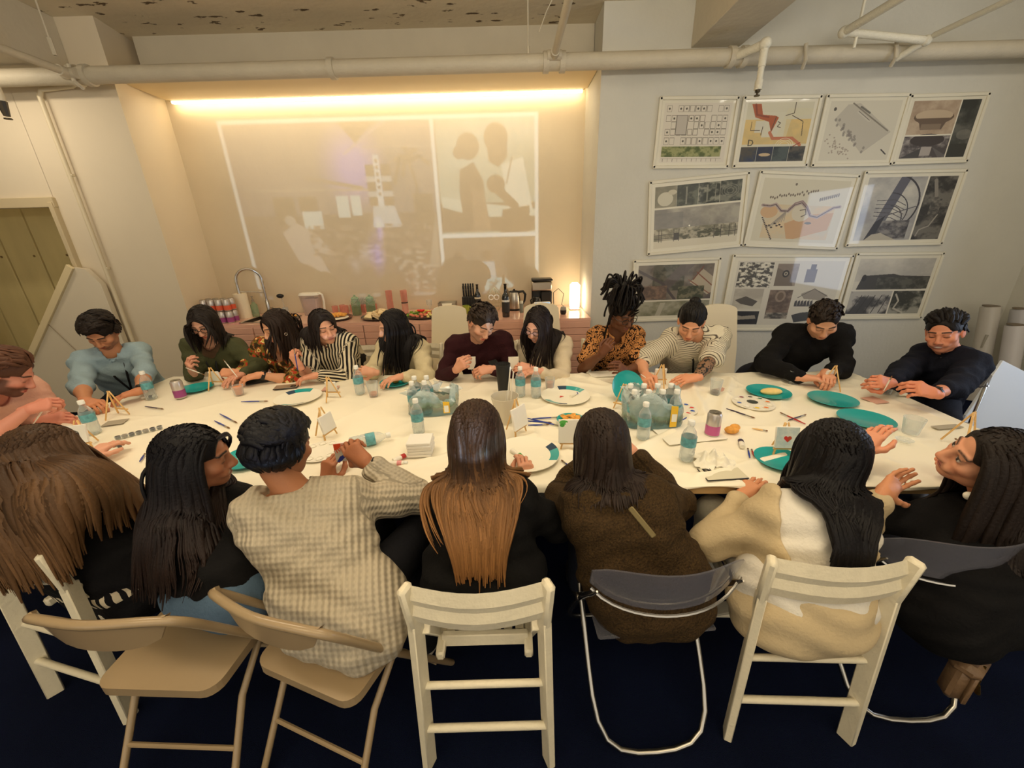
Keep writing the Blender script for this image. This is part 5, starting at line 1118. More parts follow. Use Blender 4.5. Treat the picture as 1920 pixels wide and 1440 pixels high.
# brushes
def brush(x0, y0, x1, y1, label, m=blue_h, group=None):
    a, b = T(x0, y0, .010), T(x1, y1, .010); t = thing('paintbrush', label, 'paintbrush', a, 0, group); d = b-a
    ob('handle', MB().tube([(0, 0, 0), d*.3, d*.68], [.0022, .0042, .0035], 8), m, t); ob('ferrule', MB().tube([d*.68, d*.86], .0036, 8), steel, t); ob('bristles', MB().tube([d*.86, d*.93, d], [.0035, .004, .001], 8), mat('brown_bristle', rgb(120, 84, 50), .8), t); return t
redh = mat('red_handle', rgb(178, 44, 40), .35); dkh = mat('dark_handle', rgb(60, 50, 70), .35)
brush(452, 753, 503, 752, 'blue paintbrush lying near the orange drink'); brush(412, 776, 445, 793, 'blue paintbrush, upper one of two behind the profile guest'); brush(402, 789, 431, 803, 'blue paintbrush, lower one of two behind the profile guest'); brush(272, 762, 307, 767, 'thin dark paintbrush beside the standing bottle at the left', dkh)
for i, (a_, lab) in enumerate((((998, 785, 1050, 782), 'uppermost blue paintbrush of the bunch behind the fleece guest'), ((988, 784, 1044, 797), 'second blue paintbrush of the bunch behind the fleece guest'), ((1006, 788, 1056, 800), 'blue paintbrush crossing the bunch behind the fleece guest'), ((990, 797, 1030, 796), 'short blue paintbrush at the bottom of the bunch'), ((984, 789, 1035, 792), 'pale paintbrush in the middle of the bunch'))): brush(*a_, lab)
brush(1082, 886, 1052, 862, 'blue paintbrush beside the fleece guest\'s hair at the front'); brush(1275, 790, 1303, 775, 'blue paintbrush leaning by the right multipack'); brush(1362, 766, 1416, 784, 'dark blue paintbrush before the smeared palette', dkh); brush(1510, 795, 1462, 773, 'red paintbrush left of the straight black hair', redh); brush(1478, 788, 1512, 777, 'dark paintbrush crossing the red one', dkh)
brush(1406, 858, 1402, 840, 'short blue paintbrush near the heart canvas'); brush(1414, 855, 1409, 842, 'short red paintbrush near the heart canvas', redh); brush(1410, 803, 1440, 808, 'wooden paintbrush left of the heart easel', wood); brush(262, 865, 272, 850, 'blue paintbrush behind the black hair at the left')
brush(1820, 838, 1790, 822, 'white paintbrush at the right end near the easel', white)
# tubes, markers, pots
def tube_(px, py, rz, label, c):
    t = thing('paint_tube', label, 'paint tube', T(px, py, .016), rz); ob('tube', MB().tube([(-.04, 0, 0), (.03, 0, 0)], [.012, .011], 12, sy=.8), white, t); ob('coloured_band', MB().tube([(.0, 0, 0), (.02, 0, 0)], .0125, 12, sy=.85), c, t); ob('cap', MB().tube([(.03, 0, 0), (.045, 0, 0)], .007, 10), cap_m, t)
tube_(752, 857, .8, 'paint tube with red print left of the canvas stack, upper one', redh); tube_(745, 868, 0, 'paint tube with pink print left of the canvas stack, lower one', mat('pink_print', rgb(226, 150, 150), .5)); tube_(1390, 830, 1.2, 'white paint tube between the pastry and the heart canvas', dkh); tube_(280, 744, .3, 'white marker with a black cap at the left standing bottle', blackm); tube_(1700, 740, -.3, 'white marker by the navy pullover guest\'s hand', dkh); tube_(1165, 718, .2, 'small white tube before the guest with locs', dkh)
ps = None
for i in range(7):
    px, py = 222+i*13, 823-i*3.2; lab = 'small paint pot of the dark strip at the left, %s' % ('first from left', 'second from left', 'third from left', 'middle one', 'third from right', 'second from right', 'first from right')[i]
    t = thing('paint_pot', lab, 'paint pot', T(px, py), 0, 'strip of paint pots at the left'); ob('pot', MB().lathe([(.012, 0), (.014, .014), (.011, .016)], 12), clearp, t, 50); ob('paint', MB().lathe([(.0105, .002), (.011, .0165)], 10), mat('pot_paint_%d' % (i % 3), rgb(*((90, 86, 80), (140, 130, 116), (60, 58, 60))[i % 3]), .4), t)
for i, (px, py) in enumerate(((217, 836), (225, 838), (150, 812), (160, 816))):
    t = thing('small_cap', 'loose dark cap at the left end, %s' % ('left of the pair by the pots', 'right of the pair by the pots', 'left of the pair by the ball canvas', 'right of the pair by the ball canvas')[i], 'cap', T(px, py)); ob('cap', MB().lathe([(.009, 0), (.009, .012)], 10), mat('grey_cap', rgb(96, 92, 88), .4), t)
# food, napkin
t = thing('torn_pastry', 'torn golden pastry right of the magenta banded can', 'food', T(1372, 806, .02)); ob('crust', MB().ell((0, 0, 0), (.035, .025, .018)).ell((.02, .01, .008), (.025, .02, .018)), pastry, t)
q = T(1070, 795); t = thing('snack_bowl', 'small teal bowl of golden crisps behind the fleece guest', 'bowl', q); ob('bowl', MB().lathe([(.04, 0), (.075, .03), (.072, .03), (.038, .005), (.001, .005)], 24, closed=False), teal, t, 50)
for i in range(16):
    a, rr = i*2.4, .013*math.sqrt(i+.3); f_ = thing('crisp', 'golden crisp in the small teal bowl', 'food', (q[0]+rr*math.cos(a), q[1]+rr*math.sin(a), TZ+.034+.018*(1-rr/.06)), a, 'golden crisps in the teal bowl'); f_.rotation_euler = (.4*math.sin(i), .4*math.cos(i), a)
    if i == 0: cm = MB().ell((0, 0, 0), (.022, .014, .005), n=8, m=5).mesh('crisp', True); cm.materials.append(pastry)
    link('crust', cm, None, f_)
t = thing('crumpled_napkin', 'crumpled white napkin right of the front water bottle', 'napkin', T(1335, 868))
r_ = np.random.default_rng(5); m_ = 26; V = []
for j in range(m_):
    for i in range(m_):
        a = (i/(m_-1)-.5)*2; b = (j/(m_-1)-.5)*2; rr = math.hypot(a, b); z = .045*math.exp(-rr*rr*1.6)*(1+.6*math.sin(a*9+b*5)*math.sin(b*8-a*3)); V.append((a*.075*(1-.2*math.sin(b*4)), b*.06*(1-.2*math.cos(a*5)), max(.004, z+.006*r_.random()+.002)))
ob('sheet', MB().add(V, [(j*m_+i, j*m_+i+1, (j+1)*m_+i+1, (j+1)*m_+i) for j in range(m_-1) for i in range(m_-1)]), paper, t, 180)
# paper rolls by the right wall
for i, (px, py, y, ln, lab) in enumerate(((1858, 575, 3.75, .95, 'clear tube of rolled drawings leaning at the right wall, leftmost'), (1905, 610, 3.55, .85, 'white roll of drawings leaning at the right wall in front'), (1915, 580, 3.75, 1.0, 'grey white roll leaning behind the other rolls'))):
    q = P(px, py, Y=y); q[0] = min(q[0], 4.95); t = thing('paper_roll', lab, 'roll', (q[0], y, q[2])); bt = np.array([.05, -.12, -q[2]+.01])
    mm = mat('roll_%d' % i, rgb(*((196, 190, 180), (214, 210, 210), (190, 188, 190))[i]), .4, coat=.3)
    ob('roll', MB().tube([(0, 0, 0), bt], .07, 20), mm, t); ob('end_rim', MB().tube([(0, 0, .002), (0, 0, .012)], .060, 18), mat('roll_core', rgb(120, 108, 92), .7), t)
    if i == 0: ob('paper_tag', MB().box((-.01, -.088, -.32), (.07, .012, .13), bev=.002), mat('grey_tag', rgb(170, 165, 150), .6), t)
t = thing('bright_patch_board', 'pale glossy board leaning low at the right, stand-in for a bright bluish patch', 'board', (3.55, 2.55, 0)); ob('panel', MB().bar((0, 0, .01), (.28, .1, .62), .7, .02, (0, 1, 0)), mat('pale_board', rgb(225, 232, 240), .3), t)  # added board, stands in for a bright bluish area low at the right
# handbag hanging at the right
q = P(1800, 1262, z=.24); t = thing('handbag', 'small quilted brown handbag hanging on a chain strap at the right', 'bag', q, .5)
bagm = mat('brown_leather', rgb(122, 96, 70), .4, noise=.15, nscale=20, bump=.5, bscale=40)
ob('body', MB().box((0, 0, 0), (.13, .065, .17), rotm(0, .12, 0), .026), bagm, t)
for qi in range(3): ob('quilted_panel', MB().box((-.038+qi*.038, -.034, -.004), (.032, .016, .13), rotm(0, .12, 0), .007), bagm, t)
ob('flap', MB().box((.004, -.006, .06), (.134, .078, .05), rotm(0, .12, 0), .018), bagm, t); ob('zip', MB().tube([(-.0, -.037, .08), (0, -.043, .0), (0, -.034, -.06)], .004, 6), mat('brass', rgb(200, 160, 80), .3, metal=1.), t)
ob('tassel', MB().tube([(.01, -.045, -.01), (.02, -.05, -.05)], [.004, .008], 8), MATS['brass'], t)
mb = MB(); s0 = np.array([0, 0, .09]); s1 = np.array([.10, .12, .34])
for k in range(14): a_ = s0+(s1-s0)*k/14; mb.tube([a_, a_+(s1-s0)/14*.8], .005 if k % 2 else .0035, 6)
ch = ob('chain_strap', mb, MATS['brass'], t); ch['kind'] = 'stuff'
ob('leather_strap', MB().tube([(.03, 0, .08), (.12, .06, .2), (.2, .14, .36)], .006, 6, sx=1.8), bagm, t)
# ------------------------------------------------------------------ people: smooth blended figures meshed from distance fields
f32 = np.float32
class Field:
    def __init__(s, lo, hi, h):
        s.h = h; s.lo = np.array(lo, float)-2*h; s.n = np.maximum(4, np.ceil((np.array(hi)+2*h-s.lo)/h).astype(int)+1)
        s.f = np.full(tuple(s.n), .12, f32); s.ax = [(s.lo[i]+h*np.arange(s.n[i])).astype(f32) for i in range(3)]
    def win(s, lo, hi, m=.06):
        a = [max(0, int((lo[i]-m-s.lo[i])/s.h)) for i in range(3)]; b = [min(int(s.n[i]), int((hi[i]+m-s.lo[i])/s.h)+2) for i in range(3)]
        if any(a[i] >= b[i] for i in range(3)): return None
        sl = tuple(slice(a[i], b[i]) for i in range(3))
        return sl, s.ax[0][sl[0]][:, None, None], s.ax[1][sl[1]][None, :, None], s.ax[2][sl[2]][None, None, :]
    def _put(s, sl, d, k, op):
        f = s.f[sl]
        if op == 'add':
            if k <= 0: s.f[sl] = np.minimum(f, d); return
            h = np.clip(.5+.5*(f-d)/k, 0, 1); s.f[sl] = f*(1-h)+d*h-k*h*(1-h)
        else:
            if k <= 0: s.f[sl] = np.maximum(f, -d); return
            h = np.clip(.5-.5*(f+d)/k, 0, 1); s.f[sl] = f*(1-h)-d*h+k*h*(1-h)
    def cone(s, a, b, ra, rb, k=.03, op='add', flat=None):
        a = np.array(a, float); b = np.array(b, float); R_ = max(ra, rb)
        w_ = s.win(np.minimum(a, b)-R_, np.maximum(a, b)+R_, .05+k)
        if w_ is None: return
        sl, x, y, z = w_; d = b-a; L2 = float(d@d)+1e-9
        px, py, pz = x-f32(a[0]), y-f32(a[1]), z-f32(a[2])
        t = np.clip((px*f32(d[0])+py*f32(d[1])+pz*f32(d[2]))/f32(L2), 0, 1)
        dd = np.sqrt((px-t*f32(d[0]))**2+(py-t*f32(d[1]))**2+(pz-t*f32(d[2]))**2)-(ra+(rb-ra)*t)
        s._put(sl, dd.astype(f32), k, op)
    def ell(s, c, r, R=None, k=.02, op='add'):
        c = np.array(c, float); r = np.array(r, float); M = max(r)
        w_ = s.win(c-M, c+M, .04+k)
        if w_ is None: return
        sl, x, y, z = w_; px, py, pz = x-f32(c[0]), y-f32(c[1]), z-f32(c[2])
        if R is None: q = (px, py, pz)
        else: R = np.asarray(R); q = tuple(px*f32(R[0, i])+py*f32(R[1, i])+pz*f32(R[2, i]) for i in range(3))
        k0 = np.sqrt((q[0]/f32(r[0]))**2+(q[1]/f32(r[1]))**2+(q[2]/f32(r[2]))**2); k1 = np.sqrt((q[0]/f32(r[0]**2))**2+(q[1]/f32(r[1]**2))**2+(q[2]/f32(r[2]**2))**2)
        s._put(sl, (k0*(k0-1)/(k1+1e-6)).astype(f32), k, op)
    def mesh(s):
        f = s.f; n = s.n; ins = f < 0
        c = np.zeros((n[0]-1, n[1]-1, n[2]-1), np.int8)
        for dx in (0, 1):
            for dy in (0, 1):
                for dz in (0, 1): c += ins[dx:n[0]-1+dx, dy:n[1]-1+dy, dz:n[2]-1+dz]
        act = (c > 0) & (c < 8); idx = np.full(act.shape, -1, np.int64); I = np.argwhere(act); idx[act] = np.arange(len(I))
        acc = np.zeros((len(I), 3)); cnt = np.zeros(len(I))
        cor = [(x, y, z) for x in (0, 1) for y in (0, 1) for z in (0, 1)]
        vals = {o: f[I[:, 0]+o[0], I[:, 1]+o[1], I[:, 2]+o[2]].astype(float) for o in cor}
        for i, a in enumerate(cor):
            for b in cor[i+1:]:
                if sum(abs(a[j]-b[j]) for j in range(3)) != 1: continue
                va, vb = vals[a], vals[b]; m = (va < 0) != (vb < 0); t = np.where(m, va/np.where(m, va-vb, 1), 0)
                for j in range(3): acc[:, j] += np.where(m, a[j]+(b[j]-a[j])*t, 0)
                cnt += m
        V = s.lo+(I+acc/cnt[:, None])*s.h; F = []
        for ax in range(3):
            a1, a2 = [(1, 2), (2, 0), (0, 1)][ax]
            sa = [slice(None)]*3; sb = [slice(None)]*3; sa[ax] = slice(0, -1); sb[ax] = slice(1, None)
            x0 = ins[tuple(sa)]; x1 = ins[tuple(sb)]; E_ = np.argwhere(x0 != x1)
            ok = (E_[:, a1] > 0) & (E_[:, a2] > 0) & (E_[:, a1] < n[a1]-1) & (E_[:, a2] < n[a2]-1); E_ = E_[ok]
            def g(o1, o2):
                q = E_.copy(); q[:, a1] -= o1; q[:, a2] -= o2; return idx[q[:, 0], q[:, 1], q[:, 2]]
            Q = np.stack([g(1, 1), g(0, 1), g(0, 0), g(1, 0)], 1); fl = x0[E_[:, 0], E_[:, 1], E_[:, 2]]; Q[~fl] = Q[~fl][:, ::-1]; F.append(Q)
        F = np.concatenate(F); F = F[(F >= 0).all(1)]
        return V, F
def largest(V, F):
    lab = np.arange(len(V))
    for _ in range(400):
        m = lab[F].min(1); new = lab.copy()
        for i in range(4): np.minimum.at(new, F[:, i], m)
        new = new[new]
        if (new == lab).all(): break
        lab = new
    u, c = np.unique(lab, return_counts=True); k = lab == u[c.argmax()]
    F = F[k[F[:, 0]]]; ix = np.cumsum(k)-1; return V[k], ix[F]
def relax(V, F, it=2, lam=.5):
    n = len(V)
    for _ in range(it):
        A = np.zeros_like(V); c = np.zeros(n)
        for i in range(4):
            for j in ((i+1) % 4, (i+3) % 4): np.add.at(A, F[:, i], V[F[:, j]]); np.add.at(c, F[:, i], 1)
        V = V+lam*(A/np.maximum(c, 1)[:, None]-V)
    return V
def big_mesh(name, parts, m, parent, attrs=None, sub=False):
    """parts: list of (V, F quads, colour array or None)"""
    V = np.concatenate([p[0] for p in parts]); off = 0; Fs = []
    for p in parts: Fs.append(np.asarray(p[1])+off); off += len(p[0])
    F = np.concatenate(Fs); me = bpy.data.meshes.new(name)
    me.vertices.add(len(V)); me.vertices.foreach_set('co', V.astype(f32).ravel())
    me.loops.add(len(F)*4); me.loops.foreach_set('vertex_index', F.astype(np.int32).ravel())
    me.polygons.add(len(F)); me.polygons.foreach_set('loop_start', np.arange(len(F), dtype=np.int32)*4)
    me.update(calc_edges=True); me.validate(); me.shade_smooth()
    if parts[0][2] is not None:
        C_ = np.concatenate([p[2] for p in parts]); a = me.color_attributes.new('Col', 'FLOAT_COLOR', 'POINT')
        a.data.foreach_set('color', np.concatenate([C_, np.ones((len(C_), 1))], 1).astype(f32).ravel())
    if attrs:
        for k, v in attrs.items(): a = me.attributes.new(k, 'FLOAT_VECTOR', 'POINT'); a.data.foreach_set('vector', v.astype(f32).ravel())
    return link(name, me, m, parent)

def lin(c): return np.array(rgb(*c)[:3])
# ---------- head (local: +Y face, +Z up, origin between the eyes inside the skull)
def head_mesh(skin, o):
    k = o.get
    h = Field((-.10, -.125, -.135), (.10, .14, .13), .0042)
    fw = k('fw', 1.); jw = k('jaw', 1.)
    h.ell((0, -.015, .030), (.076*fw, .096, .084)); h.ell((0, .018, -.045), (.056*fw*jw, .070, .070), k=.035)
    h.ell((0, .060, -.094), (.026*jw, .024, .020), k=.03)
    for s in (-1, 1):
        h.ell((s*.044*jw, .014, -.068), (.018, .03, .026), k=.03); h.ell((s*.043*fw, .055, -.026), (.022, .026, .018), k=.025)
        h.ell((s*.031, .094, -.001), (.020, .016, .0135), k=.012, op='sub')
        h.ell((s*.031, .0735, -.001), (.0155, .0135, .0125), k=.004)
        h.cone((s*.012, .083, .020), (s*.046, .072, .020), .0085, .007, k=.012)
        h.ell((s*.0115, .096, -.039), (.0085, .011, .0075), k=.008)
        h.ell((s*.078*fw, -.008, -.012), (.006, .018, .030), R=rotm(.2, 0, s*.35), k=.008); h.ell((s*.085*fw, -.002, -.012), (.004, .009, .018), R=rotm(.2, 0, s*.35), k=.004, op='sub')
        if k('smile'): h.ell((s*.030, .078, -.055), (.014, .014, .012), k=.02)
    h.cone((0, .082, .012), (0, .106, -.034), .0085, .0115*k('nose', 1.), k=.014)
    h.ell((0, .086, -.0605), (.024, .0095, .0048), k=.006); h.ell((0, .0855, -.0725), (.021, .0095, .0058), k=.006)
    h.cone((-.024, .094, -.0665), (.024, .094, -.0665), .0015, .0015, k=.003, op='sub')
    V, F = h.mesh(); V = relax(V, F, 1, .4)
    sk = lin(skin); C = np.ones((len(V), 1))*sk; x, y, z = V.T
    def blend(w, c): nonlocal C; w = np.clip(w, 0, 1)[:, None]; C = C*(1-w)+np.array(c)*w
    def bl(cx, cy, cz, rx, ry, rz, e=2.): return np.clip((1-np.sqrt(((x-cx)/rx)**2+((y-cy)/ry)**2+((z-cz)/rz)**2))*e, 0, 1)
    dark = lin(k('hair', (30, 22, 18)))
    for s in (-1, 1):
        blend(.35*bl(s*.045, .06, -.034, .03, .04, .025, 1.5), sk*np.array([1.05, .62, .55])); blend(.5*bl(s*.078, -.008, -.012, .02, .03, .035), sk*np.array([1.05, .7, .6]))
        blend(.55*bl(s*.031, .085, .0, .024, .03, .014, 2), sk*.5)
        if k('open', 0):
            blend(bl(s*.031, .088, -.001, .0145, .02, .0058, 4), (.62, .58, .52)); blend(bl(s*.031, .088, -.001, .0062, .02, .0062, 5), (.02, .012, .01)); blend(bl(s*.031, .088, .0055, .017, .02, .0026, 4), (.02, .015, .012))
        else: blend(bl(s*.031, .088, -.006, .0175, .02, .0034, 4), (.03, .02, .015))
        arch = .0225+.002*np.cos((x-s*.03)*60); wb = np.clip(1-np.abs(z-arch)/.0048, 0, 1)*np.clip((np.abs(x*s-.031) < .021)*1.0, 0, 1)*(y > .045)*((x*s) > 0); blend(1.6*wb*k('brow', .8), dark*.9)
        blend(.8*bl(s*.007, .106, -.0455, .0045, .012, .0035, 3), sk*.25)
    blend(.3*bl(0, .11, -.034, .016, .02, .014), sk*np.array([1.05, .65, .55]))
    lip = np.array(k('lip', sk*np.array([.95, .42, .40])))
    blend(.9*bl(0, .092, -.061, .026, .02, .0062, 3), lip); blend(.9*bl(0, .09, -.0725, .0235, .02, .0072, 3), lip)
    if k('smile', 0) == 2: blend(bl(0, .095, -.0665, .020, .02, .0048, 4), (.75, .70, .62))
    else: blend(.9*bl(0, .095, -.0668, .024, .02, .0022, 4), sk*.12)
    b = k('beard', 0)
    if b:
        m = np.clip((-.030-z)/.018, 0, 1)*np.clip((y+.03)/.03, 0, 1)*(1-bl(0, .092, -.066, .030, .03, .014, 3))
        m = m*np.clip(1-bl(0, .1, -.035, .03, .03, .016, 3), 0, 1)*np.clip((-.02-z+np.clip(.045-np.abs(x), -.02, .05)*-.55+.028)/.014, 0, 1)
        side = np.clip((np.abs(x)-.05)/.01, 0, 1)*np.clip((.0-z)/.01, 0, 1)*np.clip((.05-y)/.02, 0, 1)*np.clip((y+.01)/.02, 0, 1)
        blend(np.maximum(m, side)*b, dark)
    if k('mustache'): blend(k('mustache')*bl(0, .095, -.0535, .026, .02, .0062, 3), dark); blend(k('mustache')*.7*bl(0, .08, -.092, .016, .03, .012, 2), dark)
    # scalp carries the hair colour under the hair
    e_ = (x/.086)**2+((y-.112)/.062)**2+((z+.018)/.113)**2; lo_ = np.where(y < -.02, -.085, np.where(y < .035, -.02+(y+.02)*.4, .03)); m = np.clip((e_-1)/.12, 0, 1)*np.clip((z-lo_)/.01, 0, 1)
    ear = bl(.078, -.006, -.012, .012, .024, .036, 6)+bl(-.078, -.006, -.012, .012, .024, .036, 6); blend(m*(1-np.clip(ear, 0, 1)), dark)
    return V, F, C
# ---------- hands (local: wrist at origin, +Y to the fingers, +Z back of the hand, thumb on +X)
HAND = {}
def hand_mesh(pose):
    if pose in HAND: return HAND[pose]
    h = Field((-.075, -.03, -.10), (.085, .20, .07), .0034)
    h.cone((0, -.02, 0), (0, .01, 0), .024, .024, k=.01)
    for i, x0 in enumerate((-.026, -.009, .009, .026)): h.cone((x0*.55, .015, .0), (x0, .082-(.006 if i in (0, 3) else 0), 0), .0145, .0115, k=.018)
    h.ell((.014, .035, -.008), (.02, .03, .013), k=.015)
    curl = {'pinch': [(60, 75, 40), (52, 65, 35), (45, 52, 30), (40, 45, 25)], 'rest': [(22, 28, 18), (20, 26, 16), (18, 24, 14), (16, 22, 12)], 'fist': [(75, 90, 50)]*4, 'open': [(12, 30, 20), (6, 18, 12), (2, 12, 10), (10, 8, 8)], 'hold': [(48, 50, 30), (44, 48, 28), (40, 44, 26), (34, 38, 24)]}[pose]
    L = [(.031, .020, .018), (.040, .026, .021), (.044, .029, .022), (.040, .025, .020)]
    for i, x0 in enumerate((-.030, -.0105, .0105, .030)):
        p = np.array([x0*.98, .082-(.010 if i == 0 else .003 if i == 3 else 0), 0]); a = 0; spl = (x0*(3.2 if pose == 'open' else 1.0))
        r = .0088 if i else .0078
        for j in range(3):
            a += math.radians(curl[i][j]); d = np.array([math.sin(spl)*math.cos(a), math.cos(spl)*math.cos(a), -math.sin(a)]); q = p+d*L[i][j]; h.cone(p, q, r*(1-.06*j), r*(.94-.06*j), k=.0035); h.ell(p+np.array([0, 0, .0015]), (r*1.06,)*3, k=.003); p = q
    th = {'pinch': [(.052, .040, -.026), (.046, .070, -.045), (.034, .090, -.052)], 'rest': [(.052, .040, -.014), (.060, .070, -.022), (.058, .094, -.028)], 'fist': [(.046, .045, -.03), (.036, .072, -.042), (.014, .082, -.046)], 'open': [(.056, .034, -.006), (.082, .056, -.004), (.098, .078, .002)], 'hold': [(.054, .04, -.028), (.052, .072, -.048), (.042, .096, -.056)]}[pose]
    p = np.array([.018, .012, -.006]); rr = (.0155, .0115, .0102, .0088)
    for j, q in enumerate(th): q = np.array(q); h.cone(p, q, rr[j], rr[j+1], k=.008); p = q
    V, F = h.mesh(); HAND[pose] = (V, F); return HAND[pose]
def place_hand(pose, W, d, n, right, sc=1.):
    V, F = hand_mesh(pose); V = V*sc; d = np.array(d, float); d /= np.linalg.norm(d); n = np.array(n, float); n = n-d*(n@d); n /= np.linalg.norm(n); x = np.cross(d, n)
    # thumb on +X of the mesh: for a right hand seen from the back (palm down, fingers forward) the thumb points to the left (-x)
    if right: V = V*np.array([-1, 1, 1]); F = F[:, ::-1]
    return np.asarray(W)+V[:, :1]*x+V[:, 1:2]*d+V[:, 2:3]*n, F
def ik(S, W, pole, L1, L2):
    S, W = np.array(S, float), np.array(W, float); d = W-S; D_ = np.linalg.norm(d); mx = (L1+L2)*.995
    if D_ > mx: L1 *= D_/mx; L2 *= D_/mx
    u = d/D_; a = (L1*L1-L2*L2+D_*D_)/(2*D_); hh = math.sqrt(max(1e-6, L1*L1-a*a)); p = np.array(pole, float); p = p-u*(p@u); p /= np.linalg.norm(p)+1e-9
    return S+u*a+p*hh
# ---------- hair: many tapered locks that slide over head and shoulders
def locks(roots, dirs, length, steps, rad, coll, grav=.35, stiff=.6, jitter=.02, curl=0., seed=1, nseg=5, target=None, rootr=.6, flat=1., gather=None, tip=.85):
    r = np.random.default_rng(seed); n = len(roots); p = roots.copy(); d = dirs/np.linalg.norm(dirs, axis=1)[:, None]
    ln = length*(1+.12*r.normal(size=n)) if np.isscalar(length) else length; st = (ln/steps)[:, None]; path = [p.copy()]; ph = r.random(n)*6.28
    for s in range(steps):
        g = np.array([0, 0, -1.]); t = d*stiff+g*grav+r.normal(size=(n, 3))*jitter
        if curl: t += curl*np.stack([np.cos(ph+s*1.1), np.sin(ph+s*1.3), .3*np.sin(ph+s)], 1)
        if gather is not None: lt, tgt_l, kg = gather; l = (p-roots)@lt; t += lt*((tgt_l-l)*kg*min(1, s/8))[:, None]
        t /= np.linalg.norm(t, axis=1)[:, None]; d = t; p = p+t*st
        for c in coll:
            if c[0] == 's':
                _, cc, rr, Rm = c; q = (p-cc) @ Rm; k = np.sqrt(((q/rr)**2).sum(1)); m = k > 1; q[m] = q[m]/k[m][:, None]; p = cc+q @ Rm.T
            elif c[0] == 'e':
                _, cc, rr, Rm = c; q = (p-cc) @ Rm; k = np.sqrt(((q/rr)**2).sum(1)); m = k < 1; q[m] = q[m]/k[m][:, None]; p = cc+q @ Rm.T
            else:
                _, a, b, ra, rb = c; ab = b-a; tt = np.clip(((p-a)@ab)/(ab@ab), 0, 1); cp = a+tt[:, None]*ab; v = p-cp; L = np.linalg.norm(v, axis=1); R_ = ra+(rb-ra)*tt; m = L < R_; p[m] = cp[m]+v[m]/np.maximum(L[m], 1e-5)[:, None]*R_[m][:, None]
        d = p-path[-1]; d /= np.linalg.norm(d, axis=1)[:, None]+1e-9; path.append(p.copy())
    path = np.stack(path, 1); M = steps+1
    for _ in range(4 if steps > 10 else 0): path[:, 1:-1] = (path[:, :-2]+2*path[:, 1:-1]+path[:, 2:])/4
    tt = np.linspace(0, 1, M)
    prof = rad*(rootr+(1-rootr)*np.minimum(1, tt*4))*(1-tip*np.clip((tt-.55)/.45, 0, 1)**1.5)
    T_ = np.gradient(path, axis=1); T_ /= np.linalg.norm(T_, axis=2)[..., None]+1e-9
    out = r.normal(size=(n, 1, 3))*.3+np.array([0, 0, 1.]); cc0 = [c for c in coll if c[0] == 'e'][0][1]; out = (path-cc0)
    Y_ = out-T_*(out*T_).sum(2)[..., None]; Y_ /= np.linalg.norm(Y_, axis=2)[..., None]+1e-9; X_ = np.cross(T_, Y_)
    V = []; rs = (1+.25*r.normal(size=(n, 1, 1)))
    for j in range(nseg):
        a = 2*math.pi*j/nseg; V.append(path+prof[None, :, None]*rs*(math.cos(a)*X_*flat+math.sin(a)*Y_/max(1., flat*.8)))
    V = np.stack(V, 2).reshape(-1, 3)   # n, M, nseg
    b = (np.arange(n)[:, None, None]*M+np.arange(M-1)[None, :, None])*nseg; j = np.arange(nseg)[None, None]; j2 = (j+1) % nseg
    F = np.stack([b+j, b+j2, b+nseg+j2, b+nseg+j], -1).reshape(-1, 4)
    shade = np.repeat(.75+.5*r.random(n), M*nseg); al = np.tile(np.repeat(tt, nseg), n)
    return V, F, shade, al
def hair_mat(nm, c, rough=.50):
    return mat('hair_'+nm, rgb(*c), rough, attr='Col', spec=.25, bump=.25, bscale=120)
def scalp_points(n, seed, fn):
    r = np.random.default_rng(seed); v = r.normal(size=(n*6, 3)); v /= np.linalg.norm(v, axis=1)[:, None]; v = v[fn(v)]; return v[:n]
skin_cache = {}
def skin_mat():
    m = mat('skin', rgb(200, 150, 120), .48, attr='Col', bump=.08, bscale=160, spec=.4)
    m.node_tree.nodes['Principled BSDF'].inputs['Subsurface Weight'].default_value = .0
    return m
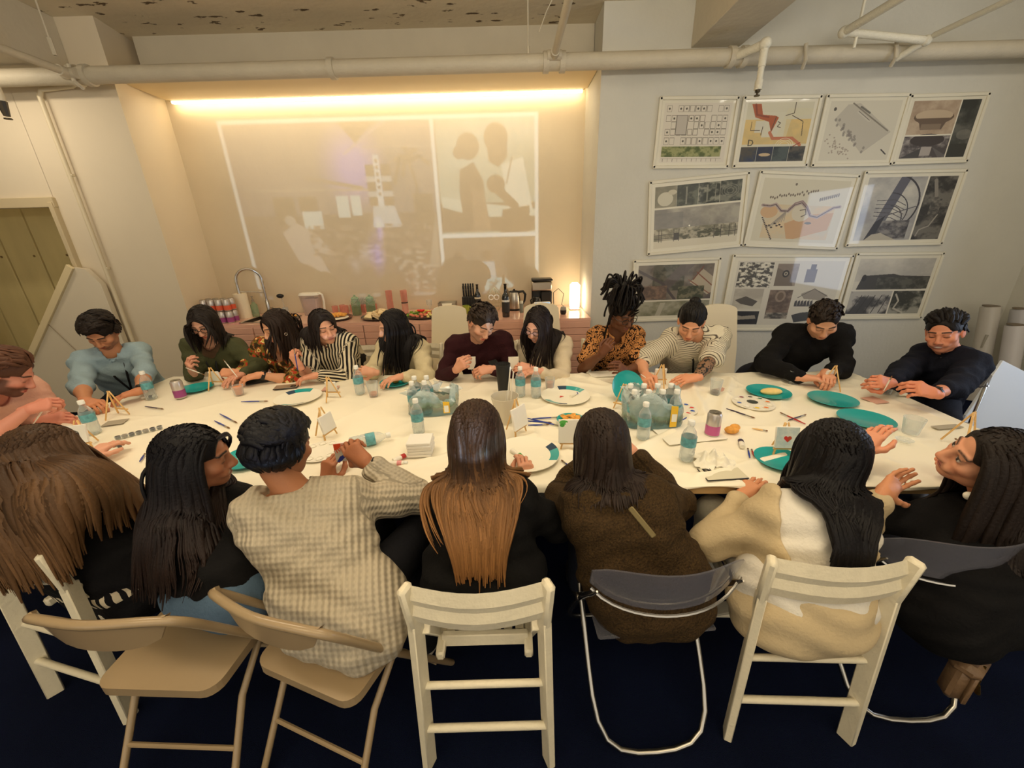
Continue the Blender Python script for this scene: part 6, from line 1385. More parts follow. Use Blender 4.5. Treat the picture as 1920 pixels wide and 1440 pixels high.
def cloth_mat(nm, c, kind='plain', c2=None, rough=.85, sc=1.):
    nm = 'cloth_'+nm
    if nm in MATS: return MATS[nm]
    m = mat(nm, rgb(*c), rough, bump=.35, bscale=90 if kind == 'plain' else 60, spec=.2, noise=.05, nscale=8)
    if kind in ('plain',): return m
    nt = m.node_tree; N = nt.nodes; L = nt.links; b = N['Principled BSDF']
    for l in list(b.inputs['Base Color'].links): L.remove(l)
    at_ = N.new('ShaderNodeAttribute'); at_.attribute_name = 'bp'; sx = N.new('ShaderNodeSeparateXYZ'); L.new(at_.outputs['Vector'], sx.inputs[0])
    def mth(op, a, b_=0., c_=0.):
        q = N.new('ShaderNodeMath'); q.operation = op
        for i, v in enumerate((a, b_, c_)):
            if isinstance(v, (int, float)): q.inputs[i].default_value = v
            else: L.new(v, q.inputs[i])
        return q.outputs[0]
    def ramp(fac, stops, interp='CONSTANT'):
        cr = N.new('ShaderNodeValToRGB'); cr.color_ramp.interpolation = interp; L.new(fac, cr.inputs[0]); e = cr.color_ramp.elements
        e[0].position = stops[0][0]; e[0].color = rgb(*stops[0][1]); e[1].position = stops[1][0]; e[1].color = rgb(*stops[1][1])
        for p_, c_ in stops[2:]: k_ = e.new(p_); k_.color = rgb(*c_)
        return cr.outputs[0]
    if kind in ('vstripe', 'hstripe'):
        src = sx.outputs['X'] if kind == 'vstripe' else sx.outputs['Y']
        nn = N.new('ShaderNodeTexNoise'); nn.inputs['Scale'].default_value = 5; L.new(at_.outputs['Vector'], nn.inputs['Vector'])
        v = mth('ADD', src, mth('MULTIPLY', nn.outputs['Fac'], .012 if kind == 'vstripe' else .004)); fr = mth('FRACT', mth('MULTIPLY', v, sc)); L.new(ramp(fr, [(0, c), (.5 if kind == 'vstripe' else .72, c2)]), b.inputs['Base Color'])
    elif kind in ('floral', 'leopard', 'tattoo'):
        v = N.new('ShaderNodeTexVoronoi'); v.inputs['Scale'].default_value = sc; L.new(at_.outputs['Vector'], v.inputs['Vector'])
        nn = N.new('ShaderNodeTexNoise'); nn.inputs['Scale'].default_value = sc*.6; nn.inputs['Detail'].default_value = 3; L.new(at_.outputs['Vector'], nn.inputs['Vector'])
        if kind == 'floral': L.new(ramp(mth('ADD', mth('MULTIPLY', v.outputs['Distance'], .35), mth('MULTIPLY', nn.outputs['Fac'], .9)), [(0, (70, 50, 28)), (.40, (190, 160, 70)), (.47, (225, 205, 140)), (.54, (176, 60, 36)), (.62, (120, 100, 40)), (.68, (60, 44, 26))]), b.inputs['Base Color'])
        else: L.new(ramp(mth('ADD', v.outputs['Distance'], mth('MULTIPLY', nn.outputs['Fac'], .3)), [(0, c), (.42, c2), (.75, c)]), b.inputs['Base Color'])
    elif kind == 'knit':
        a = mth('SINE', mth('MULTIPLY', sx.outputs['X'], 330.)); bb = mth('SINE', mth('ADD', mth('MULTIPLY', sx.outputs['Y'], 380.), mth('MULTIPLY', sx.outputs['X'], 165.)))
        hgt = mth('ADD', mth('MULTIPLY', a, 1.0), mth('MULTIPLY', bb, .30)); bp = N.new('ShaderNodeBump'); bp.inputs['Strength'].default_value = .6; bp.inputs['Distance'].default_value = .004; L.new(hgt, bp.inputs['Height']); L.new(bp.outputs[0], b.inputs['Normal'])
        L.new(ramp(mth('MULTIPLY_ADD', hgt, .3, .5), [(0, tuple(int(q*.86) for q in c)), (.35, c)], 'LINEAR'), b.inputs['Base Color'])
    elif kind == 'fleece':
        nn = N.new('ShaderNodeTexNoise'); nn.inputs['Scale'].default_value = 150; nn.inputs['Detail'].default_value = 4; L.new(at_.outputs['Vector'], nn.inputs['Vector'])
        bp = N.new('ShaderNodeBump'); bp.inputs['Strength'].default_value = 1; bp.inputs['Distance'].default_value = .008; L.new(nn.outputs['Fac'], bp.inputs['Height']); L.new(bp.outputs[0], b.inputs['Normal']); L.new(ramp(nn.outputs['Fac'], [(.3, c2), (.65, c)], 'LINEAR'), b.inputs['Base Color'])
    return m

class Figure:
    def __init__(s, name_label, head, face, sh, hip, wr, group=None, skin=(208, 156, 122), top=None, pants=(30, 32, 42), sleeve=.93, size=1., bulk=.014, facing=0., polar=None, feet=None, ho=None, hand=('rest', 'rest'), hdir=(None, None), hnorm=(None, None), neck_open=.0, collar=None, hem=.10, seat=.50, shape=1., knees=None, shoes=(40, 36, 34), belly=0.):
        s.skin = skin; s.size = size; z = size; s.bk = max(0, bulk-.012)
        s.a, s.b = [np.array(q, float) for q in sh]           # a: the figure's own left shoulder, b: right shoulder
        s.face = face; yaw, pit, rol = [math.radians(v) for v in face]
        s.HR = rotm(0, 0, -yaw) @ rotm(-pit, 0, 0) @ rotm(0, rol, 0); s.H = np.array(head, float)
        mid = (s.a+s.b)/2; lat = (s.b-s.a)/np.linalg.norm(s.b-s.a); s.lat = lat; s.mid = mid
        s.hip = np.array([hip[0], hip[1], seat+.08]); up = mid-s.hip; up /= np.linalg.norm(up); s.up = up; s.fwd = np.cross(up, lat); s.fwd /= np.linalg.norm(s.fwd)
        fy = math.radians(facing); s.hf = np.array([math.sin(fy), math.cos(fy), 0]); s.hl = np.array([math.cos(fy), -math.sin(fy), 0])
        s.N = mid+up*.035-s.fwd*.01; s.Hn = s.H+s.HR @ np.array([0, -.025, -.07])
        s.root = thing('person', name_label, 'person', (s.hip[0], s.hip[1], 0), 0, group); s.off = -np.array([s.hip[0], s.hip[1], 0])
        L1, L2 = .275*z, .245*z; s.arms = []
        for i, S in enumerate((s.a, s.b)):
            sg = -1 if i == 0 else 1; pol = polar[i] if polar and polar[i] is not None else (s.lat*sg*.7-s.up*.8-s.fwd*.3); W = np.array(wr[i], float); S2 = S-up*.035
            E = ik(S2, W, pol, L1, L2); s.arms.append((S2, E, W))
            dd = np.linalg.norm(W-S2)
            if dd > .55*z or dd < .12: print('ARM', name_label[:30], i, round(dd, 3))
        nk = np.linalg.norm(s.H-s.mid)
        if nk > .30 or nk < .15: print('NECK', name_label[:30], round(nk, 3))
        if abs(np.linalg.norm(s.b-s.a)-.35) > .07: print('SHW', name_label[:30], round(np.linalg.norm(s.b-s.a), 3))
        th = np.linalg.norm(mid-s.hip); 
        if abs(th-.42) > .12: print('TORSO', name_label[:30], round(th, 3))
        s.knee = []; s.ank = []
        for i, sg in enumerate((-1, 1)):
            K = s.hip+s.hl*sg*.11+s.hf*.40+np.array([0, 0, -.03]) if knees is None else np.array(knees[i], float)
            A = K+s.hf*.02+s.hl*sg*.01; A[2] = .09
            if feet is not None: A = np.array(feet[i], float)
            s.knee.append(K); s.ank.append(A)
        s.belly = belly; s.shape = shape
        # ----- body
        allp = [s.hip, s.a, s.b, s.H]+[p for arm in s.arms for p in arm]+s.knee+s.ank; lo = np.min(allp, 0)-.16; hi = np.max(allp, 0)+.14
        f = Field(lo, hi, .0165); s._torso(f, -.014, arms=True, forearm=1.); s._legs(f, -.012)
        f.cone(s.N-up*.03, s.Hn, .054*z**.5, .050*z**.5, k=.03)
        for i in (0, 1): f.cone(s.ank[i], s.ank[i]+s.hf*.12+np.array([0, 0, -.05]), .035, .028, k=.02)
        V, F = f.mesh(); V = relax(V, F, 1); sk = lin(skin); parts = [(V+s.off, F, np.ones((len(V), 1))*sk)]
        # finer neck and forearms
        f = Field(np.minimum(s.N, s.Hn)-.12, np.maximum(s.N, s.Hn)+.12, .008); f.cone(s.N-up*.06, s.Hn, .056, .049, k=.01)
        for S in (s.a, s.b): f.cone(s.N-up*.02, s.N*.45+S*.55-up*.02, .042, .03, k=.04)
        V, F = f.mesh(); parts.append((relax(V, F, 1)+s.off, F, np.ones((len(V), 1))*sk))
        for i, (S, E, W) in enumerate(s.arms):
            f = Field(np.minimum(E, W)-.07, np.maximum(E, W)+.07, .0075); f.cone(E, E*.6+W*.4, .038*z, .0385*z, k=.01); f.cone(E*.6+W*.4, W, .0385*z, .0245*z, k=.02); V, F = f.mesh(); parts.append((relax(V, F, 1)+s.off, F, np.ones((len(V), 1))*sk))
            hd = hdir[i] if hdir[i] is not None else (W-E); hn = hnorm[i] if hnorm[i] is not None else (0, 0, 1)
            V, F = place_hand(hand[i], W, hd, hn, i == 1, .98*z); nail = np.ones((len(V), 1))*sk; parts.append((V+s.off, F, nail*np.array([1.03, .93, .9])))
        ho = dict(ho or {}); V, F, C = head_mesh(skin, ho); V = V*1.0; parts.append((s.H+V @ s.HR.T+s.off, F, C))
        s.body = big_mesh('body', parts, skin_mat(), s.root); s.ho = ho
        # ----- trousers and shoes
        if pants is not None:
            f = Field(np.min([s.hip]+s.knee+s.ank, 0)-.16, np.max([s.hip+up*.1]+s.knee+s.ank, 0)+.16, .0145); s._legs(f, .013)
            f.cone(s.hip-s.hl*.065, s.hip+s.hl*.065, .110*shape, .110*shape, k=.04); f.cone(s.hip-s.hl*.06+up*.06, s.hip+s.hl*.06+up*.06, .094, .094, k=.04)
            s._cut_bottom(f, s.ank)
            V, F = f.mesh(); V = relax(V, F, 2); pm_ = pants if isinstance(pants, bpy.types.Material) else cloth_mat('pants_%d_%d_%d' % pants, pants)
            big_mesh('trousers', [(V+s.off, F, None)], pm_, s.root, {'bp': V})
            mb = MB()
            for i in (0, 1):
                A = s.ank[i]+s.off; x, y, d = frame(s.hf, (0, 0, 1)); R = np.stack([s.hl, s.hf, np.array([0, 0, 1.])], 1)
                sm_ = MB(); sm_.ell(A+s.hf*.06+np.array([0, 0, -.038]), (.045, .125, .05), R, 16, 10); sm_.v = [np.maximum(v, [-9, -9, .004]) for v in sm_.v]
                ob('shoe', sm_, mat('shoe_%d_%d_%d' % shoes, rgb(*shoes), .5), s.root, True)
        # ----- top
        if top is not None:
            s.shirt = s.garment('shirt' if top[1] == 'shirt' else top[1], top[0], sleeve, bulk, hem, neck_open, collar)
    def _cut_bottom(s, f, ank): pass
    def _torso(s, f, inf, arms=True, forearm=1., hem=.0, belly=0.):
        z = s.size; L = s.lat; up = s.up; w = s.shape; hl = s.hl; hp = s.hip+up*hem
        f.cone(hp-hl*.078*w, hp+hl*.078*w, .112*w+inf, .112*w+inf, k=.04)
        wst = s.hip*.58+s.mid*.42-s.fwd*.0; ch = s.hip*.22+s.mid*.78-up*.02; lw = (L+hl); lw /= np.linalg.norm(lw)
        for sg in (-1, 1):
            f.cone(hp+hl*sg*.065*w, wst+lw*sg*.055*w, .102*w+inf, .094*w+inf+s.belly*.5, k=.05)
            f.cone(wst+lw*sg*.055*w, ch+L*sg*.075*z, .094*w+inf, .100*z+inf, k=.05)
        if s.belly: f.ell(wst+s.fwd*.06, (.12+s.belly, .1+s.belly, .12), k=.05)
        for S in (s.a, s.b):
            f.cone(ch+(S-s.mid)*.35, S-up*.03-(S-s.mid)*.1, .085*z+inf, .058*z+inf, k=.05); f.cone(s.N-up*.03, S-up*.012, .045*z+inf*.8, .045*z+inf, k=.05)
        if arms:
            for i, (S, E, W) in enumerate(s.arms):
                f.cone(S, E, .046*z+inf*.5, .037*z+inf*.3, k=.035)
                if forearm > 0: f.cone(E, E+(W-E)*forearm, .036*z+inf*.3, .024*z, k=.03)
    def _legs(s, f, inf):
        for i, sg in enumerate((-1, 1)):
            h0 = s.hip+s.hl*sg*.085; f.cone(h0, s.knee[i], .086+inf, .060+inf, k=.04); f.cone(s.knee[i], s.ank[i], .057+inf, .036+inf*1.4, k=.03)
        f.cone(s.hip-s.hl*.075, s.hip+s.hl*.075, .108*s.shape+inf*.5, .108*s.shape+inf*.5, k=.04)
    def garment(s, nm, m, sleeve=.93, bulk=.014, hem=0., neck_open=0., collar=None, voxel=.0115, wr=.8):
        up = s.up; ends = []
        for (S, E, W) in s.arms: ends += [S, E, W]
        lo = np.min([s.hip-up*.1, s.a, s.b]+ends, 0)-.17; hi = np.max([s.N+up*.1, s.a, s.b]+ends, 0)+.15
        f = Field(lo, hi, voxel)
        s._torso(f, bulk, arms=False, hem=hem-.10)
        if hem < .12: f.cone(s.hip-s.hl*.085*s.shape, s.hip+s.hl*.085*s.shape, .116*s.shape+bulk, .116*s.shape+bulk, k=.03)
        for i, (S, E, W) in enumerate(s.arms):
            sl = sleeve[i] if isinstance(sleeve, (tuple, list)) else sleeve; z = s.size
            if sl <= 0: continue
            if sl <= .5: f.cone(S, S+(E-S)*sl*2, .049*z+bulk*1.0, .047*z+bulk*1.5, k=.03)
            else:
                f.cone(S, E, .048*z+bulk, .040*z+bulk*1.1, k=.03); t = (sl-.5)*2; f.cone(E, E+(W-E)*t, .040*z+bulk*1.1, (.040-.014*t)*z+bulk*.8, k=.025)
        # soft folds
        X, Y, Z = f.ax; q = X[:, None, None]*f32(1.0), Y[None, :, None]*f32(1.0), Z[None, None, :]*f32(1.0)
        fold = np.sin(q[0]*38+3*np.sin(q[2]*17+q[1]*9))*np.sin(q[2]*46+2.5*np.sin(q[0]*15)+q[1]*21)+.6*np.sin(q[1]*55+q[0]*20+q[2]*31)
        f.f += (fold*f32(.0042*wr*2)).astype(f32)
        # neckline: remove the material round the neck above a tilted plane
        nn = s.N-up*.012-s.fwd*0; ax = (s.Hn-s.N); ax /= np.linalg.norm(ax)
        f.cone(nn+ax*.012+s.fwd*neck_open*.7-up*neck_open*.8, nn+ax*.2+s.fwd*neck_open*.5, .050+neck_open*.2, .066+neck_open*.3, k=.004, op='sub')
        if collar == 'turtle': f.cone(nn-up*.01, nn+ax*.05, .064, .060, k=.012); f.cone(nn+ax*.065, nn+ax*.2, .062, .09, k=.0, op='sub')
        V, F = largest(*f.mesh()); V = relax(V, F, 1)
        o = big_mesh(nm, [(V+s.off, F, None)], m, s.root, {'bp': s.bp(V)})
        if collar == 'shirt':
            mb = MB(); C0 = s.N+ax*.012
            for sg in (-1, 1):
                pts = []; 
                for t in np.linspace(0, 1, 8):
                    a = math.pi-t*(math.pi-.35)*1.0; d = s.lat*math.sin(a)*sg*-1*-1+s.fwd*math.cos(a)*-1*-1
                    pts.append(C0+d*(.066+.01*t)-up*(.012+.035*t*t)+s.off)
                for j in range(7):
                    a_, b_ = pts[j], pts[j+1]; hgt = .03+.02*(j/7)**2; out = (a_+b_)/2-(C0+s.off); out /= np.linalg.norm(out)
                    q0, q1 = a_+ax*.018, b_+ax*.018; q2, q3 = b_+out*.018-up*hgt*.7, a_+out*.018-up*hgt*.7; th = out*.004
                    mb.add([q0, q1, q2, q3, q0-th, q1-th, q2-th, q3-th], [(0, 1, 2, 3), (7, 6, 5, 4), (0, 4, 5, 1), (2, 6, 7, 3), (0, 3, 7, 4), (1, 5, 6, 2)])
            cc = ob('collar', mb, m, s.root, 60)
        return o
    def bp(s, V):
        """pattern coordinates that follow torso and sleeves"""
        seg = [(s.hip, s.mid, .13, s.lat)]
        for i, (S, E, W) in enumerate(s.arms): seg += [(S, E, .045, None), (E, W, .035, None)]
        best = np.full(len(V), 9.); out = np.zeros((len(V), 3)); base = 0.
        for k, (a, b, r, lat) in enumerate(seg):
            ab = b-a; L = np.linalg.norm(ab); u = ab/L; t = np.clip(((V-a)@u)/L, 0, 1); c = a+t[:, None]*ab; d = np.linalg.norm(V-c, axis=1)-r
            if k: 
                d = d+np.where(((V-a)@u) < 0, .03, 0)
            m = d < best; best[m] = d[m]; v = V[m]-a
            if lat is not None: x = v@lat; y = v@u; w_ = v@np.cross(u, lat)
            else:
                p1 = s.fwd-u*(s.fwd@u); p1 /= np.linalg.norm(p1)+1e-6; p2 = np.cross(u, p1); an = np.arctan2(v@p2, v@p1); x = an*.052; y = v@u+(0 if k % 2 else .27)+.1; w_ = np.full(len(v), k*.3)
            out[m] = np.stack([x, y, w_], 1)
        return out
    # ----- hair
    def coll(s, sc=1.0, body=True):
        hc = s.H+s.HR @ np.array([0, -.013, .024]); c = [('e', hc, np.array([.083, .103, .094])*sc, s.HR), ('c', s.N, s.Hn, .068, .062)]
        if body:
            ch = s.hip*.3+s.mid*.7; c += [('c', ch-s.lat*.06, ch+s.lat*.06, .130+s.bk, .130+s.bk), ('c', s.hip*.6+s.mid*.4-s.lat*.05, s.hip*.6+s.mid*.4+s.lat*.05, .125+s.bk, .125+s.bk), ('c', s.a-s.up*.03, s.b-s.up*.03, .078+s.bk, .078+s.bk), ('c', s.hip-s.hl*.05, s.hip+s.hl*.05, .15, .15), ('c', s.N, s.a, .072, .078), ('c', s.N, s.b, .072, .078)]
            for (S, E, W) in s.arms: c.append(('c', S, E, .070+s.bk, .060+s.bk))
        return c
    def _emit(s, packs, m, c, c2=None, name='hair'):
        parts = []; c = lin(c); c2 = lin(c2) if c2 is not None else c
        for V, F, sh, al in packs:
            k = np.clip((al-.25)/.6, 0, 1)[:, None]; parts.append((V+s.off, F, (c*(1-k)+c2*k)*sh[:, None]))
        return big_mesh(name, parts, m, s.root)
    def cap(s, grow, line=.05, front=.07):
        """closed hair shell hugging the skull"""
        f = Field((-.12, -.15, -.12), (.12, .13, .16), .006); f.ell((0, -.017, .030), (.078+grow, .099+grow, .088+grow), k=.0)
        f.ell((0, .112, -.018), (.086, .062, .113), k=.006, op='sub'); f.cone((0, .03, -.12), (0, .01, -.06), .075, .06, k=.01, op='sub')
        f.cone((-.12, .02, -.03), (.12, .02, -.03), .034, .034, k=.008, op='sub'); f.cone((-.12, .05, -.01), (.12, .05, -.01), .03, .03, k=.008, op='sub')
        V, F = f.mesh(); V = s.H+relax(V, F, 1) @ s.HR.T; return V, F, np.full(len(V), .8), np.zeros(len(V))
    def short(s, c, nm, ln=.05, n=420, rad=.0055, comb=(0, -1, .1), seed=1, line=.3, grow=.004, curl=.0, vol=1.0, side=.0, sides_len=.5):
        fn = lambda v: (v[:, 2] > np.where(v[:, 1] > .35, line+.25*(v[:, 1]-.35), -.35-.3*v[:, 1]*0)) & ~((np.abs(v[:, 0]) > .75) & (v[:, 2] < -.05) & (v[:, 1] > -.2)) & ~((v[:, 1] > .15) & (v[:, 2] < .22)) & ~((v[:, 1] > .45) & (v[:, 2] < .5))
        v = scalp_points(n, seed, fn); rr = np.array([.078, .099, .088])+grow; roots = s.H+(v*rr+np.array([0, -.017, .030])) @ s.HR.T
        cm = np.array(comb, float)[None]+side*np.sign(v[:, :1])*np.array([[1., 0, 0]]); nrm = v/rr; nrm /= np.linalg.norm(nrm, axis=1)[:, None]
        d = cm-nrm*(cm*nrm).sum(1)[:, None]+nrm*.10*vol; low = v[:, 2] < .1; d[low] = np.array([0, -.3, -1.])+nrm[low]*.1; L = np.where(low, ln*sides_len, ln)*(1+.25*np.random.default_rng(seed).normal(size=len(v)))
        hc = s.H+s.HR @ np.array([0, -.017, .030]); rr0 = np.array([.078, .099, .088])+grow
        pk = locks(roots, d @ s.HR.T, np.abs(L)+.01, 6, rad*1.1, [('e', hc, rr0*.99, s.HR), ('s', hc, rr0+.006+.010*vol, s.HR)], grav=.10, stiff=.9, jitter=.06, curl=curl, seed=seed, nseg=5, rootr=.8, flat=1.9, tip=.6)
        return s._emit([s.cap(grow-.002), pk], hair_mat(nm, c), c)
    def long(s, c, nm, c2=None, ln=.42, n=520, rad=.0062, seed=2, part=0., grow=.006, front=True, wave=0., jit=.012, back=0., grav=.35, tie=None, drop=None, flat=1.8, spread=1.1, shift=0., kg=0., guard=True):
        v = scalp_points(n, seed, lambda v: ((v[:, 2] > .18) | ((v[:, 1] < .05) & (v[:, 2] > -.55))) & ~((v[:, 1] > .42) & (v[:, 2] < .5)) & ~((v[:, 1] > .12) & (v[:, 2] < .34)))
        rr = np.array([.078, .099, .088])+grow; roots = s.H+(v*rr+np.array([0, -.017, .030])) @ s.HR.T; nrm = v/rr; nrm /= np.linalg.norm(nrm, axis=1)[:, None]
        sd = np.where(v[:, :1] > part, 1., -1.); cm = np.concatenate([sd*.9*np.clip(.35+v[:, 1:2]*1.1, 0, 1), np.full((len(v), 1), -.55-back), -np.ones((len(v), 1))*.55], 1)
        d = cm-nrm*(cm*nrm).sum(1)[:, None]; d /= np.linalg.norm(d, axis=1)[:, None]; d += nrm*.05
        L = ln*(1+.05*np.random.default_rng(seed).normal(size=len(v)))-.06*np.clip(-v[:, 2], 0, 1)
        rl = (roots-s.H)@s.lat; ga = (s.lat, rl*(spread-1)+shift, kg) if kg else None; cl_ = s.coll(1.03)
        if guard: cl_.insert(1, ('e', s.H+s.HR @ np.array([0, .120, -.08]), np.array([.092, .080, .18]), s.HR))
        pk = locks(roots, d @ s.HR.T, L+.04*v[:, 2], 24, rad, cl_, grav=grav, stiff=.75, jitter=jit, curl=wave, seed=seed, nseg=5, flat=flat, gather=ga)
        return s._emit([s.cap(grow), pk], hair_mat(nm, c), c, c2)
    def bun(s, c, nm, pos=(0, -.06, .125), r=.04, seed=3, pull=True, low=False):
        v = scalp_points(420, seed, lambda v: ((v[:, 2] > .28) | ((v[:, 1] < .05) & (v[:, 2] > -.5))) & ~((v[:, 1] > .45) & (v[:, 2] < .42))); rr = np.array([.078, .099, .088])+.003; P0 = v*rr+np.array([0, -.017, .030]); tgt = np.array(pos)
        d = tgt-P0; L = np.linalg.norm(d, axis=1); nrm = v/rr; nrm /= np.linalg.norm(nrm, axis=1)[:, None]; dt = d-nrm*(d*nrm).sum(1)[:, None]*.9
        pk = locks(s.H+P0 @ s.HR.T, dt @ s.HR.T, np.minimum(L, .085), 6, .0055, s.coll(1.0, False)[:1]+[('s', s.H+s.HR @ np.array([0, -.017, .030]), rr+.010, s.HR)], grav=0, stiff=.9, jitter=.02, seed=seed, flat=2.0)
        f = Field(tgt-r*1.6, tgt+r*1.6, .005); f.ell(tgt, (r, r*.95, r*.85)); V, F = f.mesh(); V = V+.002*np.sin(V[:, :1]*300+V[:, 2:3]*200); V = s.H+V @ s.HR.T
        return s._emit([s.cap(.003), pk, (V, F, np.full(len(V), .9), np.zeros(len(V)))], hair_mat(nm, c), c)
    # ----- accessories
    def glasses(s, col=(30, 24, 22), r=.021):
        fm = mat('glasses_%d' % col[0], rgb(*col), .25); tf = lambda p: s.H+s.HR @ np.array(p)+s.off; mb = MB()
        g = thing  # glasses are worn: a child part
        for sg in (-1, 1):
            pts = [tf((sg*.032+r*1.15*math.cos(a), .099-.004*abs(math.cos(a)), -.004+r*.85*math.sin(a))) for a in np.linspace(0, 2*math.pi, 17)]
            mb.tube(pts, .0022, 6); mb.tube([tf((sg*(.032+r*1.1), .097, .003)), tf((sg*.079, .07, .003)), tf((sg*.082, -.01, .0))], .002, 6)
        mb.tube([tf((-.01, .103, 0)), tf((.01, .103, 0))], .002, 6); ob('glasses', mb, fm, s.root)
    def hoops(s, r=.016, both=(-1, 1)):
        for sg in both:
            c = np.array([sg*.083, .0, -.055]); pts = [s.H+s.HR @ (c+np.array([0, r*math.cos(a), r*math.sin(a)]))+s.off for a in np.linspace(0, 2*math.pi, 17)]; ob('hoop_earring', MB().tube(pts, .0018, 6), MATS['steel_ring'] if 'steel_ring' in MATS else mat('steel_ring', rgb(215, 205, 190), .25, metal=1.), s.root)
    def lanyard(s, col=(24, 24, 26), back=False):
        mb = MB(); f_ = s.fwd; dpt = .135 if not back else -.1
        for sg in (-1, 1): mb.tube([s.N+s.lat*sg*.055-f_*.03+s.up*.018+s.off, s.N+s.lat*sg*.065+f_*.055-s.up*.02+s.off, s.mid*.75+s.hip*.25+s.lat*sg*.03+f_*dpt+s.off, s.mid*.45+s.hip*.55+f_*(dpt+.02)+s.off], .0045, 5, sx=1.6, sy=.5)
        mb.tube([s.N+s.lat*.055-f_*.03+s.up*.018+s.off, s.N-f_*.064+s.up*.02+s.off, s.N-s.lat*.055-f_*.03+s.up*.018+s.off], .005, 6)
        ob('lanyard', mb, mat('lanyard_black', rgb(*col), .5), s.root)
    def watch(s, i, col=(24, 24, 26)):
        S, E, W = s.arms[i]; d = (W-E)/np.linalg.norm(W-E); c = W-d*.02+s.off; mb = MB().tube([c-d*.011, c+d*.011], .0295, 16); ob('watch_band', mb, mat('watch_%d' % col[0], rgb(*col), .4), s.root)
        x, y, _ = frame(d); ob('watch_face', MB().box(c+y*.03, (.03, .03, .008), np.stack([x, d, y], 1), .003), black, s.root)
    def held_brush(s, i, d, label, col=None, ln=.16, off=(0, 0, 0)):
        S, E, W = s.arms[i]; dd = (W-E)/np.linalg.norm(W-E); c = W+dd*.075+np.array(off); d = np.array(d, float); d /= np.linalg.norm(d)
        t = thing('paintbrush', label, 'paintbrush', c, 0); ob('handle', MB().tube([-d*ln*.35, d*0, d*ln*.35], [.002, .004, .0035], 8), col or blue_h, t); ob('ferrule', MB().tube([d*ln*.35, d*ln*.5], .0035, 8), steel, t); ob('bristles', MB().tube([d*ln*.5, d*ln*.6], [.0035, .001], 8), mat('brown_bristle', rgb(120, 84, 50), .8), t)
# ------------------------------------------------------------------ the guests
def A3(*v): return np.array(v, float)
blk = (22, 20, 20); DK = (26, 20, 17); BRN = (58, 40, 28)
# far side: first of each pair is the sitter's left (image right), second the sitter's right (image left)
g = Figure('person in a light blue button shirt bending over the table at the far left corner', P(190, 622, Y=2.72), (168, 38, -6), (P(258, 656, Y=2.86), P(152, 674, Y=2.66)), (-3.02, 2.98), (P(262, 733, z=.82), P(160, 752, z=.83)),
    skin=(196, 136, 98), top=(cloth_mat('blue_oxford', (150, 172, 182), rough=.8), 'shirt'), sleeve=(.62, .68), bulk=.015, facing=160, size=1.03, hand=('rest', 'pinch'), hdir=(A3(-.8, -.6, -.1), A3(.9, -.35, -.1)), hnorm=(A3(0, 0, 1), A3(0, -.2, 1)), ho=dict(hair=DK, fw=1.02, smile=1, beard=.25, brow=1.1), collar='shirt', neck_open=.03, hem=.08)
g.short((34, 26, 21), 'darkbrown', ln=.075, n=520, rad=.0065, comb=(.8, .1, .25), seed=4, line=.42, grow=.008, curl=.10, vol=1.5); g.lanyard(); g.watch(0)
g.held_brush(1, (.8, -.5, -.3), 'white paintbrush held by the guest in the light blue shirt', white)

g = Figure('bearded person in a pale pink shirt at the left end of the table', P(12, 700, Y=1.98), (62, 34, 0), (A3(-2.80, 2.16, .96), A3(-2.84, 1.80, .93)), (-3.02, 1.94), (P(82, 788, z=.82), P(52, 768, Y=1.86)),
    skin=(206, 140, 118), top=(cloth_mat('pale_pink', (222, 172, 150)), 'shirt'), sleeve=.45, bulk=.018, facing=80, hand=('hold', 'pinch'), hdir=(A3(.9, .25, .1), A3(.8, .5, .15)), hnorm=(A3(.2, -.6, .8), A3(0, -.8, .7)), ho=dict(hair=(60, 38, 24), beard=.85, mustache=.8, brow=1.1, nose=1.15, jaw=1.05), neck_open=.03)
g.short((92, 60, 44), 'auburn', ln=.10, n=480, rad=.006, comb=(.1, -1, -.1), seed=5, line=.45, grow=.010, curl=.12, vol=1.2, sides_len=1.0); g.lanyard()
g.held_brush(0, (.6, .2, .7), 'small brush in the hand of the bearded guest', white)

g = Figure('person with glasses and hoop earrings in an olive green jacket', P(383, 605, Y=2.88), (172, 26, 4), (P(438, 646, Y=2.97), P(356, 646, Y=2.97)), (-2.26, 3.15), (P(455, 702, z=.82), P(362, 698, Y=2.66)),
    skin=(204, 152, 126), top=(cloth_mat('olive_jacket', (74, 76, 50), rough=.75), 'jacket'), sleeve=(.95, .9), bulk=.021, facing=180, size=.95, hand=('rest', 'pinch'), hdir=(A3(-.3, -.9, 0), A3(.15, -.4, .8)), hnorm=(None, A3(-.4, -.8, .2)), ho=dict(hair=DK, fw=.97, jaw=.94, open=1, brow=.8), neck_open=.07, hem=.08)
g.garment('undershirt', cloth_mat('brown_top', (92, 70, 52)), 0, .016, .05, .03)
g.long((34, 27, 23), 'dark_a', ln=.26, n=380, part=-.1, seed=6, back=1.00, spread=1.15, kg=4.); g.glasses(); g.hoops(); g.lanyard()
g.held_brush(1, (.9, -.2, -.3), 'brush held up by the guest in the olive jacket', white)

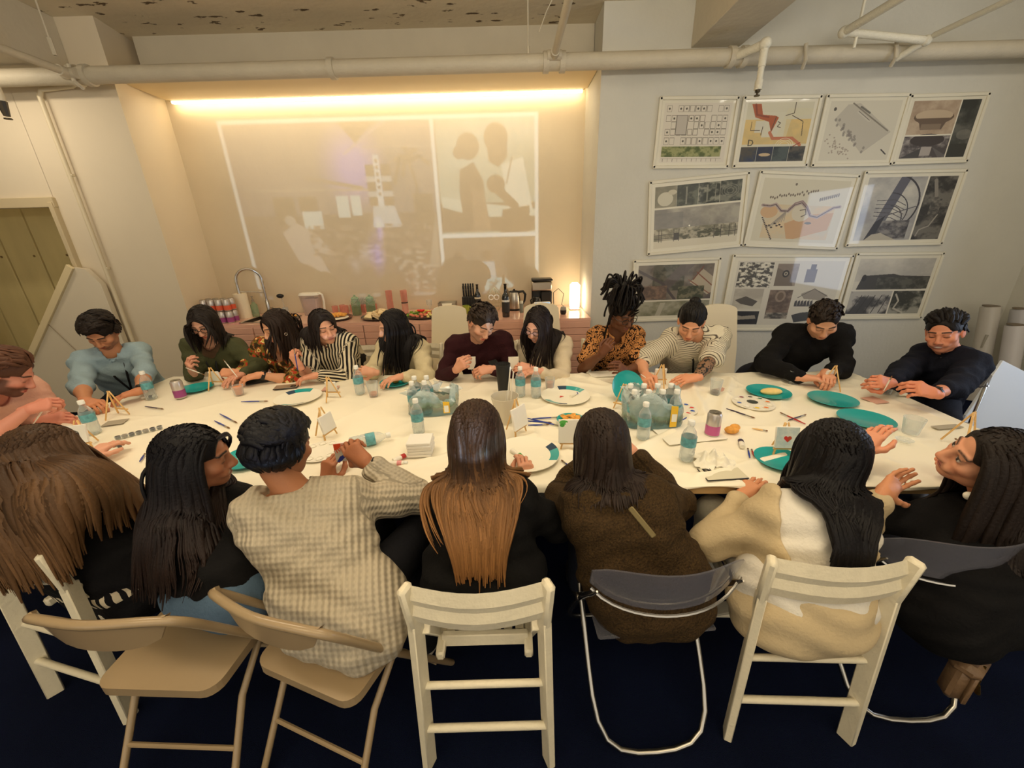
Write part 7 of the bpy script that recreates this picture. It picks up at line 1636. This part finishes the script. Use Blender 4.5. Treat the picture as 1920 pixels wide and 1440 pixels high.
fl = cloth_mat('floral_blouse', (225, 205, 140), 'floral', (0, 0, 0), sc=26)
g = Figure('person in a yellow and red floral blouse with long dark brown hair', P(520, 612, Y=2.84), (222, 20, 2), (P(562, 652, Y=2.90), P(488, 648, Y=2.98)), (-1.72, 3.12), (P(487, 703, z=.83), P(440, 698, z=.84)),
    skin=(212, 156, 120), top=(fl, 'blouse'), sleeve=(.62, .62), bulk=.026, facing=185, size=.95, hand=('rest', 'pinch'), hdir=(A3(-.9, -.3, -.1), A3(-.9, -.25, .1)), hnorm=(A3(.1, -.2, 1), A3(-.1, -.6, .7)), ho=dict(hair=DK, fw=.96, jaw=.92, brow=.8, lip=(.5, .16, .12)), neck_open=.085, hem=.1)
g.long((40, 28, 22), 'dark_b', ln=.33, n=400, part=-.2, seed=7, wave=.05, back=1.40, spread=1.15, kg=4.); g.watch(0); g.hoops(.009)
g.held_brush(1, (-.6, .2, .9), 'white paintbrush held by the guest in the floral blouse', white)

st = cloth_mat('bw_stripe', (34, 30, 28), 'vstripe', (216, 204, 176), sc=42)
g = Figure('person in a black and white striped shirt turning to the right with raised brush', P(607, 612, Y=2.80), (138, 10, 8), (P(648, 639, Y=2.84), P(582, 634, Y=2.84)), (-1.30, 3.10), (P(592, 704, z=.82), P(562, 686, Y=2.58)),
    skin=(214, 158, 128), top=(st, 'shirt'), sleeve=(.92, .55), bulk=.022, facing=175, size=.95, hand=('rest', 'pinch'), hdir=(A3(-.9, -.2, -.1), A3(-.35, -.1, .95)), hnorm=(None, A3(-.3, -.9, -.1)), polar=(None, A3(-.1, -.5, -.9)), ho=dict(hair=DK, fw=.97, smile=1, brow=.9, lip=(.55, .18, .14)), collar='shirt', neck_open=.04, hem=.08)
g.long((30, 22, 20), 'dark_c', ln=.21, n=380, part=.25, seed=8, back=0.90, spread=1.15, kg=4.); g.watch(1)
g.held_brush(1, (.1, -.1, 1), 'dark blue paintbrush held upright by the striped shirt guest', blue_h, .17)

g = Figure('person with long straight black hair in a cream jacket facing left', P(736, 612, Y=2.85), (238, 12, 0), (P(788, 650, Y=2.86), P(724, 646, Y=2.96)), (-.86, 3.10), (P(752, 706, z=.82), P(702, 698, z=.84)),
    skin=(214, 164, 134), top=(cloth_mat('cream_jacket', (206, 192, 156), rough=.8), 'jacket'), sleeve=.9, bulk=.022, facing=190, size=.94, hand=('rest', 'hold'), hdir=(A3(-.6, -.5, 0), A3(-.8, -.3, .3)), hnorm=(None, A3(0, -.8, .5)), ho=dict(hair=blk, fw=.97, jaw=.94, open=0, brow=.7), neck_open=.05, hem=.1, collar='shirt')
g.long((22, 18, 19), 'black_a', ln=.42, n=440, part=0., seed=9, back=1.20, spread=1.15, kg=4., rad=.006)

g = Figure('person in a maroon sweater with short dark hair looking down at a phone', P(903, 606, Y=2.66), (150, 32, -12), (P(944, 638, Y=2.80), P(852, 644, Y=2.84)), (-.20, 3.06), (P(922, 692, z=.84), P(856, 693, z=.85)),
    skin=(212, 160, 132), top=(cloth_mat('maroon_sweater', (52, 22, 26), rough=.9), 'sweater'), sleeve=(.93, .9), bulk=.018, facing=180, size=1.02, hand=('hold', 'pinch'), hdir=(A3(-.8, -.3, 0), A3(.5, -.3, .5)), hnorm=(A3(0, -.6, .8), A3(-.3, -.9, .3)), ho=dict(hair=(50, 36, 28), fw=1.0, beard=.45, brow=1., nose=1.05), collar='turtle', neck_open=.01, hem=.06)
g.short((46, 35, 28), 'brown_a', ln=.055, n=520, rad=.0058, comb=(.2, .5, .6), seed=10, line=.42, grow=.007, curl=.1, vol=1.4); g.watch(0)
t = thing('phone', 'black phone held low by the guest in the maroon sweater', 'phone', P(932, 690, Y=2.58), .4); ob('body', MB().box((0, 0, 0), (.07, .008, .14), rotm(-.9, 0, .3), .003), black, t)

g = Figure('smiling person with round glasses and a cream sweater with long dark hair', P(1008, 608, Y=2.72), (212, 26, -4), (P(1056, 644, Y=2.78), P(988, 642, Y=2.86)), (.26, 3.06), (P(1012, 696, z=.83), P(996, 690, Y=2.60)),
    skin=(222, 168, 140), top=(cloth_mat('cream_sweater', (216, 200, 172), rough=.9), 'sweater'), sleeve=(.93, .93), bulk=.016, facing=185, size=.95, hand=('rest', 'hold'), hdir=(A3(-.9, -.1, 0), A3(-.7, -.2, .2)), hnorm=(None, A3(0, -.7, .6)), ho=dict(hair=DK, fw=.97, smile=2, jaw=.96, brow=.8, lip=(.55, .14, .12)), neck_open=.025, hem=.06)
g.long((32, 24, 23), 'dark_d', ln=.36, n=460, part=0., seed=11, back=0.80, spread=1.15, kg=4.); g.glasses(r=.022)

lp = cloth_mat('spotted_shirt', (40, 24, 16), 'leopard', (196, 136, 80), sc=60)
g = Figure('person with black locs piled high, glasses and a spotted rust shirt', P(1166, 588, Y=2.70), (158, 22, 4), (P(1192, 626, Y=2.80), P(1118, 626, Y=2.80)), (.84, 3.02), (P(1172, 694, z=.84), P(1128, 664, Y=2.58)),
    skin=(104, 66, 44), top=(lp, 'shirt'), sleeve=(.32, .32), bulk=.016, facing=178, size=.95, hand=('hold', 'hold'), hdir=(A3(-.5, -.5, .3), A3(.45, -.3, .8)), hnorm=(A3(.2, -.8, .4), A3(-.3, -.9, .3)), polar=(None, A3(-.5, -.3, -.9)), ho=dict(hair=(12, 10, 10), fw=.97, nose=1.15, brow=.7, lip=(.24, .08, .06)), neck_open=.05, collar='shirt', hem=.06)
def locs(s, seed=12):
    c = (20, 15, 13); r = np.random.default_rng(seed); v = scalp_points(110, seed, lambda v: v[:, 2] > -.1); rr = np.array([.08, .10, .09]); P0 = v*rr+np.array([0, -.017, .03])
    packs = [s.cap(.006)]
    pts = []; n = 64; c0 = np.array([0, -.05, .15])
    for i in range(n):
        a = r.random()*6.28; R0 = .02+.055*r.random(); b = c0+np.array([R0*math.cos(a)*.6, R0*math.sin(a)*.6, -.03]); out = np.array([math.cos(a), math.sin(a), 0]); hh = .03+.12*r.random()
        path = [b, b+out*.02+np.array([0, 0, hh*.7]), b+out*.05*(1+r.random())+np.array([0, 0, hh]), b+out*.085+np.array([0, 0, hh*.45]), b+out*(.09+.02*r.random())+np.array([0, 0, -.02*r.random()])]
        path = np.array(path); q = []
        for k in range(len(path)-1):
            for t in np.linspace(0, 1, 4, endpoint=False): q.append(path[k]*(1-t)+path[k+1]*t)
        q.append(path[-1]); q = np.array(q)
        for _ in range(3): q[1:-1] = (q[:-2]+2*q[1:-1]+q[2:])/4
        pts.append(q)
    for i in range(14):
        sg = -1 if i % 3 else 1; b = np.array([sg*(.075+.01*r.random()), .02-.08*r.random(), .06]); L = .10+.22*r.random(); q = np.array([b+np.array([sg*.02*math.sin(t*2), .01*t, -L*t+.01]) for t in np.linspace(0, 1, 12)]); pts.append(q)
    mb = MB()
    for q in pts: mb.tube(q, .0068, 6)
    V = np.concatenate(mb.v); F = np.array([f for f in mb.f if len(f) == 4]); packs.append((s.H+V @ s.HR.T, F, np.full(len(V), 1.), np.zeros(len(V))))
    d = np.array([0, -.05, .14])-P0; packs.append(locks(s.H+P0 @ s.HR.T, d @ s.HR.T, np.full(len(P0), .09), 7, .0075, s.coll(1.02, False)[:1], grav=0, stiff=.9, jitter=.08, seed=3))
    return s._emit(packs, hair_mat('locs', c), c)
locs(g); g.glasses(r=.022)

g = Figure('person with a black topknot, mustache and striped tee with tattooed forearm', P(1296, 604, Y=2.60), (205, 32, -4), (P(1350, 628, Y=2.72), P(1262, 632, Y=2.72)), (1.36, 2.98), (P(1306, 708, z=.82), P(1210, 702, z=.82)),
    skin=(218, 158, 122), top=(cloth_mat('pinstripe_tee', (216, 208, 186), 'hstripe', (96, 88, 78), sc=70), 'tee'), sleeve=(.42, .42), bulk=.022, facing=180, size=1.03, hand=('rest', 'pinch'), hdir=(A3(-.95, -.1, -.05), A3(-.2, -.9, -.1)), hnorm=(A3(0, -.3, 1), A3(-.5, -.3, .8)), polar=(A3(.9, .1, -.5), A3(-.9, .2, -.5)), ho=dict(hair=(22, 17, 15), fw=1.02, jaw=1.0, mustache=.8, brow=1.), neck_open=.02, hem=.04)
g.bun((20, 17, 16), 'black_bun', pos=(0, -.088, .105), r=.036); g.lanyard()
S_, E_, W_ = g.arms[0]; f_ = Field(np.minimum(E_, W_)-.08, np.maximum(E_, W_)+.08, .0075); f_.cone(E_+(S_-E_)*.12, E_*.6+W_*.4, .0425, .0425, k=.01); f_.cone(E_*.6+W_*.4, E_*.1+W_*.9, .0425, .0305, k=.02); V_, F_ = f_.mesh()
big_mesh('forearm_tattoo', [(V_+g.off, F_, None)], cloth_mat('tattoo', (46, 44, 38), 'tattoo', (140, 108, 84), sc=34, rough=.5), g.root, {'bp': g.bp(V_)})
t = thing('round_badge', 'small pale round badge on the striped tee', 'badge', g.mid*.62+g.hip*.38+g.lat*-.10+g.fwd*.152, 0); ob('disc', MB().lathe([(.020, -.002), (.020, .002)], 20, R=rotm(math.pi/2)), mat('badge_pale', rgb(228, 226, 170), .4), t)
g.held_brush(1, (.7, -.2, -.5), 'white paintbrush held by the guest with the topknot', white, .14)

g = Figure('person in a black sweater bending over a small easel', P(1545, 600, Y=2.50), (202, 40, 6), (P(1582, 625, Y=2.64), P(1478, 625, Y=2.66)), (1.98, 2.90), (P(1548, 700, z=.83), P(1502, 708, z=.82)),
    skin=(220, 164, 130), top=(cloth_mat('black_sweater', (20, 19, 20), rough=.9), 'sweater'), sleeve=(.9, .95), bulk=.02, facing=185, size=1.03, hand=('hold', 'rest'), hdir=(A3(-.4, -.9, 0), A3(.9, -.2, 0)), hnorm=(A3(0, -.3, 1), None), polar=(A3(.9, .2, -.5), A3(-.9, .2, -.5)), ho=dict(hair=(30, 24, 21), fw=1.02, brow=1.), neck_open=.012, collar='turtle', hem=.05)
g.short((40, 31, 26), 'brown_b', ln=.035, n=520, rad=.005, comb=(.3, .4, .6), seed=14, line=.42, grow=.004, vol=1.2, sides_len=.35)

g = Figure('laughing person in a navy quarter-zip pullover at the right end of the far side', P(1770, 622, Y=2.34), (238, 12, 10), (P(1828, 680, Y=2.18), P(1740, 662, Y=2.46)), (2.86, 2.50), (P(1752, 738, z=.86), P(1668, 718, z=.85)),
    skin=(220, 148, 116), top=(cloth_mat('navy_pullover', (22, 24, 36), rough=.85), 'pullover'), sleeve=(.78, .92), bulk=.022, facing=225, size=1.06, hand=('hold', 'pinch'), hdir=(A3(-.8, .1, .25), A3(-.8, -.2, .2)), hnorm=(A3(.1, -.8, .6), A3(-.2, -.8, .5)), ho=dict(hair=(24, 19, 18), fw=1.03, smile=2, brow=1.1, lip=(.5, .2, .18)), collar='turtle', neck_open=.015, hem=.05)
g.short((26, 21, 20), 'black_s', ln=.045, n=560, rad=.005, comb=(.2, -.6, .5), seed=15, line=.40, grow=.005, vol=1.8, sides_len=.5); g.watch(0)
ob('zip', MB().tube([g.N+g.fwd*.075-g.up*.0+g.off, g.mid+g.fwd*.125-g.up*.10+g.off], .0035, 6), mat('zip_grey', rgb(120, 116, 112), .4, metal=.6), g.root)
g.held_brush(1, (.1, -.1, 1), 'white marker held by the guest in the navy pullover', white, .10)

# ---- near side, seen from behind (first: own left = image left, second: own right = image right)
g = Figure('person with very long brown hair and striped black sleeves at the left front', P(85, 858, Y=1.22), (28, 20, 8), (A3(-1.86, 1.17, .94), A3(-1.50, 1.11, .945)), (-1.60, 1.20), (A3(-1.95, 1.58, .80), A3(-1.78, 1.44, .84)),
    skin=(214, 164, 136), top=(cloth_mat('wide_stripe', (20, 19, 22), 'vstripe', (214, 200, 172), sc=38), 'striped_top'), sleeve=.93, bulk=.03, facing=12, size=.98, polar=(A3(-.8, -.3, -.9), A3(.8, -.3, -.9)), ho=dict(hair=BRN), hem=.02)
g.garment('vest', cloth_mat('black_vest', (17, 16, 18)), 0, .034, -.03, .02)
g.bk += .025
g.long((70, 50, 34), 'long_brown', guard=False, c2=(112, 82, 54), spread=1.6, shift=.11, kg=4., ln=.50, n=1050, part=0., seed=21, rad=.0066, back=.25, jit=.02, front=False, flat=2.0)

g = Figure('person in profile with glossy black hair, black top and blue jeans', P(368, 858, Y=1.18), (66, 8, 6), (P(330, 950, Y=1.14), P(428, 925, Y=1.30)), (-1.03, 1.03), (P(470, 905, Y=1.52), P(492, 890, Y=1.50)),
    skin=(168, 112, 82), top=(cloth_mat('black_top', (17, 16, 17)), 'top'), pants=cloth_mat('blue_jeans', (82, 104, 126), rough=.8), sleeve=.93, bulk=.016, facing=15, size=.95, hand=('rest', 'pinch'), hdir=(A3(.9, .3, 0), A3(.8, .5, .1)), ho=dict(hair=blk, fw=.97, open=0, smile=1, brow=.9, lip=(.34, .10, .09)), neck_open=.06, hem=.17)
g.long((20, 18, 22), 'black_gloss', c2=(40, 28, 24), spread=1.2, kg=4., ln=.46, n=680, part=.45, seed=22, back=.5, wave=.02, rad=.0062)

kn = cloth_mat('cable_knit', (186, 174, 152), 'knit')
g = Figure('person in a cream cable-knit sweater holding up a painted card', P(528, 838, Y=1.20), (14, 14, 2), (P(478, 952, Y=1.12), P(648, 925, Y=1.20)), (-.60, .98), (P(612, 905, Y=1.44), P(688, 868, Y=1.36)),
    skin=(168, 112, 78), top=(kn, 'sweater'), sleeve=(.9, .93), bulk=.020, facing=14, size=1.07, hand=('pinch', 'pinch'), hdir=(A3(.15, .3, .9), A3(-.65, .2, .6)), hnorm=(A3(-.4, -.85, .3), A3(.2, -.95, .2)), polar=(A3(-.7, -.2, -.8), A3(.9, .1, -.75)), ho=dict(hair=(16, 15, 18), fw=1.03, beard=.3), neck_open=.06, hem=.04, pants=(24, 24, 28), shape=1.06, shoes=(206, 196, 178), feet=(A3(-.62, 1.60, .09), A3(-.40, 1.18, .09)))
g.short((16, 16, 20), 'black_n', ln=.07, n=720, rad=.006, comb=(.5, -.2, .3), seed=23, line=.42, grow=.010, curl=.08, vol=1.0, sides_len=.7); g.watch(1); g.lanyard(back=True)
def art_card(a):
    a.rect(0, 0, 1, 1, (216, 206, 188))
    for t in np.linspace(0, math.pi/2, 7): a.line([(0, 0), (.5*math.sin(t), .5*math.cos(t))], .05, (226, 84, 36))
    a.ell(.0, .0, .34, .34, (230, 80, 30)); a.poly([(.02, 1), (.2, .72), (.5, .6), (.62, .72), (.4, .82), (.22, 1)], (40, 54, 150))
q = P(648, 847, Y=1.43); t = thing('painted_card', 'square card painted with a red sun and blue wave held by the sweater guest', 'card', q, .25)
ob('board', MB().box((0, .004, 0), (.085, .008, .085), bev=.001), canv, t); im = Im(96, 96); art_card(im); sheet('painting', (0, -.0006, 0), (.084, 0, 0), (0, 0, .084), .0004, print_mat('painting_card', im.image('card_art'), .6), t)

g = Figure('person with long brown ombre hair and a black top in the front middle', P(893, 815, Y=1.20), (8, 20, 3), (P(838, 930, Y=1.12), P(965, 922, Y=1.14)), (-.12, 1.07), (A3(-.17, 1.40, .83), P(985, 905, Y=1.42)),
    skin=(212, 158, 128), top=(cloth_mat('black_cardigan', (18, 17, 17)), 'top'), sleeve=(.93, .9), bulk=.02, facing=2, size=.96, hand=('rest', 'pinch'), hdir=(None, A3(.05, .25, .95)), hnorm=(None, A3(.3, -.9, .2)), polar=(None, A3(.8, -.2, -.7)), ho=dict(hair=BRN), pants=(30, 30, 34), hem=.10, neck_open=.02)
g.bk += .012
g.long((58, 40, 28), 'ombre', guard=False, c2=(158, 112, 68), spread=1.0, kg=5., ln=.50, n=760, part=0., seed=24, rad=.0062, back=.3, jit=.012, wave=.02); g.glasses()
g.held_brush(1, (-.1, .3, .9), 'small brush held by the guest with ombre hair', dkh, .09)

g = Figure('person in a brown fleece jacket with shoulder-length dark hair', P(1128, 830, Y=1.22), (-12, 24, -4), (P(1095, 938, Y=1.14), P(1210, 928, Y=1.14)), (.44, 1.05), (A3(.33, 1.42, .83), A3(.50, 1.42, .83)),
    skin=(212, 158, 128), top=(cloth_mat('brown_fleece', (74, 56, 32), 'fleece', (46, 34, 20)), 'jacket'), sleeve=.93, bulk=.028, facing=-3, size=1.0, polar=(A3(-.8, -.35, -.8), A3(.8, -.35, -.8)), ho=dict(hair=BRN), hem=.02, neck_open=.0, collar='turtle', shape=1.0)
g.long((44, 33, 27), 'dark_e', guard=False, spread=1.15, kg=4., ln=.25, n=620, part=0., seed=25, rad=.0062, back=.3, jit=.02, wave=.03)
q0 = P(1178, 892, Y=1.0); ob('fabric_tab', MB().bar(g.mid-g.fwd*.135+g.up*.01+g.lat*.02+g.off, g.mid-g.fwd*.165-g.up*.08+g.lat*.055+g.off, .018, .006, (0, 1, 0)), mat('olive_tab', rgb(122, 108, 70), .7), g.root)

g = Figure('person with straight black hair, white tank top and beige cardigan off the shoulders', P(1556, 850, Y=1.16), (-6, 16, 4), (P(1468, 945, Y=1.08), P(1606, 965, Y=1.04)), (.955, .98), (A3(.88, 1.26, .72), P(1655, 925, Y=1.17)),
    skin=(206, 148, 108), top=(cloth_mat('white_tank', (222, 216, 204), rough=.8), 'tank_top'), sleeve=0, bulk=.008, facing=2, size=.95, hand=('rest', 'open'), hdir=(None, A3(.75, .35, .25)), hnorm=(None, A3(-.35, .75, -.6)), polar=(None, A3(.0, .1, -1)), ho=dict(hair=blk), hem=.06, neck_open=.11, pants=(216, 208, 190))
g.bk += .02
g.long((17, 14, 16), 'black_straight', guard=False, shift=-.03, spread=.95, kg=9., ln=.44, n=820, part=0., seed=26, rad=.0058, back=.25, jit=.006, flat=2.0)
def cardigan(s):
    f = Field(np.min([s.hip, s.a, s.b]+[p for a in s.arms for p in a], 0)-.18, np.max([s.N, s.a, s.b]+[p for a in s.arms for p in a], 0)+.12, .0115); b = .026
    s._torso(f, b, arms=False, hem=-.08)
    for i, (S, E, W) in enumerate(s.arms): f.cone(S*(.9 if i == 0 else .45)+E*(.1 if i == 0 else .55), E, .066, .060, k=.04); f.cone(E, E*.1+W*.9, .060, .042, k=.03)
    X, Y, Z = f.ax; q = (X[:, None, None], Y[None, :, None], Z[None, None, :]); f.f += (np.sin(q[2]*60+3*np.sin(q[0]*14)+q[1]*20)*f32(.006)).astype(f32)
    # scooped away over the upper back and right shoulder
    c = s.mid-s.fwd*.08+s.lat*.02-s.up*.05; f.ell(c, (.165, .24, .20), k=.02, op='sub'); f.ell(s.b+s.up*.0, (.10, .14, .12), k=.02, op='sub'); f.cone(s.N-s.up*.02, s.Hn+s.up*.2, .075, .12, k=.01, op='sub')
    V, F = largest(*f.mesh()); V = relax(V, F, 2); m = cloth_mat('beige_cardigan', (196, 176, 140), rough=.9); o = big_mesh('cardigan', [(V+s.off, F, None)], m, s.root, {'bp': s.bp(V)})
cardigan(g)

g = Figure('smiling person in black with pearl earring leaning in from the right front', P(1858, 862, Y=1.06), (-62, -6, -26), (P(1728, 985, Y=1.14), A3(1.78, .98, .90)), (1.55, 1.00), (A3(1.42, 1.38, .84), P(1822, 880, z=.815)),
    skin=(222, 158, 124), top=(cloth_mat('black_blouse', (16, 15, 16)), 'top'), sleeve=.9, bulk=.03, facing=-12, size=.98, hand=('rest', 'fist'), hdir=(None, A3(-.8, .3, .5)), hnorm=(None, A3(-.2, -.6, .7)), ho=dict(hair=(34, 26, 22), fw=.97, open=1, smile=1, brow=.8, lip=(.5, .14, .12)), hem=.0, neck_open=.04, shape=1.05)
g.long((36, 28, 24), 'dark_f', ln=.40, n=560, part=-.2, seed=27, back=0.90)
ob('pearl_earring', MB().ell(g.H+g.HR @ A3(-.105, .03, -.075)+g.off, (.014, .014, .014)), mat('pearl', rgb(240, 234, 218), .2, coat=.5), g.root)
